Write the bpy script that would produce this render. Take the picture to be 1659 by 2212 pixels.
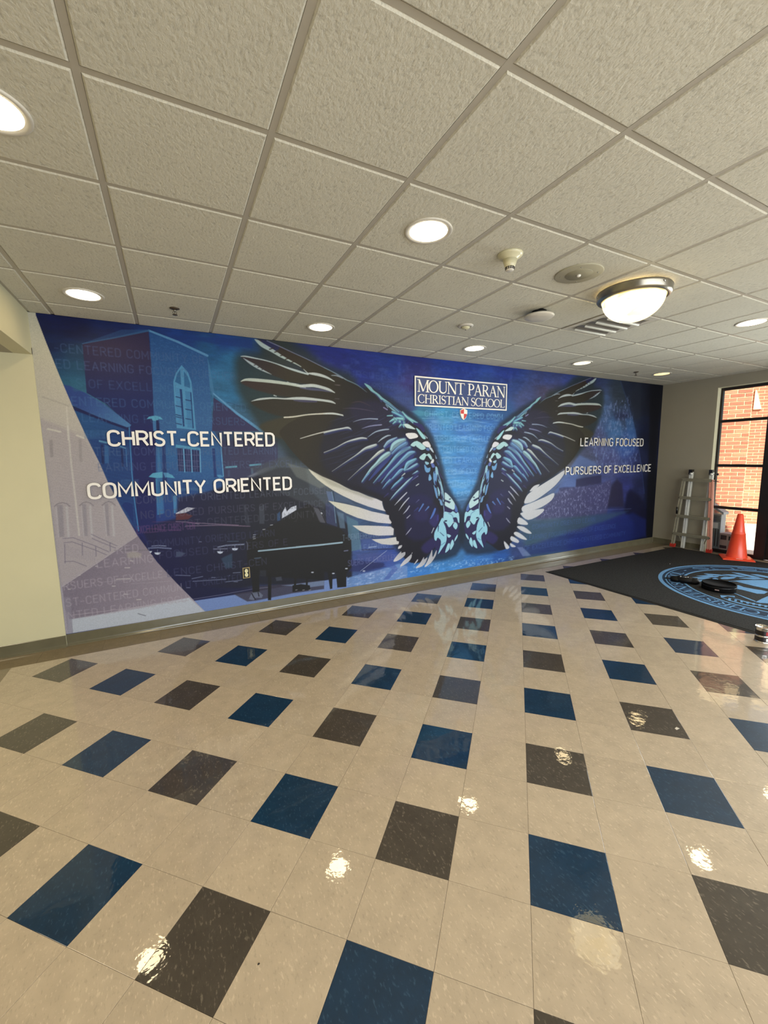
import bpy, bmesh, math, random
import numpy as np
from mathutils import Vector, Matrix
PI=math.pi
D=bpy.data; SC=bpy.context.scene; COL=SC.collection
for o in list(D.objects): D.objects.remove(o,do_unlink=True)
random.seed(7)
H=2.8853          # ceiling height
W=4.50            # plane of the mural wall (y)
XR=8.0            # inner face of the entrance wall (x)
XL=-0.955         # left end of the mural
# ------------------------------------------------------------------ camera
cam=D.objects.new('camera',D.cameras.new('camera')); COL.objects.link(cam)
cam.data.sensor_fit='HORIZONTAL'; cam.data.sensor_width=36.0; cam.data.lens=36.0*889.43/1659; cam.data.clip_start=.02
R_=Vector((0.889021,-0.457647,-0.014151)); U_=Vector((0.071703,0.108631,0.991493)); F_=Vector((0.452216,0.882473,-0.129390))
M=Matrix((( R_.x,U_.x,-F_.x),(R_.y,U_.y,-F_.y),(R_.z,U_.z,-F_.z))).to_4x4(); M.translation=Vector((0,0,1.652))
cam.matrix_world=M; SC.camera=cam
# ------------------------------------------------------------------ world, sun, large lights, exposure
SC.view_settings.view_transform='Standard'; SC.view_settings.look='None'; SC.view_settings.gamma=1; SC.view_settings.use_curve_mapping=False
SC.view_settings.exposure=0.0
wd=D.worlds.new('world'); SC.world=wd; wd.use_nodes=True; nt=wd.node_tree; nt.nodes.clear()
sk=nt.nodes.new('ShaderNodeTexSky'); sk.sky_type='NISHITA'; sk.sun_disc=False; sk.sun_elevation=math.radians(48); sk.sun_rotation=math.radians(190)
bgn=nt.nodes.new('ShaderNodeBackground'); bgn.inputs[1].default_value=.22; wo=nt.nodes.new('ShaderNodeOutputWorld')
nt.links.new(sk.outputs[0],bgn.inputs[0]); nt.links.new(bgn.outputs[0],wo.inputs[0])
def light(name,kind,loc,energy,color,**k):
    l=D.lights.new(name,kind); l.energy=energy; l.color=color
    for a,b in k.items():
        if a not in('to','rot'): setattr(l,a,b)
    o=D.objects.new(name,l); COL.objects.link(o); o.location=loc
    if 'to' in k: o.rotation_euler=Vector(k['to']).to_track_quat('-Z','Y').to_euler()
    return o
light('sun','SUN',(9,-6,9),14.0,(1,.93,.8),angle=.009,to=(.22,.8,-.92))
light('added_lobby_fill','AREA',(3.4,-3.72,1.5),330,(.94,.975,1.0),shape='RECTANGLE',size=8.2,size_y=2.3,to=(0,1,0))  # added soft fill behind the camera; no window is known there
light('entrance_daylight','AREA',(8.22,1.45,1.35),210,(.95,.98,1.0),shape='RECTANGLE',size=1.9,size_y=2.3,to=(-1,0,0))
light('corridor_warm_fill','AREA',(-2.6,2.2,2.5),40,(1,.84,.56),shape='RECTANGLE',size=1.0,size_y=1.0,to=(0,0,-1))  # added warm fill for the left side, not a fitted lamp
# ------------------------------------------------------------------ materials
def lin(c): return tuple(((v/255)/12.92 if v/255<=.04045 else ((v/255+.055)/1.055)**2.4) for v in c)
def nodes(name):
    m=D.materials.new(name); m.use_nodes=True; t=m.node_tree; b=t.nodes['Principled BSDF']; return m,t,b
def mat(name,rgb,rough=.6,metal=0,noise=None,bump=None,spec=.5,coat=0,coat_rough=.03,emit=None,estr=0):
    """rgb sRGB 0-255; noise=(scale,amount) value mottling; bump=(scale,strength)"""
    m,t,b=nodes(name); c=lin(rgb)
    b.inputs['Base Color'].default_value=(*c,1); b.inputs['Roughness'].default_value=rough; b.inputs['Metallic'].default_value=metal
    b.inputs['Specular IOR Level'].default_value=spec; b.inputs['Coat Weight'].default_value=coat; b.inputs['Coat Roughness'].default_value=coat_rough
    tc=t.nodes.new('ShaderNodeTexCoord')
    if noise:
        n=t.nodes.new('ShaderNodeTexNoise'); n.inputs['Scale'].default_value=noise[0]; n.inputs['Detail'].default_value=4
        t.links.new(tc.outputs['Object'],n.inputs['Vector'])
        r=t.nodes.new('ShaderNodeMapRange'); r.inputs[1].default_value=.3; r.inputs[2].default_value=.7; r.inputs[3].default_value=1-noise[1]; r.inputs[4].default_value=1+noise[1]
        mx=t.nodes.new('ShaderNodeVectorMath'); mx.operation='SCALE'; mx.inputs[0].default_value=c
        t.links.new(n.outputs['Fac'],r.inputs[0]); t.links.new(r.outputs[0],mx.inputs['Scale']); t.links.new(mx.outputs[0],b.inputs['Base Color'])
    if bump:
        n=t.nodes.new('ShaderNodeTexNoise'); n.inputs['Scale'].default_value=bump[0]; n.inputs['Detail'].default_value=3
        t.links.new(tc.outputs['Object'],n.inputs['Vector'])
        bp=t.nodes.new('ShaderNodeBump'); bp.inputs['Strength'].default_value=bump[1]; bp.inputs['Distance'].default_value=.01
        t.links.new(n.outputs['Fac'],bp.inputs['Height']); t.links.new(bp.outputs[0],b.inputs['Normal'])
    if emit: b.inputs['Emission Color'].default_value=(*emit,1); b.inputs['Emission Strength'].default_value=estr
    return m
def tile_mat(name,rgb,fleck,amt=.10,fl=.35):
    """waxed vinyl composition tile: mottled body with streaky flecks under a clear wax coat"""
    m,t,b=nodes(name); c=lin(rgb); N=t.nodes.new; L=t.links.new
    tc=N('ShaderNodeTexCoord'); oi=N('ShaderNodeObjectInfo')
    off=N('ShaderNodeVectorMath'); off.operation='SCALE'; off.inputs[0].default_value=(37,91,13); L(oi.outputs['Random'],off.inputs['Scale'])
    ad=N('ShaderNodeVectorMath'); L(tc.outputs['Object'],ad.inputs[0]); L(off.outputs[0],ad.inputs[1])
    mp=N('ShaderNodeMapping'); mp.inputs['Scale'].default_value=(1,.42,1); L(ad.outputs[0],mp.inputs[0])
    n1=N('ShaderNodeTexNoise'); n1.inputs['Scale'].default_value=120; n1.inputs['Detail'].default_value=3; L(mp.outputs[0],n1.inputs['Vector'])
    n2=N('ShaderNodeTexNoise'); n2.inputs['Scale'].default_value=14; n2.inputs['Detail'].default_value=4; L(ad.outputs[0],n2.inputs['Vector'])
    r2=N('ShaderNodeMapRange'); r2.inputs[1].default_value=.3; r2.inputs[2].default_value=.7; r2.inputs[3].default_value=1-amt; r2.inputs[4].default_value=1+amt; L(n2.outputs['Fac'],r2.inputs[0])
    rr=N('ShaderNodeMapRange'); rr.inputs[3].default_value=.96; rr.inputs[4].default_value=1.04; L(oi.outputs['Random'],rr.inputs[0])
    mm=N('ShaderNodeMath'); mm.operation='MULTIPLY'; L(r2.outputs[0],mm.inputs[0]); L(rr.outputs[0],mm.inputs[1])
    sc=N('ShaderNodeVectorMath'); sc.operation='SCALE'; sc.inputs[0].default_value=c; L(mm.outputs[0],sc.inputs['Scale'])
    r1=N('ShaderNodeMapRange'); r1.inputs[1].default_value=.59; r1.inputs[2].default_value=.70; r1.inputs[3].default_value=0; r1.inputs[4].default_value=fl; L(n1.outputs['Fac'],r1.inputs[0])
    r3=N('ShaderNodeMapRange'); r3.inputs[1].default_value=.40; r3.inputs[2].default_value=.30; r3.inputs[3].default_value=0; r3.inputs[4].default_value=.22; L(n1.outputs['Fac'],r3.inputs[0])
    mx=N('ShaderNodeMix'); mx.data_type='RGBA'; L(r1.outputs[0],mx.inputs[0]); L(sc.outputs[0],mx.inputs[6]); mx.inputs[7].default_value=(*lin(fleck),1)
    m2=N('ShaderNodeMix'); m2.data_type='RGBA'; L(r3.outputs[0],m2.inputs[0]); L(mx.outputs[2],m2.inputs[6]); m2.inputs[7].default_value=(*[v*.45 for v in c],1)
    L(m2.outputs[2],b.inputs['Base Color'])
    b.inputs['Roughness'].default_value=.45; b.inputs['Specular IOR Level'].default_value=.2
    b.inputs['Coat Weight'].default_value=1; b.inputs['Coat Roughness'].default_value=.035; b.inputs['Coat IOR'].default_value=1.5
    n4=N('ShaderNodeTexNoise'); n4.inputs['Scale'].default_value=22; n4.inputs['Detail'].default_value=3; L(ad.outputs[0],n4.inputs['Vector'])
    bp=N('ShaderNodeBump'); bp.inputs['Strength'].default_value=.05; bp.inputs['Distance'].default_value=.01; L(n4.outputs['Fac'],bp.inputs['Height']); L(bp.outputs[0],b.inputs['Coat Normal'])
    return m
def ceiling_mat():
    m,t,b=nodes('fissured_ceiling_tile'); N=t.nodes.new; L=t.links.new
    tc=N('ShaderNodeTexCoord'); oi=N('ShaderNodeObjectInfo')
    off=N('ShaderNodeVectorMath'); off.operation='SCALE'; off.inputs[0].default_value=(17,41,7); L(oi.outputs['Random'],off.inputs['Scale'])
    ad=N('ShaderNodeVectorMath'); L(tc.outputs['Object'],ad.inputs[0]); L(off.outputs[0],ad.inputs[1])
    mp=N('ShaderNodeMapping'); mp.inputs['Scale'].default_value=(1,.6,1); L(ad.outputs[0],mp.inputs[0])
    n=N('ShaderNodeTexNoise'); n.inputs['Scale'].default_value=72; n.inputs['Detail'].default_value=5; n.inputs['Roughness'].default_value=.6; L(mp.outputs[0],n.inputs['Vector'])
    n2=N('ShaderNodeTexNoise'); n2.inputs['Scale'].default_value=5; L(ad.outputs[0],n2.inputs['Vector'])
    r=N('ShaderNodeMapRange'); r.inputs[1].default_value=.28; r.inputs[2].default_value=.46; r.inputs[3].default_value=.76; r.inputs[4].default_value=1; L(n.outputs['Fac'],r.inputs[0])
    r2=N('ShaderNodeMapRange'); r2.inputs[3].default_value=.95; r2.inputs[4].default_value=1.05; L(n2.outputs['Fac'],r2.inputs[0])
    mm=N('ShaderNodeMath'); mm.operation='MULTIPLY'; L(r.outputs[0],mm.inputs[0]); L(r2.outputs[0],mm.inputs[1])
    sc=N('ShaderNodeVectorMath'); sc.operation='SCALE'; sc.inputs[0].default_value=lin((206,204,190)); L(mm.outputs[0],sc.inputs['Scale']); L(sc.outputs[0],b.inputs['Base Color'])
    bp=N('ShaderNodeBump'); bp.inputs['Strength'].default_value=.7; bp.inputs['Distance'].default_value=.007; L(n.outputs['Fac'],bp.inputs['Height']); L(bp.outputs[0],b.inputs['Normal'])
    b.inputs['Roughness'].default_value=.9; b.inputs['Specular IOR Level'].default_value=.15
    return m
def vcol_mat():
    m,t,b=nodes('printed_vinyl'); N=t.nodes.new; L=t.links.new
    a=N('ShaderNodeAttribute'); a.attribute_name='print'; 
    tc=N('ShaderNodeTexCoord'); n=N('ShaderNodeTexNoise'); n.inputs['Scale'].default_value=160; n.inputs['Detail'].default_value=2; L(tc.outputs['Object'],n.inputs['Vector'])
    r=N('ShaderNodeMapRange'); r.inputs[1].default_value=.3; r.inputs[2].default_value=.7; r.inputs[3].default_value=.9; r.inputs[4].default_value=1.1; L(n.outputs['Fac'],r.inputs[0])
    sc=N('ShaderNodeVectorMath'); sc.operation='SCALE'; L(a.outputs['Color'],sc.inputs[0]); L(r.outputs[0],sc.inputs['Scale']); L(sc.outputs[0],b.inputs['Base Color'])
    b.inputs['Roughness'].default_value=.55; b.inputs['Specular IOR Level'].default_value=.25
    return m
def glass_mat():
    m=D.materials.new('clear_glass'); m.use_nodes=True; t=m.node_tree; t.nodes.clear(); N=t.nodes.new
    tr=N('ShaderNodeBsdfTransparent'); tr.inputs[0].default_value=(.93,.95,.93,1); gl=N('ShaderNodeBsdfGlossy'); gl.inputs['Roughness'].default_value=.01
    fr=N('ShaderNodeFresnel'); fr.inputs[0].default_value=1.45; mx=N('ShaderNodeMixShader'); o=N('ShaderNodeOutputMaterial')
    t.links.new(fr.outputs[0],mx.inputs[0]); t.links.new(tr.outputs[0],mx.inputs[1]); t.links.new(gl.outputs[0],mx.inputs[2]); t.links.new(mx.outputs[0],o.inputs[0]); return m
def brick_mat():
    m,t,b=nodes('red_brick'); N=t.nodes.new; L=t.links.new
    oi=N('ShaderNodeObjectInfo'); cr=N('ShaderNodeValToRGB'); L(oi.outputs['Random'],cr.inputs[0])
    e=cr.color_ramp.elements; e[0].color=(*lin((184,116,92)),1); e[1].color=(*lin((212,152,120)),1)
    x=e.new(.5); x.color=(*lin((198,130,104)),1)
    tc=N('ShaderNodeTexCoord'); n=N('ShaderNodeTexNoise'); n.inputs['Scale'].default_value=40; L(tc.outputs['Object'],n.inputs['Vector'])
    mx=N('ShaderNodeMix'); mx.data_type='RGBA'; mx.blend_type='MULTIPLY'; mx.inputs[0].default_value=.4; L(cr.outputs[0],mx.inputs[6]); L(n.outputs['Color'],mx.inputs[7]); L(mx.outputs[2],b.inputs['Base Color'])
    b.inputs['Roughness'].default_value=.9; return m
MT={}
MT['ceil']=ceiling_mat()
MT['tee']=mat('painted_steel_tee',(176,171,158),.5)
MT['beige']=tile_mat('beige_vinyl_tile',(187,173,153),(218,204,182),.07,.6)
MT['blue']=tile_mat('navy_vinyl_tile',(10,48,78),(62,98,126),.12,.4)
MT['grey']=tile_mat('charcoal_vinyl_tile',(70,64,57),(132,124,110),.12,.5)
MT['border']=tile_mat('tan_border_tile',(130,116,92),(170,152,124),.08,.3)
MT['sub']=mat('floor_adhesive',(96,84,68),.8,noise=(30,.1))
MT['paint']=mat('cream_wall_paint',(196,192,162),.55,noise=(3,.02),bump=(240,.05),spec=.3)
MT['paint_g']=mat('shade_darkened_wall_paint',(150,145,130),.55,noise=(3,.02),bump=(240,.05),spec=.3)  # same wall paint darkened, standing in for the backlit shade on the entrance wall
MT['reveal']=mat('ivory_reveal_paint',(222,220,192),.5,noise=(3,.02))
MT['base']=mat('vinyl_cove_base',(98,94,76),.22,noise=(6,.08),bump=(14,.12),coat=.4,coat_rough=.12)
MT['mural']=vcol_mat()
MT['letter']=mat('brushed_silver_face',(226,225,224),.38,metal=.0,noise=(60,.04))
MT['letterside']=mat('letter_return',(120,116,108),.5)
MT['signblue']=mat('sign_navy',(46,66,118),.45,noise=(8,.05)); MT['signdark']=mat('sign_edge',(24,28,44),.5)
MT['white']=mat('sign_white',(238,236,228),.45); MT['red']=mat('shield_red',(190,52,52),.45)
MT['lens']=mat('lit_lens',(255,250,240),.3,emit=(1,.86,.62),estr=11)
MT['lensw']=mat('lit_lens_warm',(255,230,160),.3,emit=(1,.72,.32),estr=1.6)
MT['lensm']=mat('lit_lens_soft',(255,240,190),.3,emit=(1,.84,.52),estr=2.4)
MT['trim']=mat('lamp_trim',(206,202,190),.4)
MT['plastic']=mat('ivory_plastic',(204,200,168),.35,coat=.3); MT['plasticw']=mat('white_plastic',(206,202,192),.4); MT['slot']=mat('dark_slot',(16,16,18),.6)
MT['grille']=mat('perforated_grille',(150,146,124),.6,noise=(500,.15)); MT['grille2']=mat('speaker_plate',(172,168,146),.5)
MT['nickel']=mat('brushed_nickel',(150,146,134),.28,metal=.9,noise=(30,.05)); 
MT['chrome']=mat('polished_metal',(190,188,184),.12,metal=1); MT['alu']=mat('mill_aluminium',(226,228,222),.35,metal=.35,noise=(20,.05)); MT['alud']=mat('oxidised_aluminium',(164,160,140),.45,metal=.3,noise=(20,.08))
MT['feltblack']=mat('matt_black_case',(9,9,10),.85,noise=(40,.2),spec=.1); MT['louverm']=mat('satin_louver_metal',(150,147,138),.3,metal=.6,noise=(20,.05)); MT['duct']=mat('duct_shade',(66,64,60),.7); MT['sprink']=mat('tarnished_bronze',(84,72,60),.4,metal=.5); MT['rungm']=mat('shaded_rung_aluminium',(140,136,116),.5,metal=.3,noise=(20,.06)); MT['frame']=mat('dark_bronze_frame',(30,24,26),.4,metal=.2); MT['glass']=glass_mat(); MT['brick']=brick_mat(); MT['mortar']=mat('sunlit_mortar',(250,222,178),.95,noise=(60,.06)); MT['stone']=mat('cream_cast_stone',(236,228,176),.9,noise=(20,.04)); MT['concrete']=mat('pale_concrete',(214,208,196),.9,noise=(4,.06))
MT['carpet']=mat('charcoal_mat_pile',(57,57,57),.95,noise=(70,.35),bump=(380,.8),spec=.1); MT['rubber']=mat('rubber_edge',(24,24,25),.6); MT['matblue']=mat('blue_mat_pile',(112,160,208),.95,noise=(120,.15),bump=(380,.6),spec=.1); MT['matnavy']=mat('navy_mat_pile',(48,62,84),.95,noise=(120,.2),bump=(380,.6),spec=.1)
MT['orange']=mat('orange_cone_pvc',(244,78,44),.35,noise=(8,.04),coat=.3,coat_rough=.2); MT['redfoot']=mat('red_rubber_foot',(178,44,30),.5); MT['black']=mat('black_plastic',(14,14,15),.3,coat=.2); MT['leather']=mat('black_leather',(11,11,12),.55,noise=(40,.2),spec=.25)
MT['litrail']=mat('light_tinted_rail',(210,150,132),.45,noise=(20,.05)); MT['tin']=mat('tin_can_metal',(200,196,190),.18,metal=.9); MT['labelred']=mat('can_label_red',(150,24,28),.4); MT['labelblack']=mat('can_label_black',(22,18,20),.4); MT['paper']=mat('white_paper',(226,222,222),.8)
MT['greysteel']=mat('grey_painted_steel',(150,156,162),.5); MT['card']=mat('brown_card',(176,150,146),.8,noise=(10,.05)); MT['print']=mat('dark_print',(52,36,42),.7); MT['cream']=mat('cream_receptacle',(226,220,176),.4); MT['brass']=mat('brass_plate_edge',(140,122,78),.35,metal=.7)
# ------------------------------------------------------------------ mesh helpers
def obj(name,V,Fc,m,parent=None,smooth=False,mi=None,mats=None):
    me=D.meshes.new(name); me.from_pydata(V,[],Fc)
    for x in (mats or [m]): me.materials.append(MT[x] if isinstance(x,str) else x)
    if mi: me.polygons.foreach_set('material_index',mi)
    if smooth: me.polygons.foreach_set('use_smooth',[True]*len(me.polygons))
    me.update(); o=D.objects.new(name,me); COL.objects.link(o)
    if parent: o.parent=parent
    return o
class MB:
    def __init__(s): s.V=[];s.F=[];s.M=[];s.S=[]
    def add(s,V,Fc,mi=0,sm=False):
        n=len(s.V); s.V+= [tuple(v) for v in V]; s.F+=[tuple(i+n for i in f) for f in Fc]; s.M+=[mi]*len(Fc); s.S+=[sm]*len(Fc); return s
    def box(s,a,b,mi=0,mtx=None):
        x0,y0,z0=a;x1,y1,z1=b; V=[Vector(p) for p in((x0,y0,z0),(x1,y0,z0),(x1,y1,z0),(x0,y1,z0),(x0,y0,z1),(x1,y0,z1),(x1,y1,z1),(x0,y1,z1))]
        if mtx: V=[mtx@v for v in V]
        return s.add(V,[(0,3,2,1),(4,5,6,7),(0,1,5,4),(1,2,6,5),(2,3,7,6),(3,0,4,7)],mi)
    def bar(s,p,q,w,d,up=(0,0,1),mi=0,w2=None,d2=None):
        p=Vector(p);q=Vector(q);z=(q-p).normalized();x=Vector(up).cross(z)
        if x.length<1e-4:x=Vector((1,0,0))
        x.normalize();y=z.cross(x);V=[]
        for c,ww,dd in((p,w,d),(q,w2 or w,d2 or d)):
            for a,b in((-1,-1),(1,-1),(1,1),(-1,1)): V.append(c+x*a*ww/2+y*b*dd/2)
        return s.add(V,[(0,3,2,1),(4,5,6,7),(0,1,5,4),(1,2,6,5),(2,3,7,6),(3,0,4,7)],mi)
    def lathe(s,prof,c=(0,0,0),n=32,mi=0,sm=True,cap=True,axis='Z',ang=2*PI,a0=0):
        V=[];F=[];full=ang>=2*PI-1e-6;k=n if full else n+1
        for r,z in prof:
            for i in range(k):
                a=a0+ang*i/n; 
                if axis=='Z': V.append((c[0]+r*math.cos(a),c[1]+r*math.sin(a),c[2]+z))
                elif axis=='Y': V.append((c[0]+r*math.cos(a),c[1]+z,c[2]+r*math.sin(a)))
                else: V.append((c[0]+z,c[1]+r*math.cos(a),c[2]+r*math.sin(a)))
        for j in range(len(prof)-1):
            for i in range(n):
                i2=(i+1)%k; F.append((j*k+i,j*k+i2,(j+1)*k+i2,(j+1)*k+i))
        s.add(V,F,mi,sm)
        if cap and full:
            m_=len(s.V)-len(V)
            if prof[0][0]>1e-5: s.F.append(tuple(m_+i for i in range(k))[::-1]); s.M.append(mi); s.S.append(False)
            if prof[-1][0]>1e-5: s.F.append(tuple(m_+(len(prof)-1)*k+i for i in range(k))); s.M.append(mi); s.S.append(False)
        return s
    def tube(s,pts,r,n=8,mi=0,closed=False):
        P=[Vector(p) for p in pts]; V=[];F=[];up=Vector((0,0,1));N=len(P)
        for i,p in enumerate(P):
            a=P[(i-1)%N] if closed or i>0 else p; b=P[(i+1)%N] if closed or i<N-1 else p
            t=(b-a).normalized(); x=t.cross(up)
            if x.length<.05:x=t.cross(Vector((0,1,0)))
            x.normalize(); y=t.cross(x); rr=r[i] if isinstance(r,(list,tuple)) else r
            for k in range(n): V.append(p+x*math.cos(2*PI*k/n)*rr+y*math.sin(2*PI*k/n)*rr)
        for i in range(N if closed else N-1):
            j=(i+1)%N
            for k in range(n): F.append((i*n+k,i*n+(k+1)%n,j*n+(k+1)%n,j*n+k))
        if not closed: F.append(tuple(range(n))[::-1]); F.append(tuple((N-1)*n+k for k in range(n)))
        return s.add(V,F,mi,True)
    def prism(s,poly,fn,d0,d1,mi=0,mside=None):
        """2-D polygon extruded; fn(u,v,d)->xyz"""
        n=len(poly);V=[fn(u,v,d0) for u,v in poly]+[fn(u,v,d1) for u,v in poly]
        s.add(V,[tuple(range(n))[::-1],tuple(range(n,2*n))],mi)
        m_=len(s.V)-2*n
        for i in range(n):
            j=(i+1)%n; s.F.append((m_+i,m_+j,m_+n+j,m_+n+i)); s.M.append(mi if mside is None else mside); s.S.append(False)
        return s
    def build(s,name,m,parent=None,loc=None):
        ms=m if isinstance(m,list) else [m]
        o=obj(name,s.V,s.F,None,parent,mi=s.M,mats=ms); o.data.polygons.foreach_set('use_smooth',s.S)
        bm=bmesh.new(); bm.from_mesh(o.data); bmesh.ops.recalc_face_normals(bm,faces=bm.faces); bm.to_mesh(o.data); bm.free()
        if loc: o.location=loc
        return o
def tag(o,label=None,cat=None,group=None,kind=None):
    if label:o['label']=label
    if cat:o['category']=cat
    if group:o['group']=group
    if kind:o['kind']=kind
    return o
def empty(name,loc,label=None,cat=None,group=None,rz=0,kind=None):
    o=D.objects.new(name,None); o.empty_display_size=.1; COL.objects.link(o); o.location=loc; o.rotation_euler.z=rz; return tag(o,label,cat,group,kind)
def copy_tree(o,parent=None):
    c=o.copy(); COL.objects.link(c); c.parent=parent
    for ch in list(o.children): copy_tree(ch,c)
    return c
def inst(proto,parent,loc,rot=(0,0,0),name=None):
    c=proto.copy(); COL.objects.link(c); c.parent=parent; c.location=loc; c.rotation_euler=rot; return c
# ------------------------------------------------------------------ ceiling
P2=.6096; CX=-.78755; CY=1.13049
ce=MB().box((XL,-3.7,H+.03),(XR+.15,W+.1,H+.13)).build('ceiling','tee'); tag(ce,kind='structure')
xs=[XL]+[CX+P2*i for i in range(0,15) if CX+P2*i<XR]+[XR]
ys=sorted([CY+P2*j for j in range(-7,7) if -3.6<CY+P2*j<W]); ys=[-3.6]+ys+[W]
G=.013; FD=.0035
def ctile(w,d):
    b=.007; V=[]
    a0,a1=w/2-G,d/2-G
    for (x,y,z) in((a0+.001,a1+.001,.028),(a0,a1,.0015),(a0-b,a1-b,-FD)):
        V+=[(-x,-y,z),(x,-y,z),(x,y,z),(-x,y,z)]
    Fc=[(8,11,10,9)]
    for l in (0,4):
        for i in range(4): Fc.append((l+i,l+(i+1)%4,l+4+(i+1)%4,l+4+i))
    return V,Fc
cache={}
for i in range(len(xs)-1):
    for j in range(len(ys)-1):
        w=round(xs[i+1]-xs[i],3); d=round(ys[j+1]-ys[j],3)
        if w<.06 or d<.06: continue
        loc=((xs[i]+xs[i+1])/2,(ys[j]+ys[j+1])/2,H)
        if (w,d) not in cache:
            V,Fc=ctile(w,d); o=obj('ceiling_tile',V,Fc,'ceil',ce); o.location=loc; cache[(w,d)]=o
        else: inst(cache[(w,d)],ce,loc)
for x in xs[1:-1]: MB().box((x-.012,-3.6,H),(x+.012,W-.002,H+.004)).box((x-.003,-3.6,H+.003),(x+.003,W-.002,H+.031)).build('main_tee','tee',ce)
for y in ys[1:-1]: MB().box((XL,y-.012,H+.0006),(XR,y+.012,H+.0044)).build('cross_tee','tee',ce)
MB().box((XL,W-.022,H),(XR,W,H+.003)).box((XL,W-.003,H),(XR,W,H+.03)).build('wall_angle','tee',ce)
MB().box((XR-.022,-3.6,H),(XR,W,H+.003)).build('wall_angle','tee',ce)
MB().box((XL,-3.6,H),(XL+.022,W,H+.003)).build('wall_angle','tee',ce)
# lower ceiling of the side corridor
lc=MB().box((-4.3,-3.7,2.545),(XL-.12,W-.02,2.65)).build('ceiling_corridor','paint_g'); tag(lc,kind='structure')
# ------------------------------------------------------------------ walls
wb=MB().box((XL-.02,W,0),(XR+.3,W+.12,H+.03)).build('wall_back','paint'); tag(wb,kind='structure')
wl=MB().box((-4.3,W-.02,0),(XL,W+.12,2.60)).build('wall_left','paint'); tag(wl,kind='structure')
sf=MB().box((XL-.12,-3.7,2.545),(XL,W-.0,H+.03)).build('wall_soffit','paint'); tag(sf,kind='structure')
we=MB().box((-4.4,-3.7,0),(-4.3,W,2.65)).build('wall_corridor_end','paint'); tag(we,kind='structure')
OY0,OY1,OZ=.55,3.64,2.712
wr=MB().box((XR,OY1,0),(XR+.22,W,H+.03)).box((XR,OY0,OZ),(XR+.22,OY1,H+.03)).box((XR,-3.7,0),(XR+.22,OY0,H+.03)).build('wall_right','paint_g'); tag(wr,kind='structure')
MB().box((XR+.001,OY1-.006,0),(XR+.1,OY1,OZ)).box((XR+.001,OY0,OZ-.006),(XR+.1,OY1-.006,OZ)).build('reveal','reveal',wr)
wf=MB().box((-4.3,-3.72,0),(-.9,-3.6,H+.03)).box((7.7,-3.72,0),(XR,-3.6,H+.03)).box((-.9,-3.72,2.7),(7.7,-3.6,H+.03)).box((-.9,-3.72,0),(7.7,-3.6,.3)).build('wall_front','paint_g'); tag(wf,kind='structure')
# ------------------------------------------------------------------ floor
fl=MB().box((-4.3,-3.7,-.12),(XR+.1,W+.05,-.0025)).build('floor','sub'); tag(fl,kind='structure')
T=.3048; fa=Vector((math.sqrt(.5),-math.sqrt(.5))); fb=Vector((math.sqrt(.5),math.sqrt(.5))); FO=Vector((1.07096,.94183))
BX0,BY1=-1.275,4.215
def clip(poly,ax,val,keep):
    out=[]
    for i in range(len(poly)):
        p,q=poly[i],poly[(i+1)%len(poly)]; a=(p[ax]-val)*keep; b=(q[ax]-val)*keep
        if a>=0: out.append(p)
        if a*b<0: t=a/(a-b); out.append((p[0]+(q[0]-p[0])*t,p[1]+(q[1]-p[1])*t))
    return out
def in_view(x,y):
    v=Vector((x,y,-1.652)); z=v.dot(F_)
    return z>.3 and abs(v.dot(R_)/z)<1.02 and abs(v.dot(U_)/z)<1.33
cand=[]
for i in range(-40,40):
    for j in range(-40,40):
        c=FO+(fa*(i+.5)+fb*(j+.5))*T
        if c.x<BX0-.25 or c.x>XR+.3 or c.y>BY1+.25 or c.y<-3.9: continue
        g=T/2-.0006
        pl=[(c.x+fa.x*a*g+fb.x*b*g,c.y+fa.y*a*g+fb.y*b*g) for a,b in((-1,-1),(1,-1),(1,1),(-1,1))]
        q=clip(clip(clip(clip(pl,0,BX0,1),0,XR-.001,-1),1,BY1,-1),1,-3.6,1)
        if len(q)<3: continue
        k='beige' if (i%2 or j%2 or c.y>BY1-.21 or c.x<BX0+.1) else ('blue' if (i//2+j//2)%2==0 else 'grey')
        undermat = 4.80<c.x<7.6 and .75<c.y<3.9
        cand.append((0 if (in_view(c.x,c.y) and not undermat) else 1,(c.x**2+c.y**2),c,q,k,len(q)==4 and abs(q[0][0]-pl[0][0])<1e-9 and abs(q[2][0]-pl[2][0])<1e-9 and abs(q[1][1]-pl[1][1])<1e-9 and abs(q[3][1]-pl[3][1])<1e-9))
cand.sort(key=lambda t:(t[0],t[1]))
proto={}
rest={'beige':MB(),'blue':MB(),'grey':MB()}
def tmesh(poly,z=0.0):
    n=len(poly); b=.0006
    cx=sum(p[0] for p in poly)/n; cy=sum(p[1] for p in poly)/n
    V=[(x,y,-.0028) for x,y in poly]+[(x,y,z-.0003) for x,y in poly]+[(x+(cx-x)*.004,y+(cy-y)*.004,z) for x,y in poly]
    F=[tuple(range(2*n,3*n))]
    for l in (0,n):
        for i in range(n): F.append((l+i,l+(i+1)%n,l+n+(i+1)%n,l+n+i))
    return V,F
for idx,(nv,d2,c,q,k,full) in enumerate(cand):
    tilt=(random.uniform(-.0011,.0011),random.uniform(-.0011,.0011),0)
    if idx<296:
        if full:
            if k not in proto:
                V,F=tmesh([(x-c.x,y-c.y) for x,y in q]); o=obj('floor_tile',V,F,k,fl); o.location=(c.x,c.y,0); proto[k]=o
            else: inst(proto[k],fl,(c.x,c.y,0),tilt)
        else:
            V,F=tmesh([(x-c.x,y-c.y) for x,y in q]); o=obj('floor_tile',V,F,k,fl); o.location=(c.x,c.y,0)
    else:
        V,F=tmesh(q); rest[k].add(V,F)
for k in rest:
    if rest[k].V: tag(rest[k].build('more_floor_tiles',k,fl),kind='stuff')
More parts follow.
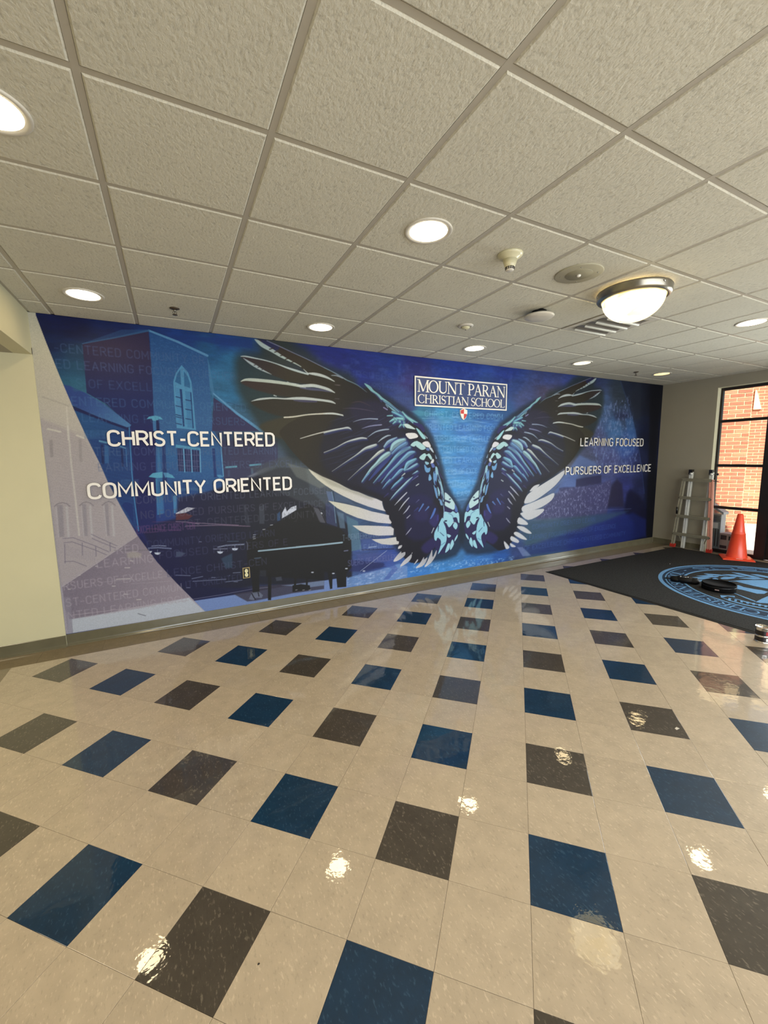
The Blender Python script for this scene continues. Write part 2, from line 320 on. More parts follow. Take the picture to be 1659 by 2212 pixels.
# border band along the mural wall and the side passage
x=BX0-.30; k=0
while x<XR:
    x1=min(x+.4572,XR); V,F=tmesh([(x+.0006,BY1+.0006),(x1-.0006,BY1+.0006),(x1-.0006,W-.001),(x+.0006,W-.001)]); obj('border_tile',V,F,'border',fl); x=x1
y=BY1
while y>-3.6:
    y1=max(y-.3048,-3.6); V,F=tmesh([(BX0-.30,y1+.0006),(BX0-.0006,y1+.0006),(BX0-.0006,y-.0006),(BX0-.30,y-.0006)]); 
    obj('border_tile',V,F,'border',fl); y=y1
mb=MB()
for i in range(9):
    for j in range(27):
        x0=BX0-.30-T*(i+1); y0=W-.02-T*(j+1); V,F=tmesh([(x0+.0006,y0+.0006),(x0+T-.0006,y0+.0006),(x0+T-.0006,y0+T-.0006),(x0+.0006,y0+T-.0006)]); mb.add(V,F)
tag(mb.build('corridor_tiles','beige',fl),kind='stuff')
# ------------------------------------------------------------------ baseboards
def baseboard(name,p,q,nrm,h=.105,segs=1):
    p=Vector(p);q=Vector(q);n=Vector(nrm)
    prof=[(0,0),(.020,0),(.018,.006),(.009,.014),(.006,.026),(.0055,h-.004),(.003,h),(0,h)]
    V=[];F=[];m_=len(prof)
    for c in (p,q):
        for a,b in prof: V.append((c.x+n.x*a,c.y+n.y*a,b))
    for i in range(m_): F.append((i,(i+1)%m_,m_+(i+1)%m_,m_+i))
    F+= [tuple(range(m_)),tuple(range(m_,2*m_))[::-1]]
    o=obj(name,V,F,'base'); bm=bmesh.new(); bm.from_mesh(o.data); bmesh.ops.recalc_face_normals(bm,faces=bm.faces); bm.to_mesh(o.data); bm.free()
    tag(o,kind='structure'); return o
baseboard('baseboard_back',(XL,W,0),(XR,W,0),(0,-1,0)); baseboard('baseboard_left',(-4.3,W-.02,0),(XL,W-.02,0),(0,-1,0)); baseboard('baseboard_right',(XR,OY1,0),(XR,W-.02,0),(-1,0,0)); baseboard('baseboard_front',(XR,-3.6,0),(XR,OY0,0),(-1,0,0))
# ------------------------------------------------------------------ mural painter
OPS=[
('p',[(-0.779,2.319),(-0.619,2.257),(-0.611,2.257),(-0.604,2.675),(-0.857,2.563),(-0.784,2.326)],(30,75,110),0.0444,0.35,0,None,None),
('p',[(-0.604,2.675),(-0.094,2.837),(-0.093,2.47),(-0.102,1.928),(-0.299,1.925),(-0.306,1.988),(-0.477,2.17),(-0.611,2.257)],(48,38,72),0.0057,0.95,0,(22,32,90),[(-0.378,2.65),(-0.355,2.21)]),
('p',[(-0.298,1.96),(-0.1,2.007),(-0.153,1.197),(-0.215,0.795),(-0.315,0.986),(-0.325,1.054)],(22,30,92),0.0081,0.95,0,None,None),
('p',[(-0.089,2.839),(0.393,2.665),(0.396,2.384),(0.398,1.968),(0.398,1.907),(-0.116,1.9),(-0.101,2.274),(-0.088,2.695)],(28,76,135),0.0063,0.95,0,(48,95,150),[(-0.077,2.834),(0.226,1.995)]),
('p',[(-0.104,1.942),(0.408,1.951),(0.47,1.837),(0.473,1.44),(0.399,1.254),(0.185,1.267),(-0.125,0.831),(-0.18,0.837)],(40,92,150),0.0083,0.95,0,(26,50,120),[(0.127,1.634),(-0.083,0.964)]),
('n',[(-0.09,2.828),(0.393,2.653),(0.399,1.951),(0.473,1.44),(0.405,1.348),(-0.093,1.372),(-0.108,1.942)],(70,130,175),0.35,0.012,0.008,0.0167,0),
('s',[(-0.089,2.843,0.0084),(0.144,2.769,0.0109),(0.393,2.669,0.0113)],(85,140,185),0.0042,1,0),
('s',[(-0.605,2.672,0.0038),(-0.37,2.747,0.006),(-0.093,2.843,0.0084)],(50,95,140),0.0038,0.8,0),
('p',[(-0.604,2.675),(-0.305,2.825),(-0.093,2.851),(-0.093,2.843)],(45,85,130),0.0057,0.5,0,None,None),
('p',[(0.094,2.816),(0.828,2.875),(0.823,2.783),(0.489,2.785)],(14,52,122),0.0129,0.7,0,None,None),
('p',[(0.393,2.653),(0.397,2.386),(0.419,2.267),(0.435,2.313),(0.409,2.576)],(70,125,170),0.0045,0.6,0,None,None),
('p',[(0.078,2.4),(0.103,2.48),(0.159,2.56),(0.212,2.496),(0.235,2.41),(0.241,2.219),(0.245,1.952),(0.077,1.969),(0.074,2.211)],(78,145,190),0.0043,0.95,0,None,None),
('p',[(0.092,2.401),(0.116,2.474),(0.146,2.52),(0.143,2.375)],(38,95,145),0.0052,1,0,None,None),
('p',[(0.175,2.508),(0.206,2.459),(0.222,2.395),(0.219,2.351),(0.17,2.366)],(40,100,150),0.0052,1,0,None,None),
('p',[(0.094,2.347),(0.147,2.335),(0.145,2.215),(0.146,1.986),(0.085,1.992),(0.091,2.212)],(70,135,185),0.0052,1,0,None,None),
('p',[(0.127,2.338),(0.147,2.335),(0.146,1.986),(0.132,1.985)],(25,60,115),0.0052,1,0,None,None),
('p',[(0.173,2.322),(0.225,2.314),(0.224,1.969),(0.171,1.979)],(62,125,175),0.0052,1,0,None,None),
('p',[(0.217,2.314),(0.227,2.311),(0.226,1.969),(0.216,1.969)],(25,60,115),0.0053,1,0,None,None),
('s',[(0.091,2.263,0.0043),(0.137,2.252,0.0043)],(25,55,105),0.0043,1,0),
('s',[(0.085,2.179,0.0043),(0.131,2.168,0.0043)],(25,55,105),0.0043,1,0),
('s',[(0.079,2.095,0.0043),(0.126,2.083,0.0043)],(25,55,105),0.0043,1,0),
('s',[(0.078,2.076,0.0043),(0.124,2.065,0.0043)],(25,55,105),0.0043,1,0),
('s',[(0.073,2.014,0.0043),(0.12,2.002,0.0043)],(25,55,105),0.0043,1,0),
('s',[(0.174,2.238,0.0044),(0.218,2.231,0.0044)],(25,55,105),0.0044,1,0),
('s',[(0.168,2.15,0.0044),(0.212,2.142,0.0044)],(25,55,105),0.0044,1,0),
('s',[(0.161,2.06,0.0044),(0.206,2.053,0.0044)],(25,55,105),0.0044,1,0),
('p',[(0.057,1.812),(0.273,1.778),(0.268,1.759),(0.055,1.782)],(80,150,190),0.0051,1,0,None,None),
('p',[(0.065,1.778),(0.267,1.751),(0.261,1.543),(0.063,1.556)],(28,42,92),0.0052,1,0,None,None),
('s',[(0.122,1.767,0.0056),(0.117,1.547,0.0056)],(95,155,200),0.0043,1,0),
('s',[(0.188,1.767,0.0057),(0.183,1.545,0.0057)],(95,155,200),0.0044,1,0),
('s',[(0.268,1.767,0.0058),(0.259,1.543,0.0058)],(95,155,200),0.0044,1,0),
('s',[(0.084,1.763,0.0019),(0.078,1.552,0.0019)],(120,120,160),0.0043,0.7,0),
('s',[(0.101,1.763,0.0019),(0.095,1.552,0.0019)],(120,120,160),0.0043,0.7,0),
('s',[(0.149,1.763,0.002),(0.144,1.55,0.002)],(120,120,160),0.0044,0.7,0),
('s',[(0.166,1.763,0.002),(0.161,1.55,0.002)],(120,120,160),0.0044,0.7,0),
('s',[(0.215,1.763,0.002),(0.21,1.549,0.002)],(120,120,160),0.0044,0.7,0),
('s',[(0.236,1.763,0.002),(0.231,1.548,0.002)],(120,120,160),0.0044,0.7,0),
('s',[(0.066,1.722,0.0019),(0.264,1.705,0.002)],(120,120,160),0.0043,0.7,0),
('s',[(0.062,1.666,0.0019),(0.261,1.648,0.002)],(120,120,160),0.0043,0.7,0),
('s',[(0.058,1.613,0.0019),(0.257,1.594,0.002)],(120,120,160),0.0043,0.7,0),
('p',[(-0.169,2.047),(-0.148,2.069),(-0.096,2.08),(-0.052,2.069),(-0.035,2.044),(-0.073,2.05),(-0.08,2.031),(-0.122,2.032),(-0.127,2.05)],(85,160,195),0.005,1,0,None,None),
('p',[(-0.122,2.03),(-0.097,2.031),(-0.099,1.937),(-0.123,1.937)],(55,110,165),0.005,1,0,None,None),
('p',[(-0.092,2.038),(-0.067,2.039),(-0.071,1.937),(-0.097,1.937)],(15,30,85),0.005,1,0,None,None),
('p',[(-0.101,1.782),(-0.088,1.782),(-0.085,1.471),(-0.088,1.153),(-0.148,1.157)],(60,120,170),0.0042,0.6,0,None,None),
('p',[(-0.195,1.509),(-0.158,1.543),(-0.071,1.554),(0.005,1.521),(0.027,1.488),(-0.044,1.5),(-0.123,1.494)],(85,160,195),0.0049,1,0,None,None),
('p',[(-0.139,1.49),(-0.084,1.488),(-0.101,1.148),(-0.149,1.143)],(62,128,178),0.005,1,0,None,None),
('p',[(-0.06,1.813),(-0.033,1.813),(-0.045,1.37),(-0.085,1.372)],(18,40,100),0.0042,0.8,0,None,None),
('p',[(-0.123,1.494),(-0.083,1.493),(-0.093,1.229),(-0.099,1.146),(-0.149,1.15)],(40,85,150),0.0083,0.5,0,None,None),
('p',[(-0.069,1.545),(-0.026,1.544),(-0.005,1.513),(-0.056,1.496)],(85,150,195),0.0042,0.8,0,None,None),
('p',[(0.38,1.774),(0.406,1.774),(0.406,1.484),(0.38,1.485)],(22,48,110),0.0045,0.9,0,None,None),
('p',[(0.407,1.508),(0.437,1.511),(0.473,1.49),(0.428,1.475)],(85,150,195),0.0045,0.8,0,None,None),
('s',[(0.465,1.79,0.0046),(0.467,1.633,0.0046),(0.47,1.494,0.0046)],(95,160,205),0.0046,1,0),
('s',[(1.005,1.781,0.005),(1.01,1.607,0.005)],(100,140,180),0.005,1,0),
('s',[(0.967,1.765,0.003),(0.974,1.64,0.003)],(90,120,150),0.005,0.6,0),
('p',[(-0.784,2.319),(-0.725,2.31),(-0.619,2.257),(-0.478,2.156),(-0.297,1.989),(-0.321,1.953),(-0.546,2.044),(-0.739,2.158)],(38,62,130),0.0044,0.95,0,(70,120,172),[(-0.644,2.229),(-0.344,1.981)]),
('p',[(-0.737,2.151),(-0.545,2.055),(-0.332,1.967),(-0.307,1.974),(-0.316,1.939),(-0.358,1.952),(-0.605,2.036),(-0.727,2.112)],(14,24,78),0.0045,0.95,0,None,None),
('p',[(-0.727,2.112),(-0.358,1.952),(-0.317,1.925),(-0.323,1.854),(-0.655,1.852)],(26,72,128),0.0056,0.9,0,None,None),
('p',[(-0.661,1.86),(-0.314,1.938),(-0.322,1.384),(-0.315,0.986),(-0.441,1.182)],(24,62,122),0.0076,0.9,0,None,None),
('s',[(-0.315,1.966,0.0044),(-0.327,1.551,0.0044),(-0.328,1.332,0.0044),(-0.316,1.004,0.0044)],(62,125,180),0.004,1,0),
('s',[(-0.672,2.032,0.0013),(-0.31,1.947,0.0014)],(45,100,155),0.0038,0.4,0),
('s',[(-0.666,1.999,0.0013),(-0.31,1.913,0.0014)],(45,100,155),0.0038,0.4,0),
('s',[(-0.659,1.965,0.0013),(-0.311,1.88,0.0014)],(45,100,155),0.0038,0.4,0),
('s',[(-0.653,1.932,0.0013),(-0.311,1.846,0.0014)],(45,100,155),0.0038,0.4,0),
('s',[(-0.647,1.898,0.0013),(-0.312,1.812,0.0014)],(45,100,155),0.0038,0.4,0),
('s',[(-0.64,1.864,0.0013),(-0.312,1.778,0.0014)],(45,100,155),0.0038,0.4,0),
('s',[(-0.634,1.83,0.0013),(-0.313,1.744,0.0014)],(45,100,155),0.0038,0.4,0),
('s',[(-0.627,1.796,0.0013),(-0.313,1.71,0.0014)],(45,100,155),0.0038,0.4,0),
('s',[(-0.621,1.762,0.0013),(-0.314,1.676,0.0014)],(45,100,155),0.0038,0.4,0),
('s',[(-0.614,1.727,0.0013),(-0.314,1.642,0.0014)],(45,100,155),0.0038,0.4,0),
('s',[(-0.607,1.693,0.0013),(-0.315,1.608,0.0014)],(45,100,155),0.0038,0.4,0),
('s',[(-0.601,1.658,0.0013),(-0.315,1.574,0.0014)],(45,100,155),0.0038,0.4,0),
('s',[(-0.594,1.623,0.0013),(-0.316,1.539,0.0014)],(45,100,155),0.0038,0.4,0),
('s',[(-0.588,1.588,0.0013),(-0.317,1.505,0.0014)],(45,100,155),0.0038,0.4,0),
('s',[(-0.581,1.553,0.0013),(-0.317,1.47,0.0014)],(45,100,155),0.0038,0.4,0),
('s',[(-0.574,1.518,0.0013),(-0.318,1.435,0.0014)],(45,100,155),0.0038,0.4,0),
('s',[(-0.567,1.482,0.0013),(-0.318,1.401,0.0014)],(45,100,155),0.0038,0.4,0),
('s',[(-0.561,1.447,0.0013),(-0.319,1.366,0.0014)],(45,100,155),0.0039,0.4,0),
('s',[(-0.554,1.411,0.0013),(-0.319,1.331,0.0014)],(45,100,155),0.0039,0.4,0),
('s',[(-0.547,1.375,0.0014),(-0.32,1.296,0.0014)],(45,100,155),0.0039,0.4,0),
('s',[(-0.54,1.339,0.0014),(-0.32,1.261,0.0014)],(45,100,155),0.0039,0.4,0),
('s',[(-0.533,1.303,0.0014),(-0.321,1.226,0.0014)],(45,100,155),0.0039,0.4,0),
('s',[(-0.526,1.266,0.0014),(-0.321,1.191,0.0014)],(45,100,155),0.0039,0.4,0),
('s',[(-0.519,1.23,0.0014),(-0.322,1.156,0.0014)],(45,100,155),0.0039,0.4,0),
('s',[(-0.512,1.193,0.0014),(-0.322,1.12,0.0014)],(45,100,155),0.0039,0.4,0),
('s',[(-0.505,1.157,0.0014),(-0.323,1.085,0.0014)],(45,100,155),0.0039,0.4,0),
('p',[(-0.558,1.851),(-0.495,1.834),(-0.499,1.817),(-0.557,1.834)],(85,140,180),0.0046,1,0,None,None),
('p',[(-0.547,1.813),(-0.527,1.81),(-0.536,1.635),(-0.553,1.635)],(16,36,90),0.0046,1,0,None,None),
('p',[(-0.518,1.81),(-0.489,1.796),(-0.499,1.641),(-0.529,1.642)],(50,100,155),0.0039,0.8,0,None,None),
('p',[(-0.402,1.803),(-0.354,1.781),(-0.358,1.771),(-0.403,1.789)],(85,140,180),0.0048,1,0,None,None),
('p',[(-0.398,1.774),(-0.38,1.771),(-0.387,1.61),(-0.402,1.611)],(16,36,90),0.0048,1,0,None,None),
('s',[(-0.356,1.767,0.004),(-0.362,1.61,0.004)],(55,105,160),0.004,1,0),
('p',[(-0.432,1.25),(-0.414,1.275),(-0.389,1.28),(-0.359,1.268),(-0.344,1.252),(-0.352,1.074),(-0.391,1.174)],(16,44,110),0.0039,0.9,0,None,None),
('p',[(0.425,2.273),(0.882,1.953),(0.437,1.946),(0.39,1.945)],(48,46,88),0.0055,0.95,0,None,None),
('s',[(0.427,2.311,0.0068),(0.634,2.129,0.0118),(0.882,1.949,0.0147)],(92,150,195),0.0046,1,0),
('s',[(0.55,2.234,0.0028),(0.752,2.181,0.0029),(0.938,2.116,0.003)],(30,60,95),0.0046,0.7,0),
('p',[(0.471,1.851),(1.039,1.865),(1.027,1.618),(0.824,1.451),(0.477,1.44)],(55,55,90),0.0138,0.8,0,None,None),
('s',[(0.501,1.583,0.0092),(0.6,1.589,0.0094)],(92,150,175),0.0046,1,0),
('s',[(0.737,1.599,0.0096),(0.845,1.606,0.0097)],(92,150,175),0.0048,1,0),
('p',[(0.515,1.552),(0.537,1.552),(0.533,1.488),(0.511,1.489)],(70,90,125),0.0092,0.6,0,None,None),
('p',[(0.744,1.571),(0.767,1.57),(0.768,1.513),(0.744,1.506)],(95,125,145),0.0096,0.6,0,None,None),
('p',[(0.703,1.482),(0.884,1.568),(1.026,1.606),(1.078,1.63),(1.126,1.579),(0.987,1.481),(0.862,1.452)],(150,160,170),0.019,0.6,0,(60,66,74),[(0.743,1.489),(1.076,1.597)]),
('p',[(0.029,1.375),(0.071,1.388),(0.197,1.39),(0.281,1.363),(0.325,1.313),(0.307,1.31),(0.252,1.349),(0.167,1.365),(0.069,1.358)],(60,100,150),0.0064,0.8,0,None,None),
('p',[(-0.002,1.315),(0.026,1.329),(0.028,1.144),(-0.007,1.147)],(75,140,190),0.0064,0.8,0,None,None),
('p',[(0.042,1.298),(0.318,1.343),(0.635,1.434),(1.025,1.569),(1.332,1.562),(1.375,1.301),(1.871,0.834),(1.852,0.122),(0.765,0.309),(0.032,0.259),(-0.168,0.628),(-0.278,0.983),(-0.155,1.062),(0.007,1.094)],(30,32,44),0.0385,0.93,0,(22,24,66),[(0.781,0.627),(-0.019,0.725)]),
('p',[(0.736,1.575),(1.131,1.691),(1.44,1.585),(1.651,1.288),(1.531,1.08),(1.212,1.206),(1.013,1.319)],(75,82,88),0.0383,0.55,0,None,None),
('p',[(1.127,1.617),(1.491,1.506),(1.653,1.368),(1.485,1.323),(1.223,1.462)],(130,135,130),0.0254,0.5,0,None,None),
('p',[(0.011,1.148),(0.114,1.198),(0.185,1.185),(0.098,1.146),(0.01,1.137)],(185,188,205),0.0064,1,0,None,None),
('p',[(0.01,1.137),(0.098,1.142),(0.16,1.11),(0.117,1.077),(0.006,1.077)],(95,45,50),0.0128,0.85,0,None,None),
('s',[(0.089,1.012,0.0039),(0.412,0.993,0.0041),(0.703,0.955,0.0043)],(150,125,150),0.0043,0.7,0),
('s',[(0.18,1.036,0.0039),(0.412,1.002,0.0041),(0.586,0.978,0.0042)],(150,125,150),0.0044,0.7,0),
('s',[(0.005,1.064,0.0038),(0.1,1.052,0.0039),(0.211,1.022,0.004)],(150,125,150),0.0043,0.7,0),
('s',[(-0.241,1.017,0.0024),(-0.101,0.992,0.0025),(0.045,0.97,0.0026)],(95,60,110),0.0041,0.8,0),
('s',[(-0.194,1.078,0.0025),(-0.095,1.07,0.0025),(0.036,1.055,0.0026)],(90,50,90),0.0041,0.7,0),
('p',[(1.042,1.013),(1.048,1.072),(1.087,1.138),(1.101,1.086),(1.151,1.129),(1.21,1.145),(1.208,1.095),(1.097,1.038)],(205,210,226),0.006,1,0,None,None),
('p',[(1.166,0.961),(1.216,1.001),(1.212,0.957)],(200,205,218),0.0061,1,0,None,None),
('p',[(0.806,1.157),(0.863,1.182),(0.852,0.969),(0.801,0.974)],(75,82,95),0.0097,0.6,0,None,None),
('p',[(0.643,1.196),(0.678,1.175),(0.703,0.953),(0.658,0.976)],(60,66,80),0.0142,0.5,0,None,None),
('p',[(0.996,1.066),(1.026,1.093),(1.026,0.994),(0.992,0.987)],(50,85,130),0.01,0.8,0,None,None),
('p',[(1.315,1.079),(1.388,1.111),(1.382,0.95),(1.314,0.959)],(98,104,112),0.0105,0.8,0,None,None),
('p',[(1.405,1.114),(1.486,1.084),(1.55,0.936),(1.55,0.919),(1.403,0.948)],(92,92,102),0.0106,0.8,0,None,None),
('p',[(1.549,1.155),(1.676,1.096),(1.682,0.864),(1.554,0.918)],(60,68,110),0.0162,0.7,0,None,None),
('p',[(1.562,1.288),(1.632,1.277),(1.656,1.17),(1.589,1.17)],(95,115,155),0.0108,0.8,0,None,None),
('s',[(1.646,1.276,0.0069),(1.664,1.165,0.0069),(1.682,0.873,0.0069)],(45,62,85),0.0055,1,0),
('s',[(1.632,1.277,0.0033),(1.651,1.166,0.0033),(1.67,0.909,0.0033)],(120,150,175),0.0055,1,0),
('p',[(1.688,1.044),(1.768,1.013),(1.786,0.833),(1.718,0.844)],(100,125,150),0.0165,0.7,0,None,None),
('p',[(1.804,0.984),(1.952,0.902),(1.967,0.741),(1.992,0.559),(1.858,0.548),(1.857,0.69),(1.825,0.72)],(84,118,142),0.0112,0.85,0,None,None),
('p',[(1.659,1.275),(1.874,1.153),(1.928,1.088),(1.836,1.138),(1.664,1.165)],(80,100,130),0.0165,0.5,0,None,None),
('p',[(1.995,0.676),(2.131,0.671),(2.19,0.61),(2.497,0.549),(2.465,0.505),(2.011,0.566)],(70,90,150),0.023,0.6,0,None,None),
('s',[(1.862,0.69,0.0028),(2.436,0.686,0.0031)],(60,70,100),0.0057,0.6,0),
('s',[(2.09,0.571,0.0058),(2.189,0.569,0.0059)],(150,170,205),0.0058,1,0),
('s',[(2.001,0.549,0.0072),(2.434,0.513,0.0076)],(40,45,80),0.0115,0.8,0),
('p',[(1.923,0.504),(2.423,0.482),(2.39,0.345),(2.185,0.371),(1.941,0.439)],(80,88,150),0.0342,0.5,0,None,None),
('p',[(1.799,0.457),(2.286,0.349),(2.327,0.297),(1.985,0.279),(1.795,0.306)],(38,42,90),0.028,0.7,0,None,None),
('s',[(1.971,0.288,0.0034),(2.335,0.501,0.0036)],(170,180,205),0.0057,0.8,0),
('p',[(1.783,0.226),(1.985,0.251),(2.285,0.274),(2.516,0.309),(2.634,0.255),(2.633,0.1),(2.282,0.096),(1.78,0.109)],(110,145,200),0.0224,0.9,0,None,None),
('n',[(1.793,0.225),(2.285,0.265),(2.516,0.3),(2.634,0.236),(2.633,0.1),(1.78,0.109)],(175,195,230),0.8,0.05,0.02,0.0224,0),
('p',[(2.286,0.311),(2.433,0.443),(2.475,0.438),(2.421,0.341),(2.494,0.245),(2.355,0.122),(2.283,0.133),(2.409,0.257)],(70,90,165),0.018,0.6,0,None,None),
('p',[(0.103,0.237),(0.692,0.232),(1.172,0.246),(1.502,0.239),(1.795,0.241),(1.791,0.103),(0.955,0.087),(0.194,0.102)],(122,145,198),0.0086,0.95,0,None,None),
('p',[(0.422,0.302),(0.875,0.279),(1.123,0.261),(1.503,0.245),(1.499,0.138),(1.118,0.147),(0.724,0.132),(0.63,0.138)],(60,56,72),0.0137,0.85,0,None,None),
('p',[(1.002,0.259),(1.123,0.251),(1.502,0.24),(1.5,0.181),(1.329,0.186)],(130,150,185),0.01,0.7,0,None,None),
('p',[(-0.039,0.441),(0.102,0.245),(0.692,0.248),(0.694,0.278),(0.038,0.392)],(24,28,64),0.0169,0.85,0,None,None),
('s',[(0.102,0.255,0.003),(0.367,0.257,0.0032),(0.693,0.268,0.0033),(0.865,0.26,0.0034)],(125,125,150),0.0043,0.7,0),
('s',[(-0.033,0.527,0.0034),(0.095,0.504,0.0035)],(150,160,190),0.0042,0.65,0),
('s',[(0.109,0.47,0.0035),(0.209,0.478,0.0035)],(150,160,190),0.0043,0.65,0),
('s',[(0.115,0.441,0.0035),(0.429,0.417,0.0036)],(150,160,190),0.0043,0.65,0),
('s',[(0.427,0.388,0.0036),(0.589,0.383,0.0037)],(150,160,190),0.0046,0.65,0),
('s',[(0.74,0.445,0.0038),(0.835,0.437,0.0039)],(150,160,190),0.0048,0.65,0),
('s',[(0.921,0.409,0.0039),(1.119,0.402,0.0041)],(150,160,190),0.0049,0.65,0),
('s',[(0.292,0.456,0.0036),(0.326,0.45,0.0036)],(150,160,190),0.0045,0.65,0),
('s',[(0.507,0.378,0.0037),(0.543,0.371,0.0037)],(150,160,190),0.0046,0.65,0),
('s',[(0.054,0.385,0.0034),(0.082,0.38,0.0034)],(150,160,190),0.0043,0.65,0),
('s',[(0.2,0.842,0.0035),(0.22,0.838,0.0035)],(150,160,190),0.0044,0.65,0),
('s',[(0.504,0.474,0.0037),(0.575,0.469,0.0037)],(150,160,190),0.0046,0.65,0),
('s',[(0.466,0.45,0.0037),(0.467,0.452,0.0037)],(150,160,190),0.0046,0.65,0),
('p',[(0.395,0.642),(0.426,0.657),(0.507,0.686),(0.5,0.533),(0.436,0.532)],(55,85,110),0.0181,0.6,0,None,None),
('p',[(-0.016,0.766),(0.015,0.763),(0.07,0.738),(0.027,0.707),(-0.02,0.712)],(90,105,130),0.0169,0.6,0,None,None),
('p',[(0.361,0.724),(0.421,0.717),(0.411,0.699),(0.389,0.694),(0.368,0.704)],(190,200,220),0.0054,1,0,None,None),
('s',[(0.391,0.72,0.0018),(0.393,0.751,0.0018)],(150,160,185),0.0045,1,0),
('p',[(0.506,0.74),(0.568,0.733),(0.558,0.715),(0.535,0.71),(0.513,0.72)],(190,200,220),0.0055,1,0,None,None),
('s',[(0.537,0.737,0.0019),(0.539,0.768,0.0019)],(150,160,185),0.0046,1,0),
('p',[(-0.274,0.8),(-0.22,0.794),(-0.229,0.778),(-0.249,0.774),(-0.267,0.783)],(190,200,220),0.0049,1,0,None,None),
('s',[(-0.247,0.797,0.0016),(-0.245,0.824,0.0016)],(150,160,185),0.0041,1,0),
('p',[(-0.203,0.778),(-0.148,0.772),(-0.157,0.756),(-0.177,0.752),(-0.196,0.761)],(190,200,220),0.0049,1,0,None,None),
('s',[(-0.176,0.775,0.0016),(-0.174,0.802,0.0016)],(150,160,185),0.0041,1,0),
('s',[(0.328,0.752,0.0036),(0.462,0.739,0.0037)],(130,135,160),0.0045,1,0),
('s',[(0.372,0.766,0.0068),(0.451,0.776,0.0069),(0.628,0.768,0.0071)],(140,150,175),0.0045,0.8,0),
('s',[(0.466,0.816,0.0028),(0.577,0.807,0.0028)],(80,100,125),0.0046,1,0),
('s',[(-0.248,0.826,0.0061),(-0.164,0.822,0.0062),(-0.056,0.8,0.0063)],(120,130,165),0.0041,0.8,0),
('s',[(-0.219,0.843,0.0041),(-0.162,0.843,0.0041),(-0.098,0.83,0.0042)],(150,160,190),0.0041,0.8,0),
('p',[(0.658,0.803),(0.705,0.828),(0.733,0.83),(0.908,0.935),(1.056,1.002),(1.209,1.085),(1.345,1.152),(1.396,1.128),(1.464,0.959),(1.524,0.86),(1.503,0.245),(1.126,0.323),(0.832,0.387),(0.676,0.469),(0.654,0.57)],(29,29,31),0.0189,0.95,0,None,None),
('p',[(1.202,0.948),(1.327,0.946),(1.463,0.935),(1.558,0.893),(1.718,0.844),(1.807,0.748),(1.852,0.682),(1.859,0.575),(1.837,0.47),(1.853,0.352),(1.785,0.28),(1.179,0.418)],(29,29,31),0.0206,0.95,0,None,None),
('p',[(0.687,0.487),(0.77,0.476),(0.761,0.206),(0.691,0.218)],(29,29,31),0.0095,0.95,0,None,None),
('p',[(0.864,0.443),(0.902,0.437),(0.882,0.109),(0.848,0.115)],(29,29,31),0.0073,1,0,None,None),
('p',[(1.544,0.367),(1.612,0.358),(1.6,0.125),(1.572,0.125)],(29,29,31),0.0081,1,0,None,None),
('p',[(1.648,0.353),(1.786,0.334),(1.778,0.119),(1.664,0.128)],(29,29,31),0.0082,1,0,None,None),
('p',[(1.152,0.34),(1.183,0.335),(1.168,0.233),(1.143,0.237)],(29,29,31),0.0061,1,0,None,None),
('p',[(1.281,0.321),(1.313,0.316),(1.303,0.212),(1.282,0.215)],(29,29,31),0.0062,1,0,None,None),
('p',[(1.127,0.239),(1.226,0.24),(1.329,0.208),(1.333,0.154),(1.124,0.161)],(29,29,31),0.0076,1,0,None,None),
('s',[(1.161,0.18,0.0046),(1.179,0.179,0.0046)],(150,150,155),0.0051,0.8,0),
('s',[(1.243,0.166,0.0047),(1.262,0.165,0.0047)],(150,150,155),0.0052,0.8,0),
('s',[(1.317,0.154,0.0047),(1.336,0.153,0.0047)],(150,150,155),0.0052,0.8,0),
('p',[(0.646,0.16),(0.682,0.229),(0.757,0.227),(0.798,0.18),(0.782,0.152),(0.725,0.162),(0.696,0.142)],(120,128,150),0.0094,0.7,0,None,None),
('s',[(0.681,0.22,0.0047),(0.698,0.177,0.0048),(0.715,0.148,0.0048)],(20,20,30),0.0047,1,0),
('s',[(0.747,0.219,0.0048),(0.755,0.177,0.0048)],(30,30,40),0.0048,1,0),
('s',[(0.776,0.678,0.0082),(1.517,0.669,0.0091)],(150,176,192),0.0048,1,0),
('s',[(1.19,0.675,0.0087),(1.445,0.669,0.0091),(1.742,0.669,0.01)],(152,178,194),0.0051,1,0),
('s',[(1.465,1.102,0.0043),(1.501,1.033,0.0043),(1.551,0.914,0.0043)],(18,18,22),0.0053,1,0),
('s',[(1.497,1.041,0.007),(1.503,1.031,0.007)],(190,195,205),0.0054,1,0),
('s',[(0.732,0.859,0.0038),(0.755,0.86,0.0038)],(190,195,205),0.0048,0.8,0),
('s',[(0.727,0.837,0.0038),(0.749,0.838,0.0038)],(190,195,205),0.0048,0.8,0),
('s',[(0.728,0.817,0.0038),(0.751,0.818,0.0038)],(190,195,205),0.0048,0.8,0),
('s',[(0.833,0.908,0.0039),(0.856,0.908,0.0039)],(190,195,205),0.0049,0.8,0),
('s',[(0.916,0.949,0.0039),(0.939,0.95,0.004)],(190,195,205),0.0049,0.8,0),
('s',[(0.657,0.794,0.0033),(0.669,0.763,0.0033),(0.662,0.706,0.0033)],(120,125,145),0.0047,0.7,0),
('s',[(0.73,0.603,0.0043),(0.796,0.602,0.0043)],(90,115,140),0.0048,0.8,0),
('s',[(1.765,0.563,0.0067),(1.811,0.564,0.0067)],(120,125,160),0.0056,0.8,0),
('s',[(1.357,0.359,0.0068),(1.374,0.356,0.0069)],(200,205,220),0.0053,0.9,0),
('s',[(1.61,0.31,0.0071),(1.628,0.307,0.0071)],(200,205,220),0.0055,0.9,0),
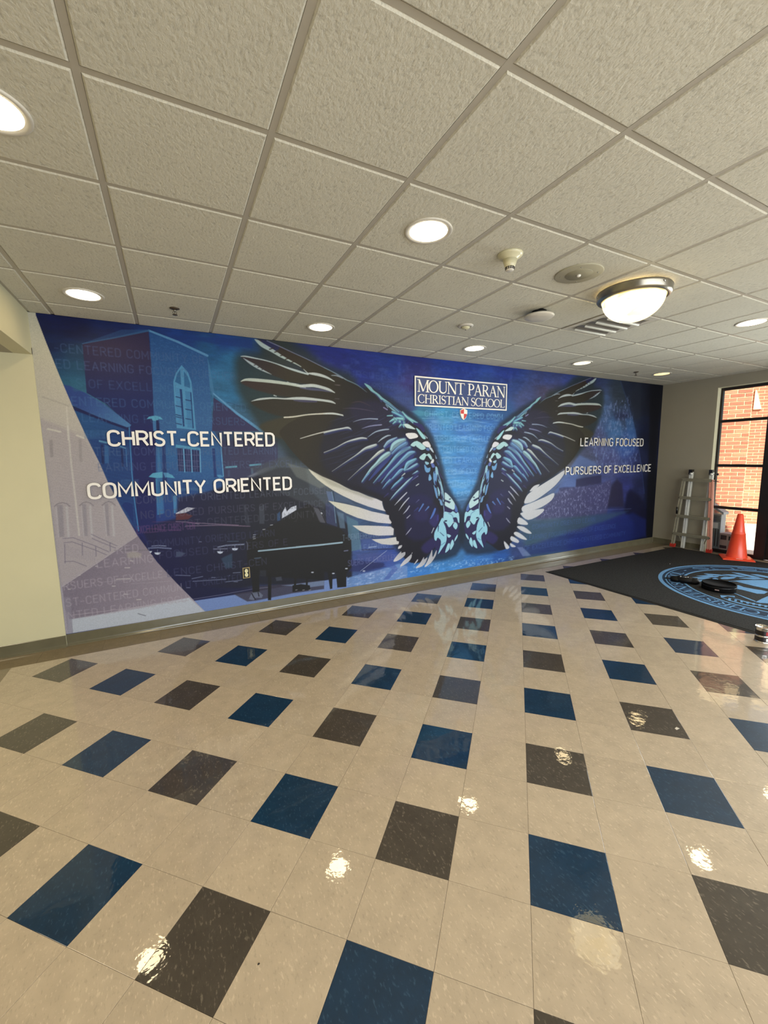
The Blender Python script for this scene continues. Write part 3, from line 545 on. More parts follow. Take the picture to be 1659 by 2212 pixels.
('s',[(1.777,0.346,0.0073),(1.796,0.343,0.0073)],(200,205,220),0.0056,0.9,0),
('s',[(2.007,0.283,0.0075),(2.026,0.28,0.0075)],(200,205,220),0.0058,0.9,0),
('p',[(0.779,0.465),(0.845,0.455),(0.842,0.385),(0.776,0.4)],(50,55,68),0.0096,0.6,0,None,None),
('p',[(0.943,0.36),(1.007,0.361),(1.015,0.314),(0.95,0.318)],(75,80,95),0.0099,0.7,0,None,None),
('s',[(0.084,1.285,0.0026),(0.331,1.329,0.0027)],(40,60,90),0.0043,0.5,0),
('p',[(-0.902,2.862),(-0.855,2.655),(-0.787,2.378),(-0.715,2.11),(-0.638,1.852),(-0.57,1.647),(-0.516,1.452),(-0.428,1.207),(-0.32,0.933),(-0.184,0.676),(-0.038,0.453),(0.207,0.104),(-0.941,0.11),(-1.03,0.129),(-0.996,1.174),(-1.033,1.772),(-1.011,2.305),(-0.979,2.931),(-0.903,2.913)],(196,190,170),0.0029,1,0,(168,160,172),[(-0.831,2.582),(-0.745,1.027)]),
('p',[(-0.975,2.042),(-0.653,1.872),(-0.518,1.435),(-0.43,1.19),(-0.327,0.943),(-0.964,0.553),(-0.995,1.255)],(166,158,162),0.0499,0.7,0,None,None),
('p',[(-0.941,0.549),(-0.326,0.952),(-0.184,0.676),(-0.038,0.453),(0.076,0.281),(-0.372,0.265),(-0.919,0.233),(-0.941,0.368)],(122,113,130),0.0036,0.92,0,(150,138,150),[(-0.703,0.722),(-0.046,0.35)]),
('p',[(-0.925,0.243),(-0.374,0.246),(0.067,0.277),(0.207,0.104),(-0.941,0.11)],(188,194,206),0.0144,0.9,0,None,None),
('p',[(-0.943,0.455),(-0.893,0.447),(-0.903,0.111),(-0.941,0.11)],(140,134,150),0.0072,0.7,0,None,None),
('s',[(-0.896,2.025,0.0014),(-0.634,1.901,0.0015)],(140,132,138),0.0036,0.28,0),
('s',[(-0.896,2.001,0.0014),(-0.628,1.878,0.0015)],(140,132,138),0.0036,0.28,0),
('s',[(-0.896,1.977,0.0014),(-0.623,1.855,0.0015)],(140,132,138),0.0036,0.28,0),
('s',[(-0.896,1.953,0.0014),(-0.617,1.833,0.0015)],(140,132,138),0.0036,0.28,0),
('s',[(-0.896,1.929,0.0014),(-0.612,1.81,0.0015)],(140,132,138),0.0036,0.28,0),
('s',[(-0.896,1.905,0.0014),(-0.606,1.787,0.0015)],(140,132,138),0.0036,0.28,0),
('s',[(-0.896,1.881,0.0014),(-0.601,1.764,0.0015)],(140,132,138),0.0036,0.28,0),
('s',[(-0.896,1.856,0.0014),(-0.595,1.741,0.0015)],(140,132,138),0.0036,0.28,0),
('s',[(-0.895,1.832,0.0014),(-0.589,1.718,0.0015)],(140,132,138),0.0036,0.28,0),
('s',[(-0.895,1.808,0.0014),(-0.584,1.695,0.0015)],(140,132,138),0.0036,0.28,0),
('s',[(-0.895,1.783,0.0014),(-0.578,1.672,0.0015)],(140,132,138),0.0036,0.28,0),
('s',[(-0.895,1.759,0.0014),(-0.573,1.648,0.0015)],(140,132,138),0.0036,0.28,0),
('s',[(-0.895,1.734,0.0014),(-0.567,1.625,0.0015)],(140,132,138),0.0036,0.28,0),
('s',[(-0.895,1.71,0.0014),(-0.561,1.602,0.0015)],(140,132,138),0.0036,0.28,0),
('s',[(-0.895,1.685,0.0014),(-0.556,1.578,0.0015)],(140,132,138),0.0036,0.28,0),
('s',[(-0.895,1.66,0.0014),(-0.55,1.554,0.0015)],(140,132,138),0.0036,0.28,0),
('s',[(-0.895,1.636,0.0014),(-0.544,1.531,0.0015)],(140,132,138),0.0036,0.28,0),
('s',[(-0.895,1.611,0.0014),(-0.538,1.507,0.0015)],(140,132,138),0.0036,0.28,0),
('s',[(-0.895,1.586,0.0014),(-0.533,1.483,0.0015)],(140,132,138),0.0036,0.28,0),
('s',[(-0.895,1.561,0.0014),(-0.527,1.46,0.0015)],(140,132,138),0.0036,0.28,0),
('s',[(-0.895,1.536,0.0014),(-0.521,1.436,0.0016)],(140,132,138),0.0036,0.28,0),
('s',[(-0.894,1.511,0.0014),(-0.515,1.412,0.0016)],(140,132,138),0.0036,0.28,0),
('s',[(-0.894,1.486,0.0014),(-0.51,1.388,0.0016)],(140,132,138),0.0036,0.28,0),
('s',[(-0.894,1.461,0.0014),(-0.504,1.363,0.0016)],(140,132,138),0.0036,0.28,0),
('s',[(-0.894,1.436,0.0014),(-0.498,1.339,0.0016)],(140,132,138),0.0036,0.28,0),
('s',[(-0.894,1.411,0.0014),(-0.492,1.315,0.0016)],(140,132,138),0.0036,0.28,0),
('s',[(-0.894,1.386,0.0014),(-0.486,1.291,0.0016)],(140,132,138),0.0036,0.28,0),
('s',[(-0.894,1.361,0.0014),(-0.48,1.266,0.0016)],(140,132,138),0.0036,0.28,0),
('s',[(-0.894,1.336,0.0014),(-0.474,1.242,0.0016)],(140,132,138),0.0036,0.28,0),
('s',[(-0.894,1.31,0.0014),(-0.468,1.217,0.0016)],(140,132,138),0.0036,0.28,0),
('s',[(-0.894,1.285,0.0014),(-0.462,1.192,0.0016)],(140,132,138),0.0036,0.28,0),
('s',[(-0.894,1.26,0.0014),(-0.457,1.168,0.0016)],(140,132,138),0.0036,0.28,0),
('s',[(-0.894,1.234,0.0014),(-0.451,1.143,0.0016)],(140,132,138),0.0036,0.28,0),
('s',[(-0.893,1.209,0.0014),(-0.445,1.118,0.0016)],(140,132,138),0.0036,0.28,0),
('s',[(-0.893,1.183,0.0014),(-0.438,1.093,0.0016)],(140,132,138),0.0036,0.28,0),
('s',[(-0.893,1.158,0.0014),(-0.432,1.068,0.0016)],(140,132,138),0.0036,0.28,0),
('s',[(-0.893,1.132,0.0014),(-0.426,1.043,0.0016)],(140,132,138),0.0036,0.28,0),
('s',[(-0.893,1.106,0.0014),(-0.42,1.018,0.0016)],(140,132,138),0.0036,0.28,0),
('s',[(-0.922,2.207,0.0072),(-0.851,2.179,0.0073),(-0.752,2.141,0.0074)],(170,165,155),0.0072,0.7,0),
('s',[(-0.764,2.13,0.0056),(-0.778,1.851,0.0056)],(205,200,190),0.0074,0.7,0),
('s',[(-0.771,1.97,0.0065),(-0.777,1.632,0.0065),(-0.775,1.287,0.0065),(-0.777,1.004,0.0065)],(205,200,195),0.0074,0.6,0),
('s',[(-0.912,1.941,0.0072),(-0.828,1.919,0.0073)],(205,200,190),0.0072,0.8,0),
('s',[(-0.715,1.89,0.0075),(-0.666,1.867,0.0076)],(205,200,190),0.0075,0.8,0),
('p',[(-0.912,1.848),(-0.888,1.849),(-0.897,1.702),(-0.918,1.702)],(135,130,132),0.0108,0.6,0,None,None),
('p',[(-0.706,1.863),(-0.684,1.857),(-0.696,1.658),(-0.716,1.659)],(140,136,138),0.0113,0.5,0,None,None),
('s',[(-0.929,1.276,0.0047),(-0.905,1.298,0.0047),(-0.872,1.305,0.0047),(-0.841,1.294,0.0048),(-0.821,1.269,0.0048)],(120,115,125),0.0054,0.6,0),
('p',[(-0.911,1.288),(-0.87,1.286),(-0.885,1.001),(-0.921,1.004)],(130,126,138),0.0144,0.55,0,None,None),
('s',[(-0.844,1.263,0.0073),(-0.855,0.997,0.0073)],(188,186,192),0.011,0.6,0),
('s',[(-0.919,1.268,0.0036),(-0.924,1.004,0.0036)],(185,182,190),0.0072,0.5,0),
('s',[(-0.75,1.271,0.0048),(-0.726,1.294,0.0049),(-0.698,1.301,0.0049),(-0.671,1.291,0.0049),(-0.65,1.264,0.0049)],(120,115,125),0.0056,0.6,0),
('p',[(-0.732,1.284),(-0.701,1.282),(-0.715,0.991),(-0.741,0.993)],(130,126,138),0.0149,0.55,0,None,None),
('s',[(-0.674,1.259,0.0075),(-0.683,0.987,0.0075)],(188,186,192),0.0113,0.6,0),
('s',[(-0.74,1.263,0.0037),(-0.744,0.993,0.0037)],(185,182,190),0.0075,0.5,0),
('s',[(-0.582,1.264,0.005),(-0.556,1.287,0.005),(-0.53,1.295,0.005),(-0.505,1.284,0.0051),(-0.483,1.257,0.0051)],(120,115,125),0.0058,0.6,0),
('p',[(-0.563,1.277),(-0.536,1.275),(-0.549,0.978),(-0.57,0.98)],(130,126,138),0.0154,0.55,0,None,None),
('s',[(-0.508,1.252,0.0078),(-0.516,0.974,0.0078)],(188,186,192),0.0117,0.6,0),
('s',[(-0.571,1.256,0.0038),(-0.573,0.98,0.0038)],(185,182,190),0.0077,0.5,0),
('s',[(-0.896,0.986,0.0036),(-0.823,0.987,0.0037),(-0.664,0.893,0.0038),(-0.567,0.826,0.0038)],(118,112,132),0.0036,0.7,0),
('s',[(-0.893,0.948,0.0036),(-0.833,0.95,0.0037),(-0.667,0.854,0.0038),(-0.588,0.801,0.0038)],(118,112,132),0.0036,0.7,0),
('s',[(-0.686,1.004,0.0038),(-0.608,0.949,0.0038),(-0.497,0.874,0.0039)],(118,112,132),0.0038,0.7,0),
('s',[(-0.683,0.965,0.0038),(-0.611,0.918,0.0038),(-0.512,0.856,0.0039)],(118,112,132),0.0038,0.7,0),
('s',[(-0.903,0.778,0.0036),(-0.837,0.773,0.0037),(-0.749,0.715,0.0037)],(118,112,132),0.0036,0.7,0),
('s',[(-0.889,0.933,0.0036),(-0.901,0.766,0.0036)],(118,112,132),0.0036,0.7,0),
('s',[(-0.761,0.934,0.0037),(-0.768,0.819,0.0037)],(118,112,132),0.0037,0.7,0),
('s',[(-0.664,0.893,0.0038),(-0.669,0.799,0.0038)],(118,112,132),0.0038,0.7,0),
('s',[(-0.553,0.912,0.0039),(-0.556,0.833,0.0039)],(118,112,132),0.0039,0.7,0),
('s',[(-0.878,0.916,0.0016),(-0.884,0.826,0.0016)],(135,130,148),0.0036,0.5,0),
('s',[(-0.866,0.911,0.0016),(-0.871,0.821,0.0016)],(135,130,148),0.0036,0.5,0),
('s',[(-0.853,0.906,0.0016),(-0.858,0.816,0.0016)],(135,130,148),0.0037,0.5,0),
('s',[(-0.84,0.901,0.0016),(-0.845,0.812,0.0016)],(135,130,148),0.0037,0.5,0),
('s',[(-0.827,0.895,0.0017),(-0.832,0.807,0.0016)],(135,130,148),0.0037,0.5,0),
('s',[(-0.814,0.89,0.0017),(-0.819,0.802,0.0017)],(135,130,148),0.0037,0.5,0),
('s',[(-0.801,0.885,0.0017),(-0.806,0.797,0.0017)],(135,130,148),0.0037,0.5,0),
('s',[(-0.788,0.879,0.0017),(-0.793,0.793,0.0017)],(135,130,148),0.0037,0.5,0),
('s',[(-0.775,0.874,0.0017),(-0.78,0.788,0.0017)],(135,130,148),0.0037,0.5,0),
('s',[(-0.762,0.869,0.0017),(-0.767,0.783,0.0017)],(135,130,148),0.0037,0.5,0),
('s',[(-0.748,0.863,0.0017),(-0.753,0.778,0.0017)],(135,130,148),0.0037,0.5,0),
('s',[(-0.735,0.858,0.0017),(-0.74,0.773,0.0017)],(135,130,148),0.0037,0.5,0),
('s',[(-0.722,0.852,0.0017),(-0.727,0.769,0.0017)],(135,130,148),0.0037,0.5,0),
('s',[(-0.708,0.847,0.0017),(-0.713,0.764,0.0017)],(135,130,148),0.0037,0.5,0),
('s',[(-0.695,0.841,0.0017),(-0.7,0.759,0.0017)],(135,130,148),0.0038,0.5,0),
('s',[(-0.682,0.836,0.0017),(-0.686,0.754,0.0017)],(135,130,148),0.0038,0.5,0),
('p',[(-0.429,0.802),(-0.367,0.811),(-0.308,0.779),(-0.318,0.74),(-0.426,0.753)],(170,165,155),0.0237,0.6,0,None,None),
('s',[(-0.526,0.839,0.0023),(-0.25,0.807,0.0024)],(100,98,105),0.0039,0.6,0),
('s',[(-0.405,0.722,0.0048),(-0.385,0.717,0.0048)],(190,184,186),0.004,0.8,0),
('s',[(-0.454,0.661,0.0047),(-0.417,0.656,0.0047)],(190,184,186),0.0039,0.8,0),
('s',[(-0.529,0.56,0.0046),(-0.422,0.55,0.0047)],(190,184,186),0.0039,0.8,0),
('s',[(-0.568,0.499,0.0046),(-0.548,0.496,0.0046)],(190,184,186),0.0038,0.8,0),
('s',[(-0.384,0.335,0.0048),(-0.35,0.332,0.0048)],(190,184,186),0.004,0.8,0),
('s',[(-0.482,0.408,0.0047),(-0.455,0.4,0.0047)],(190,184,186),0.0039,0.8,0),
('s',[(-0.902,0.523,0.0043),(-0.887,0.521,0.0044)],(190,184,186),0.0036,0.8,0),
('s',[(-0.68,0.706,0.0045),(-0.667,0.704,0.0045)],(190,184,186),0.0038,0.8,0),
('s',[(-0.812,0.64,0.0044),(-0.803,0.639,0.0044)],(190,184,186),0.0037,0.8,0),
('s',[(-0.649,0.55,0.0023),(-0.416,0.539,0.0024),(-0.106,0.527,0.0025)],(165,158,170),0.0038,0.6,0),
('s',[(-0.42,0.499,0.0024),(-0.087,0.473,0.0025)],(165,158,170),0.0039,0.6,0),
('s',[(-0.894,0.278,0.0029),(-0.507,0.265,0.0031),(0.063,0.253,0.0034)],(175,165,175),0.0036,0.7,0),
('s',[(-0.385,0.196,0.004),(-0.324,0.162,0.004)],(110,112,122),0.004,0.8,0),
('p',[(-0.371,0.813),(-0.261,0.8),(-0.215,0.795),(-0.205,0.766),(-0.256,0.763)],(210,215,225),0.004,0.0,0,None,None),
('p',[(6.751,2.918),(7.059,2.445),(7.273,2.048),(7.519,1.431),(7.697,0.785),(7.882,0.109),(7.995,0.098),(7.946,2.883)],(12,20,46),0.0595,0.5,0,None,None),
('p',[(7.256,2.911),(7.355,2.918),(7.402,2.263),(7.201,2.257),(6.968,2.631)],(38,46,62),0.0833,0.5,0,None,None),
('p',[(7.615,2.876),(7.946,2.883),(7.981,0.099),(7.799,0.118)],(3,6,20),0.1076,0.8,0,None,None),
('s',[(6.778,2.878,0.0099),(7.059,2.445,0.0102),(7.273,2.048,0.0104),(7.519,1.431,0.0107),(7.651,0.949,0.0108)],(60,85,140),0.0298,0.5,0),
('p',[(6.955,2.279),(7.174,2.279),(7.308,1.957),(7.09,1.895)],(62,110,170),0.0607,0.5,0,None,None),
('p',[(6.641,2.356),(7.042,2.371),(7.051,2.282),(6.698,2.242)],(38,44,80),0.0785,0.6,0,None,None),
('n',[(6.127,2.379),(7.016,2.633),(7.273,2.048),(7.463,1.463),(6.309,1.472),(6.025,1.747),(6.254,2.145)],(128,146,196),0.8,0.03,0.05,0.1307,0),
('p',[(5.84,1.664),(6.26,1.531),(6.311,1.443),(5.675,1.36),(5.175,1.076),(5.438,1.27),(5.666,1.486)],(96,120,175),0.0544,0.75,0,None,None),
('p',[(5.672,1.402),(5.841,1.355),(5.772,1.145),(5.291,1.07),(5.441,1.215)],(90,115,180),0.0535,0.6,0,None,None),
('p',[(5.794,1.272),(6.411,1.323),(6.428,1.175),(5.793,1.133)],(46,46,82),0.0361,0.85,0,None,None),
('p',[(5.405,1.147),(5.525,1.156),(5.772,1.145),(5.774,1.116),(5.408,1.092)],(48,48,84),0.0347,0.7,0,None,None),
('p',[(5.447,1.118),(6.423,1.175),(6.672,1.24),(6.717,0.997),(6.608,0.638),(6.063,0.65),(4.928,0.696),(5.071,0.863)],(72,70,112),0.0697,0.85,0,None,None),
('n',[(5.447,1.118),(6.423,1.175),(6.651,1.211),(6.675,0.938),(6.555,0.703),(6.063,0.65),(4.928,0.696),(5.071,0.863)],(150,155,195),1.0,0.022,0.03,0.0871,0.2),
('p',[(6.704,1.149),(6.839,1.234),(6.993,1.137),(7.083,0.728),(6.621,0.759)],(40,36,62),0.079,0.8,0,None,None),
('p',[(7.133,0.975),(7.228,1.033),(7.44,0.96),(7.7,0.752),(7.799,0.118),(7.089,0.665)],(16,18,48),0.1029,0.8,0,None,None),
('p',[(4.745,0.67),(5.515,0.649),(6.606,0.654),(7.215,0.656),(6.388,0.488),(5.529,0.419),(4.76,0.316),(4.664,0.435)],(56,84,108),0.0646,0.7,0,None,None),
('p',[(4.688,0.283),(5.33,0.367),(6.387,0.504),(7.347,0.615),(7.761,0.453),(7.799,0.118),(6.42,0.104),(4.823,0.129)],(26,42,118),0.0802,0.6,0,None,None),
('s',[(5.926,0.748,0.0046),(7.288,0.691,0.0052)],(110,115,160),0.0091,0.5,0),
('p',[(4.548,0.296),(4.663,0.283),(4.844,0.131),(4.669,0.141)],(150,165,210),0.0237,0.5,0,None,None),
('n',[(2.993,2.171),(4.153,2.303),(4.089,1.564),(3.605,0.937),(3.452,0.432),(3.368,0.953),(3.029,1.82)],(150,195,235),0.5,0.25,0.03,0.0657,0),
('n',[(2.635,0.167),(2.777,0.29),(4.216,0.173),(4.584,0.163),(4.4,0.079)],(150,190,235),0.8,0.03,0.02,0.0251,0),
('n',[(1.279,2.77),(6.301,2.864),(5.652,2.679),(4.322,2.406),(1.917,2.603)],(80,105,175),0.3,0.06,0.05,0.052,0),
('p',[(2.694,2.228),(2.79,2.245),(3.029,2.213),(3.208,2.224),(3.187,2.196),(2.811,2.174)],(90,165,195),0.019,0.5,0,None,None),
('s',[(2.864,2.145,0.0039),(3.051,2.15,0.004)],(130,180,215),0.0065,0.6,0),
('t', '-CENTERED COMMUNITY OR', -0.801, 0.357, 2.622, 0.4, (75, 100, 145)),
('t', 'ED LEARNING FOCUSED PURSUERS', -0.803, 0.696, 2.49, 0.4, (75, 105, 150)),
('t', 'S OF EXCELLENCE CHRIST', -0.678, 0.488, 2.338, 0.3, (70, 115, 160)),
('t', 'ENTERED COMMUNITY ORIENTED', -0.724, 0.723, 2.184, 0.38, (70, 115, 160)),
('t', 'LEARNING FOCUSED PURSUERS OF', -0.661, 0.855, 2.045, 0.33, (70, 115, 160)),
('t', 'S OF EXCELLENCE CHRIST', -0.66, -0.489, 1.899, 0.2, (70, 115, 160)),
('t', 'TERED COMMUNITY ORIENTED LEARNIN', -0.595, 1.013, 1.748, 0.4, (85, 105, 145)),
('t', 'EARNING FOCUSED PURSUERS OF EXCELLEN', -0.58, 1.376, 1.608, 0.38, (85, 100, 140)),
('t', 'IST-CENTERED COMMUNIT', -0.419, -0.279, 1.452, 0.2, (70, 115, 160)),
('t', 'COMMUNITY ORIENTED LEARNING FOCUSED', -0.313, 1.583, 1.296, 0.42, (105, 110, 130)),
('t', 'NG FOCUSED PURSUERS OF EXCELLENCE C', -0.283, 1.601, 1.151, 0.4, (95, 95, 115)),
('t', 'IST-CENTERED COMMUNITY ON', 0.086, 1.597, 1.036, 0.35, (95, 100, 115)),
('t', 'EXCELLENCE CHRIST-CEN', -0.328, 0.168, 1.012, 0.5, (110, 70, 120)),
('t', 'COMMUNITY ORIENTED LEARN', -0.256, 0.951, 0.862, 0.4, (70, 75, 110)),
('t', 'FOCUSED PURSUERS OF E', -0.16, 1.089, 0.746, 0.4, (75, 78, 112)),
('t', 'LENCE CHRIST-CEN', -0.105, 0.851, 0.558, 0.45, (75, 80, 112)),
('t', 'ITY ORIENTED', 0.051, 0.577, 0.415, 0.4, (72, 78, 112)),
('t', 'RED', -0.503, -0.335, 0.838, 0.5, (172, 164, 176)),
('t', 'LEARNING', -0.667, -0.22, 0.724, 0.5, (172, 164, 176)),
('t', 'RSUERS OF EXCELLE', -0.93, -0.153, 0.554, 0.5, (172, 164, 176)),
('t', 'ST-CENTERED COMMUN', -0.926, 0.006, 0.4, 0.5, (172, 164, 176)),
('t', 'NTED LEARNING FOCU', -0.922, 0.041, 0.275, 0.5, (172, 164, 176)),
('t', 'T-CENTERED LEARNING', 1.75, 2.436, 0.722, 0.5, (120, 140, 165)),
('t', 'SUERS OF EXCELLENCE', 1.811, 2.554, 0.406, 0.55, (110, 115, 165)),
('t', 'CENTERED COM', 1.946, 2.552, 0.226, 0.5, (120, 135, 190)),
('t', 'LEARNING', 1.974, 2.355, 0.575, 0.5, (120, 140, 185)),
('t', 'CHRIST-CENTERED COMM', 2.909, 4.199, 2.206, 0.5, (135, 190, 235)),
('t', 'ORIENTED LEARNING FOCUS', 2.909, 4.161, 2.042, 0.5, (135, 190, 235)),
('t', 'PURSUERS OF EXCELLEN', 3.05, 4.012, 1.898, 0.5, (135, 190, 235)),
('t', 'T-CENTERED COMMU', 3.101, 3.932, 1.757, 0.5, (135, 190, 235)),
('t', 'TED LEARNING', 3.153, 3.853, 1.609, 0.5, (135, 190, 235)),
('t', 'SERS OF EXCE', 3.228, 3.758, 1.463, 0.5, (135, 190, 235)),
('t', 'ENTERED L', 3.259, 3.72, 1.309, 0.5, (135, 190, 235)),
('t', 'LEARN', 3.366, 3.666, 1.16, 0.5, (135, 190, 235)),
('t', 'COMMUNITY ORIENTED LEARN', 4.856, 6.309, 0.578, 0.5, (75, 105, 170)),
('t', 'LEARNING FOCUSED PURSUERS OF EXCELLENCE', 4.746, 6.881, 0.416, 0.5, (75, 105, 170)),
('t', 'OF EXCELLENCE CHRIST-CENTERED COMMUNITY', 4.704, 7.158, 0.26, 0.5, (75, 105, 170)),
('t', 'PURSUERS OF EXCELLENCE', 1.804, 3.503, 2.617, 0.35, (60, 85, 150)),
('t', 'CHRIST COMMUN', 2.09, 2.666, 2.498, 0.4, (70, 90, 150)),
('t', 'EXCELLENC', 2.425, 2.719, 2.356, 0.4, (80, 95, 140)),
('p',[(0.671,2.697),(0.892,2.755),(0.897,2.846),(1.284,2.889),(1.587,2.702),(1.974,2.556),(1.79,2.132),(1.557,1.817),(1.308,1.613),(1.037,1.816),(0.852,1.983),(0.746,2.191),(0.663,2.326),(0.641,2.483)],(34,46,46),0.1232,0.8,1,None,None),
('p',[(2.03,2.482),(2.332,2.42),(2.651,2.244),(2.958,2.025),(3.138,1.671),(3.251,1.334),(3.328,1.194),(3.526,0.878),(3.553,0.617),(3.414,0.306),(2.777,0.29),(2.434,0.545),(2.31,1.027),(1.765,1.283),(1.55,1.609),(1.79,2.132)],(22,34,52),0.081,0.8,1,None,None),
('p',[(0.853,2.872),(0.988,2.873),(1.172,2.808),(1.266,2.772),(1.462,2.703),(1.645,2.63),(1.803,2.565),(1.8,2.488),(1.679,2.536),(1.531,2.58),(1.407,2.584),(1.317,2.637),(1.214,2.688),(1.101,2.736),(1.022,2.767),(0.908,2.831)],(46,35,31),0.0097,1,1,(46,42,34),[(1.05,2.795),(1.389,2.663)]),
('p',[(0.911,2.879),(1.027,2.857),(1.104,2.814),(1.022,2.767),(0.953,2.817)],(28,36,90),0.0197,0.8,1,None,None),
('p',[(0.705,2.692),(0.818,2.693),(0.965,2.672),(1.109,2.633),(1.315,2.59),(1.407,2.57),(1.531,2.58),(1.702,2.516),(1.753,2.442),(1.601,2.44),(1.381,2.467),(1.205,2.475),(1.011,2.533),(0.895,2.576),(0.783,2.63)],(46,36,44),0.0095,1,1,(46,42,34),[(0.754,2.671),(1.175,2.566)]),
('p',[(0.694,2.446),(0.774,2.471),(0.955,2.471),(1.169,2.446),(1.344,2.424),(1.525,2.414),(1.705,2.39),(1.749,2.308),(1.596,2.307),(1.375,2.317),(1.129,2.317),(1.001,2.337),(0.833,2.372),(0.721,2.416)],(56,42,40),0.0238,0.95,1,(46,42,34),[(0.835,2.424),(1.236,2.383)]),
('p',[(0.781,2.254),(0.926,2.287),(1.094,2.302),(1.303,2.313),(1.521,2.31),(1.71,2.277),(1.791,2.167),(1.591,2.166),(1.369,2.151),(1.12,2.109),(0.939,2.149),(0.824,2.204)],(46,42,34),0.0289,0.95,1,None,None),
('p',[(0.866,2.022),(1.12,2.109),(1.368,2.145),(1.668,2.169),(1.791,2.152),(1.785,1.942),(1.505,1.867),(1.284,1.852),(1.074,1.878),(0.909,1.943)],(60,56,42),0.0391,0.95,1,None,None),
('p',[(1.586,2.657),(1.753,2.59),(1.932,2.527),(2.059,2.457),(2.149,2.489),(2.3,2.376),(2.45,2.307),(2.572,2.213),(2.785,2.09),(2.874,2.029),(2.951,1.908),(3.065,1.726),(3.102,1.546),(3.183,1.386),(3.199,1.213),(3.215,1.039),(3.208,0.902),(3.331,0.766),(3.411,0.566),(3.334,0.445),(3.105,0.458),(2.906,0.336),(2.812,0.286),(2.636,0.327),(2.514,0.506),(2.475,0.642),(2.411,0.838),(2.322,1.008),(2.286,1.126),(2.148,1.196),(1.93,1.275),(1.79,1.33),(1.654,1.395),(1.544,1.441),(1.374,1.55),(1.233,1.69),(1.099,1.865),(1.068,1.963),(1.25,2.09),(1.515,2.173),(1.575,2.327),(1.524,2.424),(1.67,2.574)],(46,42,34),0.0136,1,1,(25,26,40),[(1.513,2.123),(2.136,1.818)]),
('p',[(1.797,1.362),(2.131,1.599),(2.782,1.587),(3.192,1.214),(3.201,0.902),(3.332,0.702),(3.373,0.473),(3.105,0.458),(2.812,0.298),(2.636,0.339),(2.514,0.524),(2.411,0.838),(2.322,1.008),(2.286,1.126),(2.148,1.196)],(22,21,36),0.0336,0.92,1,None,None),
('p',[(1.945,1.384),(2.134,1.709),(2.452,1.987),(2.784,1.82),(3.03,1.343),(2.994,1.04),(2.508,1.13)],(28,32,72),0.0686,0.75,1,None,None),
('p',[(2.642,1.122),(2.922,1.166),(3.141,0.907),(2.994,0.608),(2.639,0.644)],(34,32,84),0.0753,0.55,1,None,None),
('p',[(1.56,1.92),(1.967,2.295),(2.456,2.263),(2.581,1.819),(2.315,1.37),(1.943,1.329),(1.548,1.557)],(32,32,50),0.0758,0.75,1,None,None),
('p',[(1.879,2.239),(2.207,2.333),(2.519,2.155),(2.485,1.987),(2.079,1.98)],(40,38,66),0.0793,0.7,1,None,None),
('s',[(2.38,1.976,0.0018),(2.258,1.925,0.0039),(2.139,1.864,0.0015)],(58,74,122),0.0091,0.35,1),
('s',[(2.338,1.673,0.0018),(2.259,1.634,0.0039),(2.182,1.585,0.0015)],(58,74,122),0.009,0.35,1),
('s',[(1.799,1.63,0.0017),(1.69,1.61,0.0036),(1.584,1.586,0.0014)],(58,74,122),0.0084,0.35,1),
('s',[(2.472,1.646,0.0018),(2.358,1.6,0.0039),(2.245,1.543,0.0015)],(58,74,122),0.0092,0.35,1),
('s',[(1.909,1.696,0.0017),(1.791,1.66,0.0036),(1.676,1.616,0.0014)],(58,74,122),0.0085,0.35,1),
('s',[(2.646,1.922,0.0019),(2.509,1.862,0.004),(2.375,1.788,0.0015)],(58,74,122),0.0094,0.35,1),
('s',[(2.14,1.93,0.0018),(1.994,1.887,0.0037),(1.85,1.835,0.0014)],(58,74,122),0.0088,0.35,1),
('s',[(1.972,2.106,0.0017),(1.901,2.086,0.0037),(1.831,2.063,0.0014)],(58,74,122),0.0086,0.35,1),
('s',[(1.814,1.765,0.0017),(1.725,1.747,0.0036),(1.638,1.724,0.0014)],(58,74,122),0.0084,0.35,1),
('s',[(2.205,1.824,0.0018),(2.084,1.783,0.0038),(1.965,1.734,0.0014)],(58,74,122),0.0089,0.35,1),
('s',[(2.16,1.628,0.0018),(1.99,1.585,0.0037),(1.824,1.531,0.0014)],(58,74,122),0.0088,0.35,1),
('s',[(2.536,1.578,0.0019),(2.379,1.514,0.0039),(2.226,1.435,0.0015)],(58,74,122),0.0093,0.35,1),
('s',[(1.921,1.646,0.0017),(1.804,1.612,0.0036),(1.69,1.57,0.0014)],(58,74,122),0.0085,0.35,1),
('s',[(2.613,1.565,0.0019),(2.546,1.537,0.004),(2.48,1.503,0.0015)],(58,74,122),0.0094,0.35,1),
('s',[(2.129,2.012,0.0018),(1.99,1.963,0.0037),(1.854,1.905,0.0014)],(58,74,122),0.0088,0.35,1),
('s',[(2.555,2.207,0.0019),(2.427,2.14,0.004),(2.3,2.058,0.0015)],(58,74,122),0.0093,0.35,1),
('s',[(2.035,1.848,0.0017),(1.867,1.805,0.0037),(1.703,1.753,0.0014)],(58,74,122),0.0087,0.35,1),
('s',[(2.525,2.214,0.0019),(2.45,2.176,0.004),(2.376,2.13,0.0015)],(58,74,122),0.0093,0.35,1),
('s',[(1.991,2.158,0.0017),(1.845,2.106,0.0037),(1.702,2.043,0.0014)],(58,74,122),0.0086,0.35,1),
('s',[(1.957,1.925,0.0017),(1.849,1.901,0.0037),(1.742,1.872,0.0014)],(58,74,122),0.0086,0.35,1),
('s',[(2.09,1.826,0.0017),(1.963,1.793,0.0037),(1.838,1.753,0.0014)],(58,74,122),0.0087,0.35,1),
('s',[(2.138,1.728,0.0018),(2.057,1.699,0.0038),(1.978,1.664,0.0014)],(58,74,122),0.0088,0.35,1),
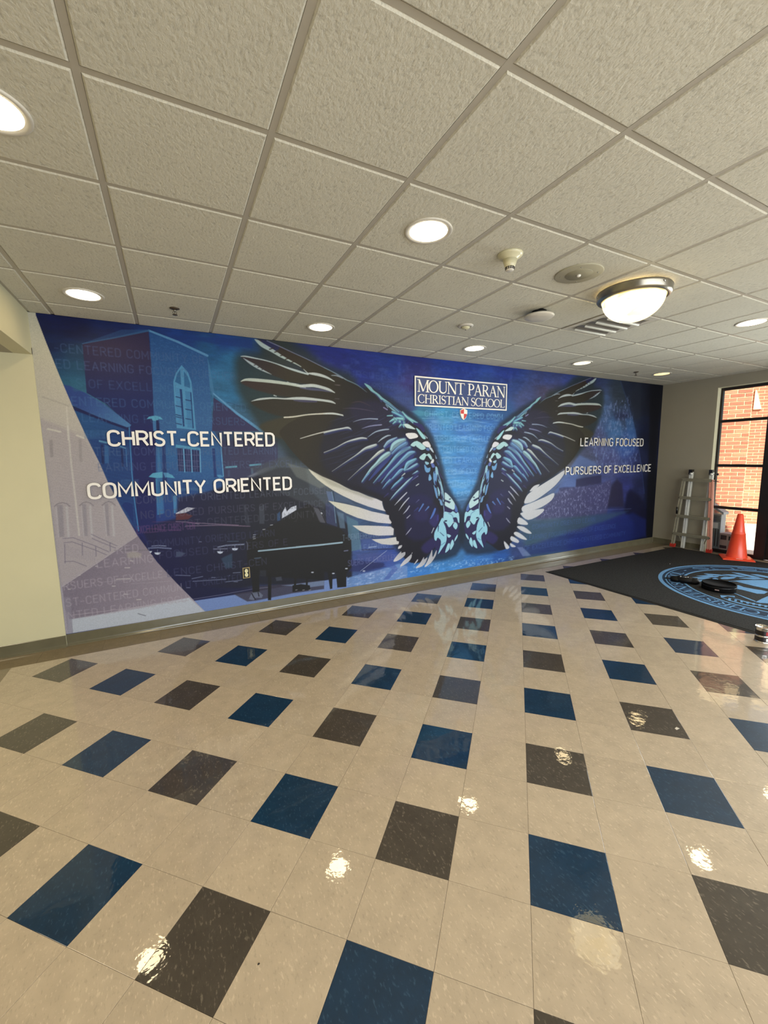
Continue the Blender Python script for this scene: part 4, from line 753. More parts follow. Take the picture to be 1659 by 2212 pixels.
('s',[(1.831,1.814,0.0017),(1.774,1.802,0.0036),(1.718,1.787,0.0014)],(58,74,122),0.0084,0.35,1),
('s',[(1.963,1.793,0.0017),(1.844,1.749,0.0037),(1.726,1.695,0.0014)],(58,74,122),0.0086,0.35,1),
('s',[(2.062,1.749,0.0017),(1.966,1.722,0.0037),(1.872,1.689,0.0014)],(58,74,122),0.0087,0.35,1),
('s',[(1.862,2.136,0.0017),(1.733,2.102,0.0036),(1.608,2.062,0.0014)],(58,74,122),0.0085,0.35,1),
('s',[(2.339,1.826,0.0018),(2.251,1.788,0.0039),(2.163,1.741,0.0015)],(58,74,122),0.009,0.35,1),
('s',[(2.265,1.821,0.0018),(2.179,1.785,0.0038),(2.093,1.742,0.0015)],(58,74,122),0.009,0.35,1),
('s',[(1.831,1.812,0.0017),(1.698,1.774,0.0036),(1.569,1.727,0.0014)],(58,74,122),0.0084,0.35,1),
('s',[(2.476,2.066,0.0018),(2.4,2.032,0.004),(2.325,1.991,0.0015)],(58,74,122),0.0092,0.35,1),
('s',[(1.908,1.974,0.0017),(1.817,1.949,0.0037),(1.726,1.919,0.0014)],(58,74,122),0.0085,0.35,1),
('s',[(2.328,2.096,0.0018),(2.233,2.062,0.0039),(2.14,2.02,0.0015)],(58,74,122),0.009,0.35,1),
('s',[(1.881,2.025,0.0017),(1.812,2.008,0.0036),(1.744,1.987,0.0014)],(58,74,122),0.0085,0.35,1),
('s',[(2.497,1.663,0.0018),(2.422,1.63,0.004),(2.348,1.589,0.0015)],(58,74,122),0.0092,0.35,1),
('s',[(1.983,1.657,0.0017),(1.889,1.631,0.0037),(1.797,1.598,0.0014)],(58,74,122),0.0086,0.35,1),
('s',[(2.419,2.039,0.0018),(2.325,2.0,0.0039),(2.233,1.951,0.0015)],(58,74,122),0.0091,0.35,1),
('s',[(2.194,1.6,0.0018),(2.123,1.571,0.0038),(2.054,1.536,0.0015)],(58,74,122),0.0089,0.35,1),
('s',[(1.953,1.532,0.0017),(1.845,1.516,0.0037),(1.74,1.495,0.0014)],(58,74,122),0.0086,0.35,1),
('s',[(1.776,1.692,0.0017),(1.63,1.662,0.0036),(1.487,1.626,0.0013)],(58,74,122),0.0084,0.35,1),
('s',[(2.091,1.974,0.0018),(2.014,1.944,0.0038),(1.937,1.906,0.0014)],(58,74,122),0.0088,0.35,1),
('s',[(2.034,1.665,0.0017),(1.972,1.649,0.0037),(1.911,1.629,0.0014)],(58,74,122),0.0087,0.35,1),
('s',[(2.149,1.601,0.0018),(1.99,1.56,0.0037),(1.834,1.509,0.0014)],(58,74,122),0.0088,0.35,1),
('s',[(2.622,2.126,0.0019),(2.534,2.084,0.004),(2.448,2.032,0.0015)],(58,74,122),0.0094,0.35,1),
('s',[(2.117,1.583,0.0018),(1.995,1.542,0.0037),(1.875,1.492,0.0014)],(58,74,122),0.0088,0.35,1),
('s',[(2.469,1.904,0.0018),(2.329,1.844,0.0039),(2.191,1.769,0.0015)],(58,74,122),0.0092,0.35,1),
('s',[(2.404,1.679,0.0018),(2.328,1.65,0.0039),(2.254,1.614,0.0015)],(58,74,122),0.0091,0.35,1),
('s',[(1.949,1.64,0.0017),(1.891,1.628,0.0037),(1.834,1.614,0.0014)],(58,74,122),0.0086,0.35,1),
('s',[(1.78,1.995,0.0017),(1.697,1.974,0.0036),(1.615,1.948,0.0014)],(58,74,122),0.0084,0.35,1),
('s',[(2.213,1.695,0.0018),(2.159,1.673,0.0038),(2.105,1.646,0.0015)],(58,74,122),0.0089,0.35,1),
('s',[(2.334,2.179,0.0018),(2.176,2.109,0.0038),(2.021,2.025,0.0014)],(58,74,122),0.009,0.35,1),
('s',[(2.484,2.022,0.0018),(2.397,1.979,0.004),(2.312,1.926,0.0015)],(58,74,122),0.0092,0.35,1),
('s',[(2.088,1.955,0.0017),(2.012,1.93,0.0038),(1.936,1.899,0.0014)],(58,74,122),0.0087,0.35,1),
('s',[(2.468,1.751,0.0018),(2.376,1.705,0.0039),(2.284,1.648,0.0015)],(58,74,122),0.0092,0.35,1),
('s',[(2.368,1.823,0.0018),(2.231,1.761,0.0039),(2.097,1.685,0.0015)],(58,74,122),0.0091,0.35,1),
('s',[(1.987,1.9,0.0017),(1.89,1.874,0.0037),(1.794,1.842,0.0014)],(58,74,122),0.0086,0.35,1),
('s',[(1.993,1.735,0.0017),(1.888,1.703,0.0037),(1.784,1.664,0.0014)],(58,74,122),0.0086,0.35,1),
('s',[(2.206,2.151,0.0018),(2.104,2.114,0.0038),(2.003,2.069,0.0014)],(58,74,122),0.0089,0.35,1),
('s',[(2.025,1.933,0.0017),(1.866,1.898,0.0037),(1.711,1.856,0.0014)],(58,74,122),0.0087,0.35,1),
('s',[(2.338,2.136,0.0018),(2.195,2.076,0.0038),(2.054,2.004,0.0015)],(58,74,122),0.009,0.35,1),
('s',[(1.972,1.743,0.0017),(1.833,1.712,0.0037),(1.697,1.674,0.0014)],(58,74,122),0.0086,0.35,1),
('s',[(2.501,2.229,0.0018),(2.43,2.196,0.004),(2.36,2.157,0.0015)],(58,74,122),0.0092,0.35,1),
('s',[(2.386,2.165,0.0018),(2.247,2.089,0.0039),(2.11,1.996,0.0015)],(58,74,122),0.0091,0.35,1),
('s',[(2.646,2.161,0.0019),(2.499,2.089,0.004),(2.355,2.003,0.0015)],(58,74,122),0.0094,0.35,1),
('s',[(2.058,1.803,0.0017),(1.914,1.761,0.0037),(1.773,1.71,0.0014)],(58,74,122),0.0087,0.35,1),
('s',[(1.974,1.718,0.0017),(1.905,1.702,0.0037),(1.837,1.682,0.0014)],(58,74,122),0.0086,0.35,1),
('s',[(1.733,1.957,0.0017),(1.618,1.933,0.0035),(1.504,1.904,0.0013)],(58,74,122),0.0083,0.35,1),
('s',[(2.263,2.052,0.0018),(2.142,2.003,0.0038),(2.023,1.942,0.0014)],(58,74,122),0.009,0.35,1),
('s',[(2.207,1.947,0.0018),(2.114,1.911,0.0038),(2.023,1.866,0.0014)],(58,74,122),0.0089,0.35,1),
('s',[(2.48,1.578,0.0018),(2.379,1.536,0.0039),(2.28,1.483,0.0015)],(58,74,122),0.0092,0.35,1),
('s',[(2.483,1.721,0.0018),(2.354,1.666,0.0039),(2.228,1.598,0.0015)],(58,74,122),0.0092,0.35,1),
('s',[(0.853,2.872,0.0035),(0.884,2.854,0.0159),(0.933,2.821,0.0213),(1.023,2.78,0.018),(1.101,2.739,0.0146),(1.181,2.704,0.0092),(1.269,2.669,0.0056),(1.324,2.644,0.0038)],(178,195,193),0.0058,0.94,1),
('s',[(0.997,2.79,0.0055),(1.044,2.808,0.0055)],(46,35,31),0.005,0.8,1),
('s',[(1.049,2.766,0.0055),(1.096,2.784,0.0056)],(46,35,31),0.005,0.8,1),
('s',[(1.108,2.736,0.0056),(1.156,2.754,0.0056)],(46,35,31),0.0051,0.8,1),
('s',[(1.16,2.706,0.0056),(1.209,2.723,0.0057)],(46,35,31),0.0051,0.8,1),
('s',[(1.221,2.678,0.0057),(1.27,2.696,0.0057)],(46,35,31),0.0052,0.8,1),
('s',[(0.975,2.872,0.0036),(1.118,2.825,0.0047),(1.253,2.777,0.0037),(1.392,2.73,0.0038),(1.534,2.676,0.0039),(1.682,2.619,0.004),(1.802,2.558,0.004)],(123,129,159),0.006,0.94,1),
('s',[(0.708,2.692,0.0034),(0.755,2.696,0.0069),(0.849,2.686,0.0061),(0.952,2.674,0.0053),(1.07,2.649,0.0054),(1.177,2.619,0.0092),(1.287,2.594,0.0112),(1.4,2.57,0.0076)],(185,201,205),0.0057,0.94,1),
('s',[(1.4,2.58,0.0057),(1.458,2.58,0.0134),(1.531,2.573,0.0155),(1.619,2.552,0.0118),(1.702,2.516,0.004)],(193,203,203),0.0063,0.94,1),
('s',[(1.352,2.62,0.0028),(1.393,2.583,0.0057)],(193,203,203),0.0063,0.94,1),
('s',[(0.729,2.678,0.0017),(0.783,2.643,0.0104),(0.845,2.61,0.014),(0.908,2.577,0.0088),(1.005,2.539,0.0018)],(171,188,195),0.0057,0.94,1),
('s',[(0.833,2.617,0.0049),(0.866,2.631,0.0049)],(50,45,55),0.0049,0.7,1),
('s',[(0.87,2.597,0.0049),(0.903,2.612,0.0049)],(50,45,55),0.0049,0.7,1),
('s',[(0.908,2.578,0.0049),(0.941,2.592,0.0049)],(50,45,55),0.0049,0.7,1),
('s',[(0.694,2.446,0.0034),(0.736,2.465,0.0103),(0.806,2.47,0.0157),(0.916,2.469,0.0159),(1.034,2.465,0.0162),(1.17,2.456,0.0147),(1.288,2.444,0.015),(1.365,2.425,0.0076)],(190,201,193),0.0057,0.94,1),
('s',[(1.308,2.421,0.0056),(1.415,2.416,0.0134),(1.547,2.412,0.0117),(1.66,2.398,0.004)],(83,87,123),0.0063,0.752,1),
('s',[(1.281,2.443,0.0075),(1.366,2.447,0.0152),(1.453,2.455,0.0173),(1.548,2.443,0.0156),(1.638,2.421,0.0138),(1.702,2.393,0.004)],(193,203,203),0.0062,0.94,1),
('s',[(1.211,2.457,0.0037),(1.26,2.455,0.0056)],(193,203,203),0.0062,0.94,1),
('s',[(1.17,2.473,0.0055),(1.184,2.47,0.0037)],(193,203,203),0.0061,0.6579999999999999,1),
('s',[(1.232,2.286,0.0056),(1.338,2.284,0.0132),(1.483,2.286,0.0096)],(74,74,112),0.0062,0.752,1),
('s',[(0.785,2.254,0.0017),(0.86,2.277,0.0088),(0.946,2.291,0.0089),(1.026,2.298,0.0072),(1.135,2.297,0.0073),(1.233,2.306,0.013),(1.339,2.311,0.0151),(1.448,2.308,0.0134),(1.558,2.302,0.0117),(1.656,2.292,0.0119),(1.706,2.274,0.004)],(193,203,203),0.0058,0.94,1),
('s',[(1.021,2.326,0.0054),(1.046,2.319,0.0036)],(193,203,203),0.006,0.94,1),
('s',[(1.119,2.102,0.0073),(1.224,2.112,0.0074),(1.368,2.138,0.0064),(1.516,2.153,0.0077),(1.667,2.162,0.0099),(1.791,2.149,0.006)],(212,210,197),0.0061,0.94,1),
('s',[(1.286,1.88,0.0037),(1.433,1.923,0.0057),(1.584,1.961,0.0059),(1.693,1.984,0.006),(1.786,1.997,0.006)],(204,204,197),0.0062,0.94,1),
('s',[(1.666,2.58,0.002),(1.727,2.581,0.006),(1.802,2.558,0.004)],(142,152,171),0.0066,0.94,1),
('s',[(1.701,2.481,0.002),(1.754,2.479,0.006)],(114,104,114),0.0066,0.6579999999999999,1),
('s',[(1.703,2.327,0.004),(1.75,2.328,0.006)],(85,80,90),0.0066,0.6579999999999999,1),
('s',[(1.586,2.656,0.0039),(1.755,2.592,0.004),(1.842,2.546,0.0061),(1.93,2.516,0.0051),(2.002,2.485,0.0041),(2.103,2.421,0.0021)],(106,133,150),0.0065,0.94,1),
('s',[(1.668,2.577,0.002),(1.755,2.58,0.004),(1.842,2.546,0.0041)],(142,156,161),0.0066,0.94,1),
('s',[(1.569,2.157,0.0059),(1.672,2.163,0.0079),(1.742,2.155,0.008),(1.799,2.141,0.004)],(193,203,203),0.0065,0.94,1),
('s',[(1.57,1.933,0.0111),(1.684,1.963,0.015),(1.791,1.986,0.0152),(1.863,1.995,0.0192),(1.899,1.979,0.0077)],(44,56,120),0.0163,0.62,1),
('s',[(1.561,1.945,0.0067),(1.675,1.975,0.009),(1.781,1.997,0.0092),(1.854,2.007,0.0116),(1.889,1.991,0.0047)],(163,171,171),0.0119,0.9,1),
('s',[(1.559,1.947,0.0027),(1.672,1.978,0.0037),(1.778,2.0,0.0038),(1.85,2.011,0.0047),(1.888,1.993,0.0019)],(216,226,226),0.0065,0.85,1),
('s',[(1.562,1.715,0.0074),(1.695,1.763,0.0075),(1.831,1.829,0.0115),(1.951,1.863,0.0195),(2.035,1.879,0.0197),(2.096,1.874,0.0119)],(44,56,120),0.0162,0.62,1),
('s',[(1.554,1.726,0.0044),(1.686,1.775,0.0045),(1.822,1.841,0.0069),(1.941,1.875,0.0117),(2.025,1.891,0.0119),(2.087,1.887,0.0072)],(163,171,171),0.0119,0.9,1),
('s',[(1.552,1.728,0.0018),(1.685,1.776,0.0019),(1.82,1.843,0.0028),(1.937,1.879,0.0048),(2.021,1.895,0.0049),(2.084,1.889,0.0029)],(216,226,226),0.0065,0.85,1),
('s',[(1.797,2.222,0.002),(1.923,2.231,0.0041),(2.07,2.221,0.0042),(2.203,2.201,0.0021)],(81,72,93),0.0067,0.752,1),
('s',[(1.906,2.292,0.002),(2.017,2.309,0.0042),(2.147,2.265,0.0021)],(76,62,68),0.0068,0.752,1),
('s',[(1.708,2.478,0.002),(1.769,2.478,0.006)],(95,85,85),0.0066,0.6579999999999999,1),
('s',[(1.919,2.075,0.0021),(2.012,2.104,0.0042),(2.125,2.118,0.0063),(2.235,2.117,0.0073)],(156,171,194),0.0068,0.94,1),
('s',[(2.028,2.002,0.0021),(2.142,2.034,0.0063),(2.287,2.052,0.0073)],(137,142,180),0.0069,0.94,1),
('s',[(2.101,1.902,0.0021),(2.198,1.963,0.0064),(2.296,1.99,0.0086),(2.385,2.0,0.0066)],(161,180,199),0.007,0.94,1),
('s',[(2.235,1.843,0.0021),(2.294,1.887,0.0086),(2.364,1.922,0.0087),(2.409,1.927,0.0044)],(171,188,203),0.0071,0.94,1),
('s',[(1.651,1.499,0.0037),(1.825,1.604,0.0076),(1.965,1.686,0.0117),(2.07,1.754,0.0237),(2.147,1.779,0.032),(2.22,1.801,0.0242)],(44,56,120),0.0165,0.62,1),
('s',[(1.642,1.511,0.0022),(1.816,1.616,0.0046),(1.956,1.698,0.007),(2.06,1.766,0.0143),(2.137,1.791,0.0193),(2.21,1.813,0.0146)],(160,169,169),0.0121,0.9,1),
('s',[(1.642,1.512,0.0018),(1.814,1.617,0.0019),(1.953,1.701,0.0029),(2.055,1.77,0.0059),(2.13,1.797,0.0079),(2.205,1.817,0.006)],(212,224,224),0.0066,0.85,1),
('s',[(1.846,1.392,0.0038),(1.989,1.507,0.0078),(2.105,1.59,0.0119),(2.203,1.667,0.0242),(2.262,1.709,0.0325),(2.322,1.74,0.0246)],(44,56,120),0.0169,0.62,1),
('s',[(1.837,1.404,0.0023),(1.979,1.519,0.0047),(2.095,1.603,0.0072),(2.193,1.679,0.0146),(2.252,1.722,0.0196),(2.312,1.752,0.0148)],(164,171,166),0.0124,0.9,1),
('s',[(1.836,1.405,0.0018),(1.978,1.521,0.0019),(2.092,1.605,0.0029),(2.188,1.684,0.006),(2.245,1.728,0.008),(2.307,1.757,0.0061)],(217,226,220),0.0068,0.85,1),
('s',[(2.11,1.394,0.0063),(2.229,1.513,0.0214),(2.35,1.625,0.0217),(2.431,1.694,0.0088)],(55,68,133),0.007,0.94,1),
('s',[(2.236,1.373,0.0064),(2.347,1.474,0.0196),(2.471,1.596,0.0199),(2.638,1.711,0.0136)],(47,55,118),0.0071,0.94,1),
('s',[(2.336,1.369,0.0087),(2.449,1.463,0.0176),(2.574,1.567,0.0179),(2.723,1.674,0.0183)],(45,53,118),0.0072,0.94,1),
('s',[(2.028,1.368,0.0118),(2.141,1.503,0.028),(2.221,1.571,0.0363),(2.301,1.639,0.0531),(2.381,1.691,0.0495),(2.422,1.708,0.0207)],(44,56,120),0.0173,0.62,1),
('s',[(2.018,1.381,0.0071),(2.131,1.515,0.0168),(2.21,1.583,0.0219),(2.29,1.652,0.0319),(2.371,1.704,0.0298),(2.411,1.721,0.0125)],(132,163,169),0.0127,0.9,1),
('s',[(2.016,1.384,0.0029),(2.126,1.521,0.0069),(2.203,1.59,0.009),(2.279,1.662,0.0131),(2.36,1.713,0.0122),(2.407,1.725,0.0051)],(174,216,224),0.0069,0.85,1),
('s',[(2.008,1.365,0.0021),(2.053,1.423,0.0063),(2.106,1.475,0.0105)],(104,147,190),0.0069,0.94,1),
('s',[(2.177,1.344,0.008),(2.298,1.463,0.0204),(2.4,1.558,0.0289),(2.503,1.663,0.0419),(2.607,1.743,0.051),(2.692,1.769,0.0301)],(44,56,120),0.0177,0.62,1),
('s',[(2.167,1.357,0.0048),(2.287,1.476,0.0123),(2.389,1.571,0.0174),(2.492,1.676,0.0252),(2.597,1.756,0.0307),(2.681,1.782,0.0181)],(102,144,166),0.013,0.9,1),
('s',[(2.165,1.359,0.002),(2.283,1.48,0.005),(2.383,1.577,0.0071),(2.483,1.684,0.0103),(2.585,1.765,0.0126),(2.674,1.788,0.0074)],(135,190,220),0.0071,0.85,1),
('s',[(2.286,1.34,0.0081),(2.398,1.46,0.0207),(2.512,1.556,0.0294),(2.606,1.635,0.0425),(2.691,1.697,0.0473),(2.761,1.713,0.0217)],(44,56,120),0.018,0.62,1),
('s',[(2.275,1.353,0.0049),(2.388,1.473,0.0124),(2.501,1.569,0.0177),(2.596,1.648,0.0256),(2.68,1.71,0.0285),(2.75,1.726,0.0131)],(100,140,168),0.0132,0.9,1),
('s',[(2.274,1.354,0.002),(2.383,1.477,0.0051),(2.495,1.575,0.0072),(2.586,1.656,0.0105),(2.67,1.719,0.0116),(2.745,1.73,0.0053)],(132,185,222),0.0072,0.85,1),
('s',[(2.376,1.336,0.0082),(2.459,1.405,0.0208),(2.553,1.483,0.0338),(2.595,1.5,0.017)],(44,56,120),0.0182,0.62,1),
('s',[(2.366,1.349,0.005),(2.448,1.418,0.0125),(2.542,1.496,0.0203),(2.584,1.513,0.0102)],(96,140,171),0.0133,0.9,1),
('s',[(2.364,1.351,0.002),(2.444,1.422,0.0051),(2.535,1.503,0.0083),(2.58,1.516,0.0042)],(127,186,226),0.0073,0.85,1),
('s',[(2.332,1.783,0.0174),(2.393,1.818,0.0262),(2.505,1.88,0.0178)],(51,57,123),0.0072,0.94,1),
('s',[(2.333,1.779,0.0205),(2.383,1.831,0.033),(2.444,1.862,0.0291),(2.506,1.889,0.0126)],(44,56,120),0.0181,0.62,1),
('s',[(2.322,1.791,0.0123),(2.373,1.844,0.0199),(2.434,1.875,0.0175),(2.495,1.902,0.0076)],(120,148,171),0.0132,0.9,1),
('s',[(2.318,1.795,0.0051),(2.366,1.85,0.0081),(2.427,1.88,0.0072),(2.492,1.904,0.0031)],(159,197,226),0.0072,0.85,1),
('s',[(2.427,1.739,0.0332),(2.464,1.792,0.0626),(2.536,1.836,0.0632),(2.619,1.863,0.0383)],(44,56,120),0.0183,0.62,1),
('s',[(2.417,1.752,0.02),(2.453,1.805,0.0377),(2.525,1.849,0.038),(2.608,1.876,0.0231)],(128,161,171),0.0134,0.9,1),
('s',[(2.41,1.758,0.0082),(2.44,1.816,0.0154),(2.511,1.861,0.0156),(2.6,1.883,0.0094)],(169,214,226),0.0073,0.85,1),
('s',[(2.493,1.774,0.0089),(2.556,1.818,0.0134),(2.618,1.854,0.009)],(80,104,161),0.0074,0.6579999999999999,1),
('s',[(2.442,1.695,0.0208),(2.525,1.761,0.0336),(2.639,1.819,0.0427)],(44,56,120),0.0183,0.62,1),
('s',[(2.431,1.708,0.0125),(2.514,1.774,0.0203),(2.629,1.832,0.0257)],(89,124,160),0.0134,0.9,1),
('s',[(2.427,1.712,0.0051),(2.507,1.78,0.0083),(2.619,1.84,0.0105)],(118,164,212),0.0073,0.85,1),
('s',[(2.616,1.49,0.0255),(2.659,1.562,0.0471),(2.723,1.597,0.0431),(2.782,1.623,0.0217)],(44,56,120),0.0188,0.62,1),
('s',[(2.605,1.503,0.0154),(2.647,1.575,0.0283),(2.711,1.61,0.026),(2.771,1.637,0.0131)],(102,148,171),0.0137,0.9,1),
('s',[(2.599,1.508,0.0063),(2.637,1.584,0.0116),(2.702,1.618,0.0106),(2.766,1.641,0.0054)],(135,197,226),0.0075,0.85,1),
('s',[(2.658,1.489,0.0086),(2.733,1.533,0.0216),(2.798,1.559,0.0218)],(44,56,120),0.0189,0.62,1),
('s',[(2.647,1.502,0.0052),(2.722,1.546,0.013),(2.787,1.572,0.0131)],(124,158,172),0.0138,0.9,1),
('s',[(2.645,1.504,0.0021),(2.717,1.55,0.0053),(2.782,1.577,0.0054)],(164,209,228),0.0075,0.85,1),
('s',[(2.727,1.432,0.0043),(2.803,1.467,0.0218)],(44,56,120),0.019,0.62,1),
('s',[(2.716,1.446,0.0026),(2.792,1.48,0.0131)],(120,156,172),0.0139,0.9,1),
('s',[(2.715,1.446,0.002),(2.787,1.484,0.0054)],(159,206,227),0.0076,0.85,1),
('s',[(2.562,1.428,0.0045),(2.604,1.458,0.009)],(193,203,203),0.0075,0.94,1),
('p',[(2.068,2.522),(2.151,2.49),(2.188,2.451),(2.264,2.405),(2.302,2.374),(2.4,2.319),(2.499,2.255),(2.58,2.206),(2.652,2.156),(2.621,2.137),(2.539,2.187),(2.458,2.219),(2.399,2.259),(2.321,2.324),(2.244,2.371),(2.188,2.418),(2.141,2.448)],(128,180,188),0.0058,1,1,None,None),
('s',[(2.302,2.34,0.0065),(2.399,2.294,0.0153),(2.509,2.229,0.0178),(2.59,2.171,0.0135)],(55,76,123),0.0072,0.94,1),
('s',[(2.321,2.332,0.0043),(2.419,2.286,0.0066),(2.529,2.213,0.0067)],(114,166,185),0.0072,0.94,1),
('s',[(2.15,2.432,0.0042),(2.225,2.395,0.0064),(2.292,2.323,0.0108)],(47,49,95),0.0071,0.94,1),
('s',[(2.32,2.256,0.0065),(2.369,2.232,0.0065)],(152,150,194),0.0072,0.94,1),
('s',[(2.35,2.291,0.0043),(2.379,2.258,0.0044)],(152,180,209),0.0072,0.94,1),
('s',[(2.448,2.197,0.0208),(2.509,2.174,0.0336),(2.611,2.133,0.0255)],(44,56,120),0.0184,0.62,1),
('s',[(2.438,2.209,0.0125),(2.498,2.186,0.0202),(2.6,2.145,0.0154)],(96,148,168),0.0134,0.9,1),
('s',[(2.434,2.213,0.0051),(2.491,2.192,0.0083),(2.595,2.15,0.0063)],(127,196,222),0.0073,0.85,1),
('s',[(2.458,2.184,0.0044),(2.579,2.136,0.009)],(41,57,114),0.0074,0.94,1),
('s',[(2.412,2.08,0.0124),(2.488,2.112,0.0335),(2.6,2.115,0.0382)],(44,56,120),0.0183,0.62,1),
('s',[(2.401,2.092,0.0075),(2.477,2.124,0.0202),(2.59,2.128,0.023)],(112,163,169),0.0134,0.9,1),
('s',[(2.399,2.094,0.0031),(2.47,2.13,0.0083),(2.581,2.134,0.0094)],(148,216,224),0.0073,0.85,1),
('s',[(2.457,2.057,0.0125),(2.508,2.086,0.0252),(2.569,2.079,0.0254)],(44,56,120),0.0184,0.62,1),
('s',[(2.446,2.069,0.0075),(2.497,2.099,0.0152),(2.558,2.092,0.0153)],(112,163,169),0.0135,0.9,1),
('s',[(2.444,2.072,0.0031),(2.492,2.103,0.0062),(2.553,2.096,0.0063)],(148,216,224),0.0073,0.85,1),
('s',[(2.538,2.015,0.0084),(2.569,2.044,0.0211),(2.61,2.071,0.0298)],(44,56,120),0.0186,0.62,1),
('s',[(2.527,2.028,0.0051),(2.558,2.056,0.0127),(2.6,2.084,0.0179)],(112,163,169),0.0136,0.9,1),
('s',[(2.525,2.029,0.0021),(2.553,2.06,0.0052),(2.593,2.089,0.0073)],(148,216,224),0.0074,0.85,1),
('s',[(2.61,2.014,0.0085),(2.602,2.054,0.0297)],(44,56,120),0.0188,0.62,1),
('s',[(2.599,2.027,0.0051),(2.591,2.066,0.0179)],(112,163,169),0.0137,0.9,1),
('s',[(2.597,2.028,0.0021),(2.585,2.071,0.0073)],(148,216,224),0.0075,0.85,1),
('s',[(2.591,2.203,0.0127),(2.652,2.143,0.0299),(2.715,2.11,0.0302),(2.805,2.075,0.0131)],(44,56,120),0.0187,0.62,1),
('s',[(2.58,2.215,0.0077),(2.642,2.155,0.018),(2.704,2.122,0.0182),(2.794,2.087,0.0079)],(112,163,169),0.0137,0.9,1),
('s',[(2.577,2.217,0.0031),(2.635,2.161,0.0074),(2.698,2.127,0.0074),(2.791,2.089,0.0032)],(148,216,224),0.0075,0.85,1),
('s',[(2.652,2.147,0.0091),(2.746,2.074,0.0069)],(133,193,201),0.0075,0.94,1),
('s',[(2.368,2.16,0.0065),(2.437,2.166,0.0088)],(133,193,201),0.0073,0.94,1),
('s',[(2.468,2.133,0.0083),(2.508,2.104,0.021)],(44,56,120),0.0184,0.62,1),
('s',[(2.457,2.145,0.005),(2.497,2.116,0.0126)],(112,163,169),0.0135,0.9,1),
('s',[(2.456,2.147,0.0021),(2.493,2.12,0.0052)],(148,216,224),0.0074,0.85,1),
('s',[(2.559,2.109,0.0045),(2.574,2.083,0.0179),(2.579,2.075,0.0045)],(57,71,133),0.0075,0.94,1),
('s',[(2.746,2.079,0.0137),(2.842,2.045,0.0278),(2.886,1.992,0.021)],(41,39,98),0.0076,0.94,1),
('s',[(2.62,2.04,0.0068),(2.662,2.094,0.0068)],(47,57,114),0.0075,0.94,1),
('p',[(2.599,2.066),(2.651,2.072),(2.704,2.047),(2.767,2.008),(2.682,2.015),(2.63,2.027)],(200,222,220),0.0062,1,1,None,None),
('p',[(2.773,2.021),(2.821,2.0),(2.907,1.919),(2.913,1.887),(2.875,1.892),(2.831,1.937)],(160,214,220),0.0064,1,1,None,None),
('p',[(2.624,1.952),(2.756,1.961),(2.804,1.914),(2.719,1.89),(2.666,1.894)],(230,228,228),0.0063,1,1,None,None),
('p',[(2.692,1.814),(2.788,1.864),(2.918,1.782),(2.863,1.75),(2.788,1.787),(2.766,1.805),(2.745,1.791)],(175,214,218),0.0063,1,1,None,None),
('p',[(2.864,1.837),(2.951,1.86),(2.996,1.791),(2.929,1.787)],(225,222,226),0.0065,1,1,None,None),
('p',[(2.962,1.787),(3.007,1.777),(3.043,1.715),(3.007,1.736)],(200,214,226),0.0065,1,1,None,None),
('p',[(2.819,1.654),(2.896,1.709),(2.929,1.69),(2.974,1.704),(3.018,1.643),(2.996,1.624),(2.935,1.681),(2.89,1.621)],(175,214,216),0.0064,1,1,None,None),
('p',[(2.918,1.773),(2.962,1.773),(2.979,1.745),(2.94,1.741)],(90,115,170),0.0065,1,1,None,None),
('s',[(2.886,1.946,0.0023),(2.94,1.901,0.007)],(180,194,213),0.0078,0.94,1),
('s',[(3.063,1.689,0.0024),(3.081,1.642,0.0096)],(142,175,204),0.008,0.94,1),
('p',[(2.989,1.579),(3.026,1.636),(3.046,1.612),(3.026,1.578)],(222,226,228),0.0066,1,1,None,None),
('p',[(2.908,1.604),(2.968,1.586),(2.952,1.563),(2.92,1.567)],(150,194,214),0.0065,1,1,None,None),
('p',[(2.899,1.567),(2.944,1.519),(2.989,1.524),(2.977,1.47),(2.928,1.464),(2.903,1.506)],(108,160,208),0.0065,1,1,None,None),
('p',[(3.001,1.579),(3.042,1.571),(3.059,1.53),(3.018,1.524)],(90,110,180),0.0066,1,1,None,None),
('p',[(2.96,1.374),(2.977,1.442),(3.01,1.38),(2.977,1.353)],(122,172,214),0.0065,1,1,None,None),
('p',[(3.034,1.455),(3.076,1.481),(3.093,1.404),(3.076,1.294),(3.043,1.33)],(104,150,200),0.0066,1,1,None,None),
('p',[(3.067,1.536),(3.101,1.515),(3.118,1.438),(3.16,1.332),(3.195,1.211),(3.211,1.061),(3.178,1.099),(3.135,1.284),(3.101,1.39),(3.072,1.46)],(146,190,212),0.0066,1,1,None,None),
('p',[(3.039,1.302),(3.089,1.202),(3.106,1.117),(3.077,1.147)],(108,156,208),0.0066,1,1,None,None),
('p',[(3.101,1.272),(3.14,1.2),(3.123,1.144)],(150,195,215),0.0067,1,1,None,None),
('p',[(3.136,1.094),(3.17,1.071),(3.187,1.024),(3.153,1.026)],(120,165,205),0.0067,1,1,None,None),
('s',[(3.105,1.425,0.0072),(3.114,1.39,0.012),(3.135,1.347,0.0048)],(36,36,81),0.008,0.94,1),
('s',[(3.135,1.347,0.0072),(3.144,1.249,0.012),(3.161,1.199,0.0048)],(36,36,81),0.008,0.94,1),
('s',[(3.068,1.343,0.0072),(3.076,1.315,0.0143),(3.089,1.279,0.0048)],(36,36,81),0.008,0.94,1),
('s',[(3.152,1.192,0.0072),(3.174,1.12,0.0097)],(36,36,81),0.008,0.94,1),
('s',[(3.051,1.495,0.0071),(3.059,1.454,0.0072)],(36,36,81),0.0079,0.94,1),
('s',[(3.178,1.226,0.0048),(3.191,1.098,0.0073)],(36,36,81),0.0081,0.94,1),
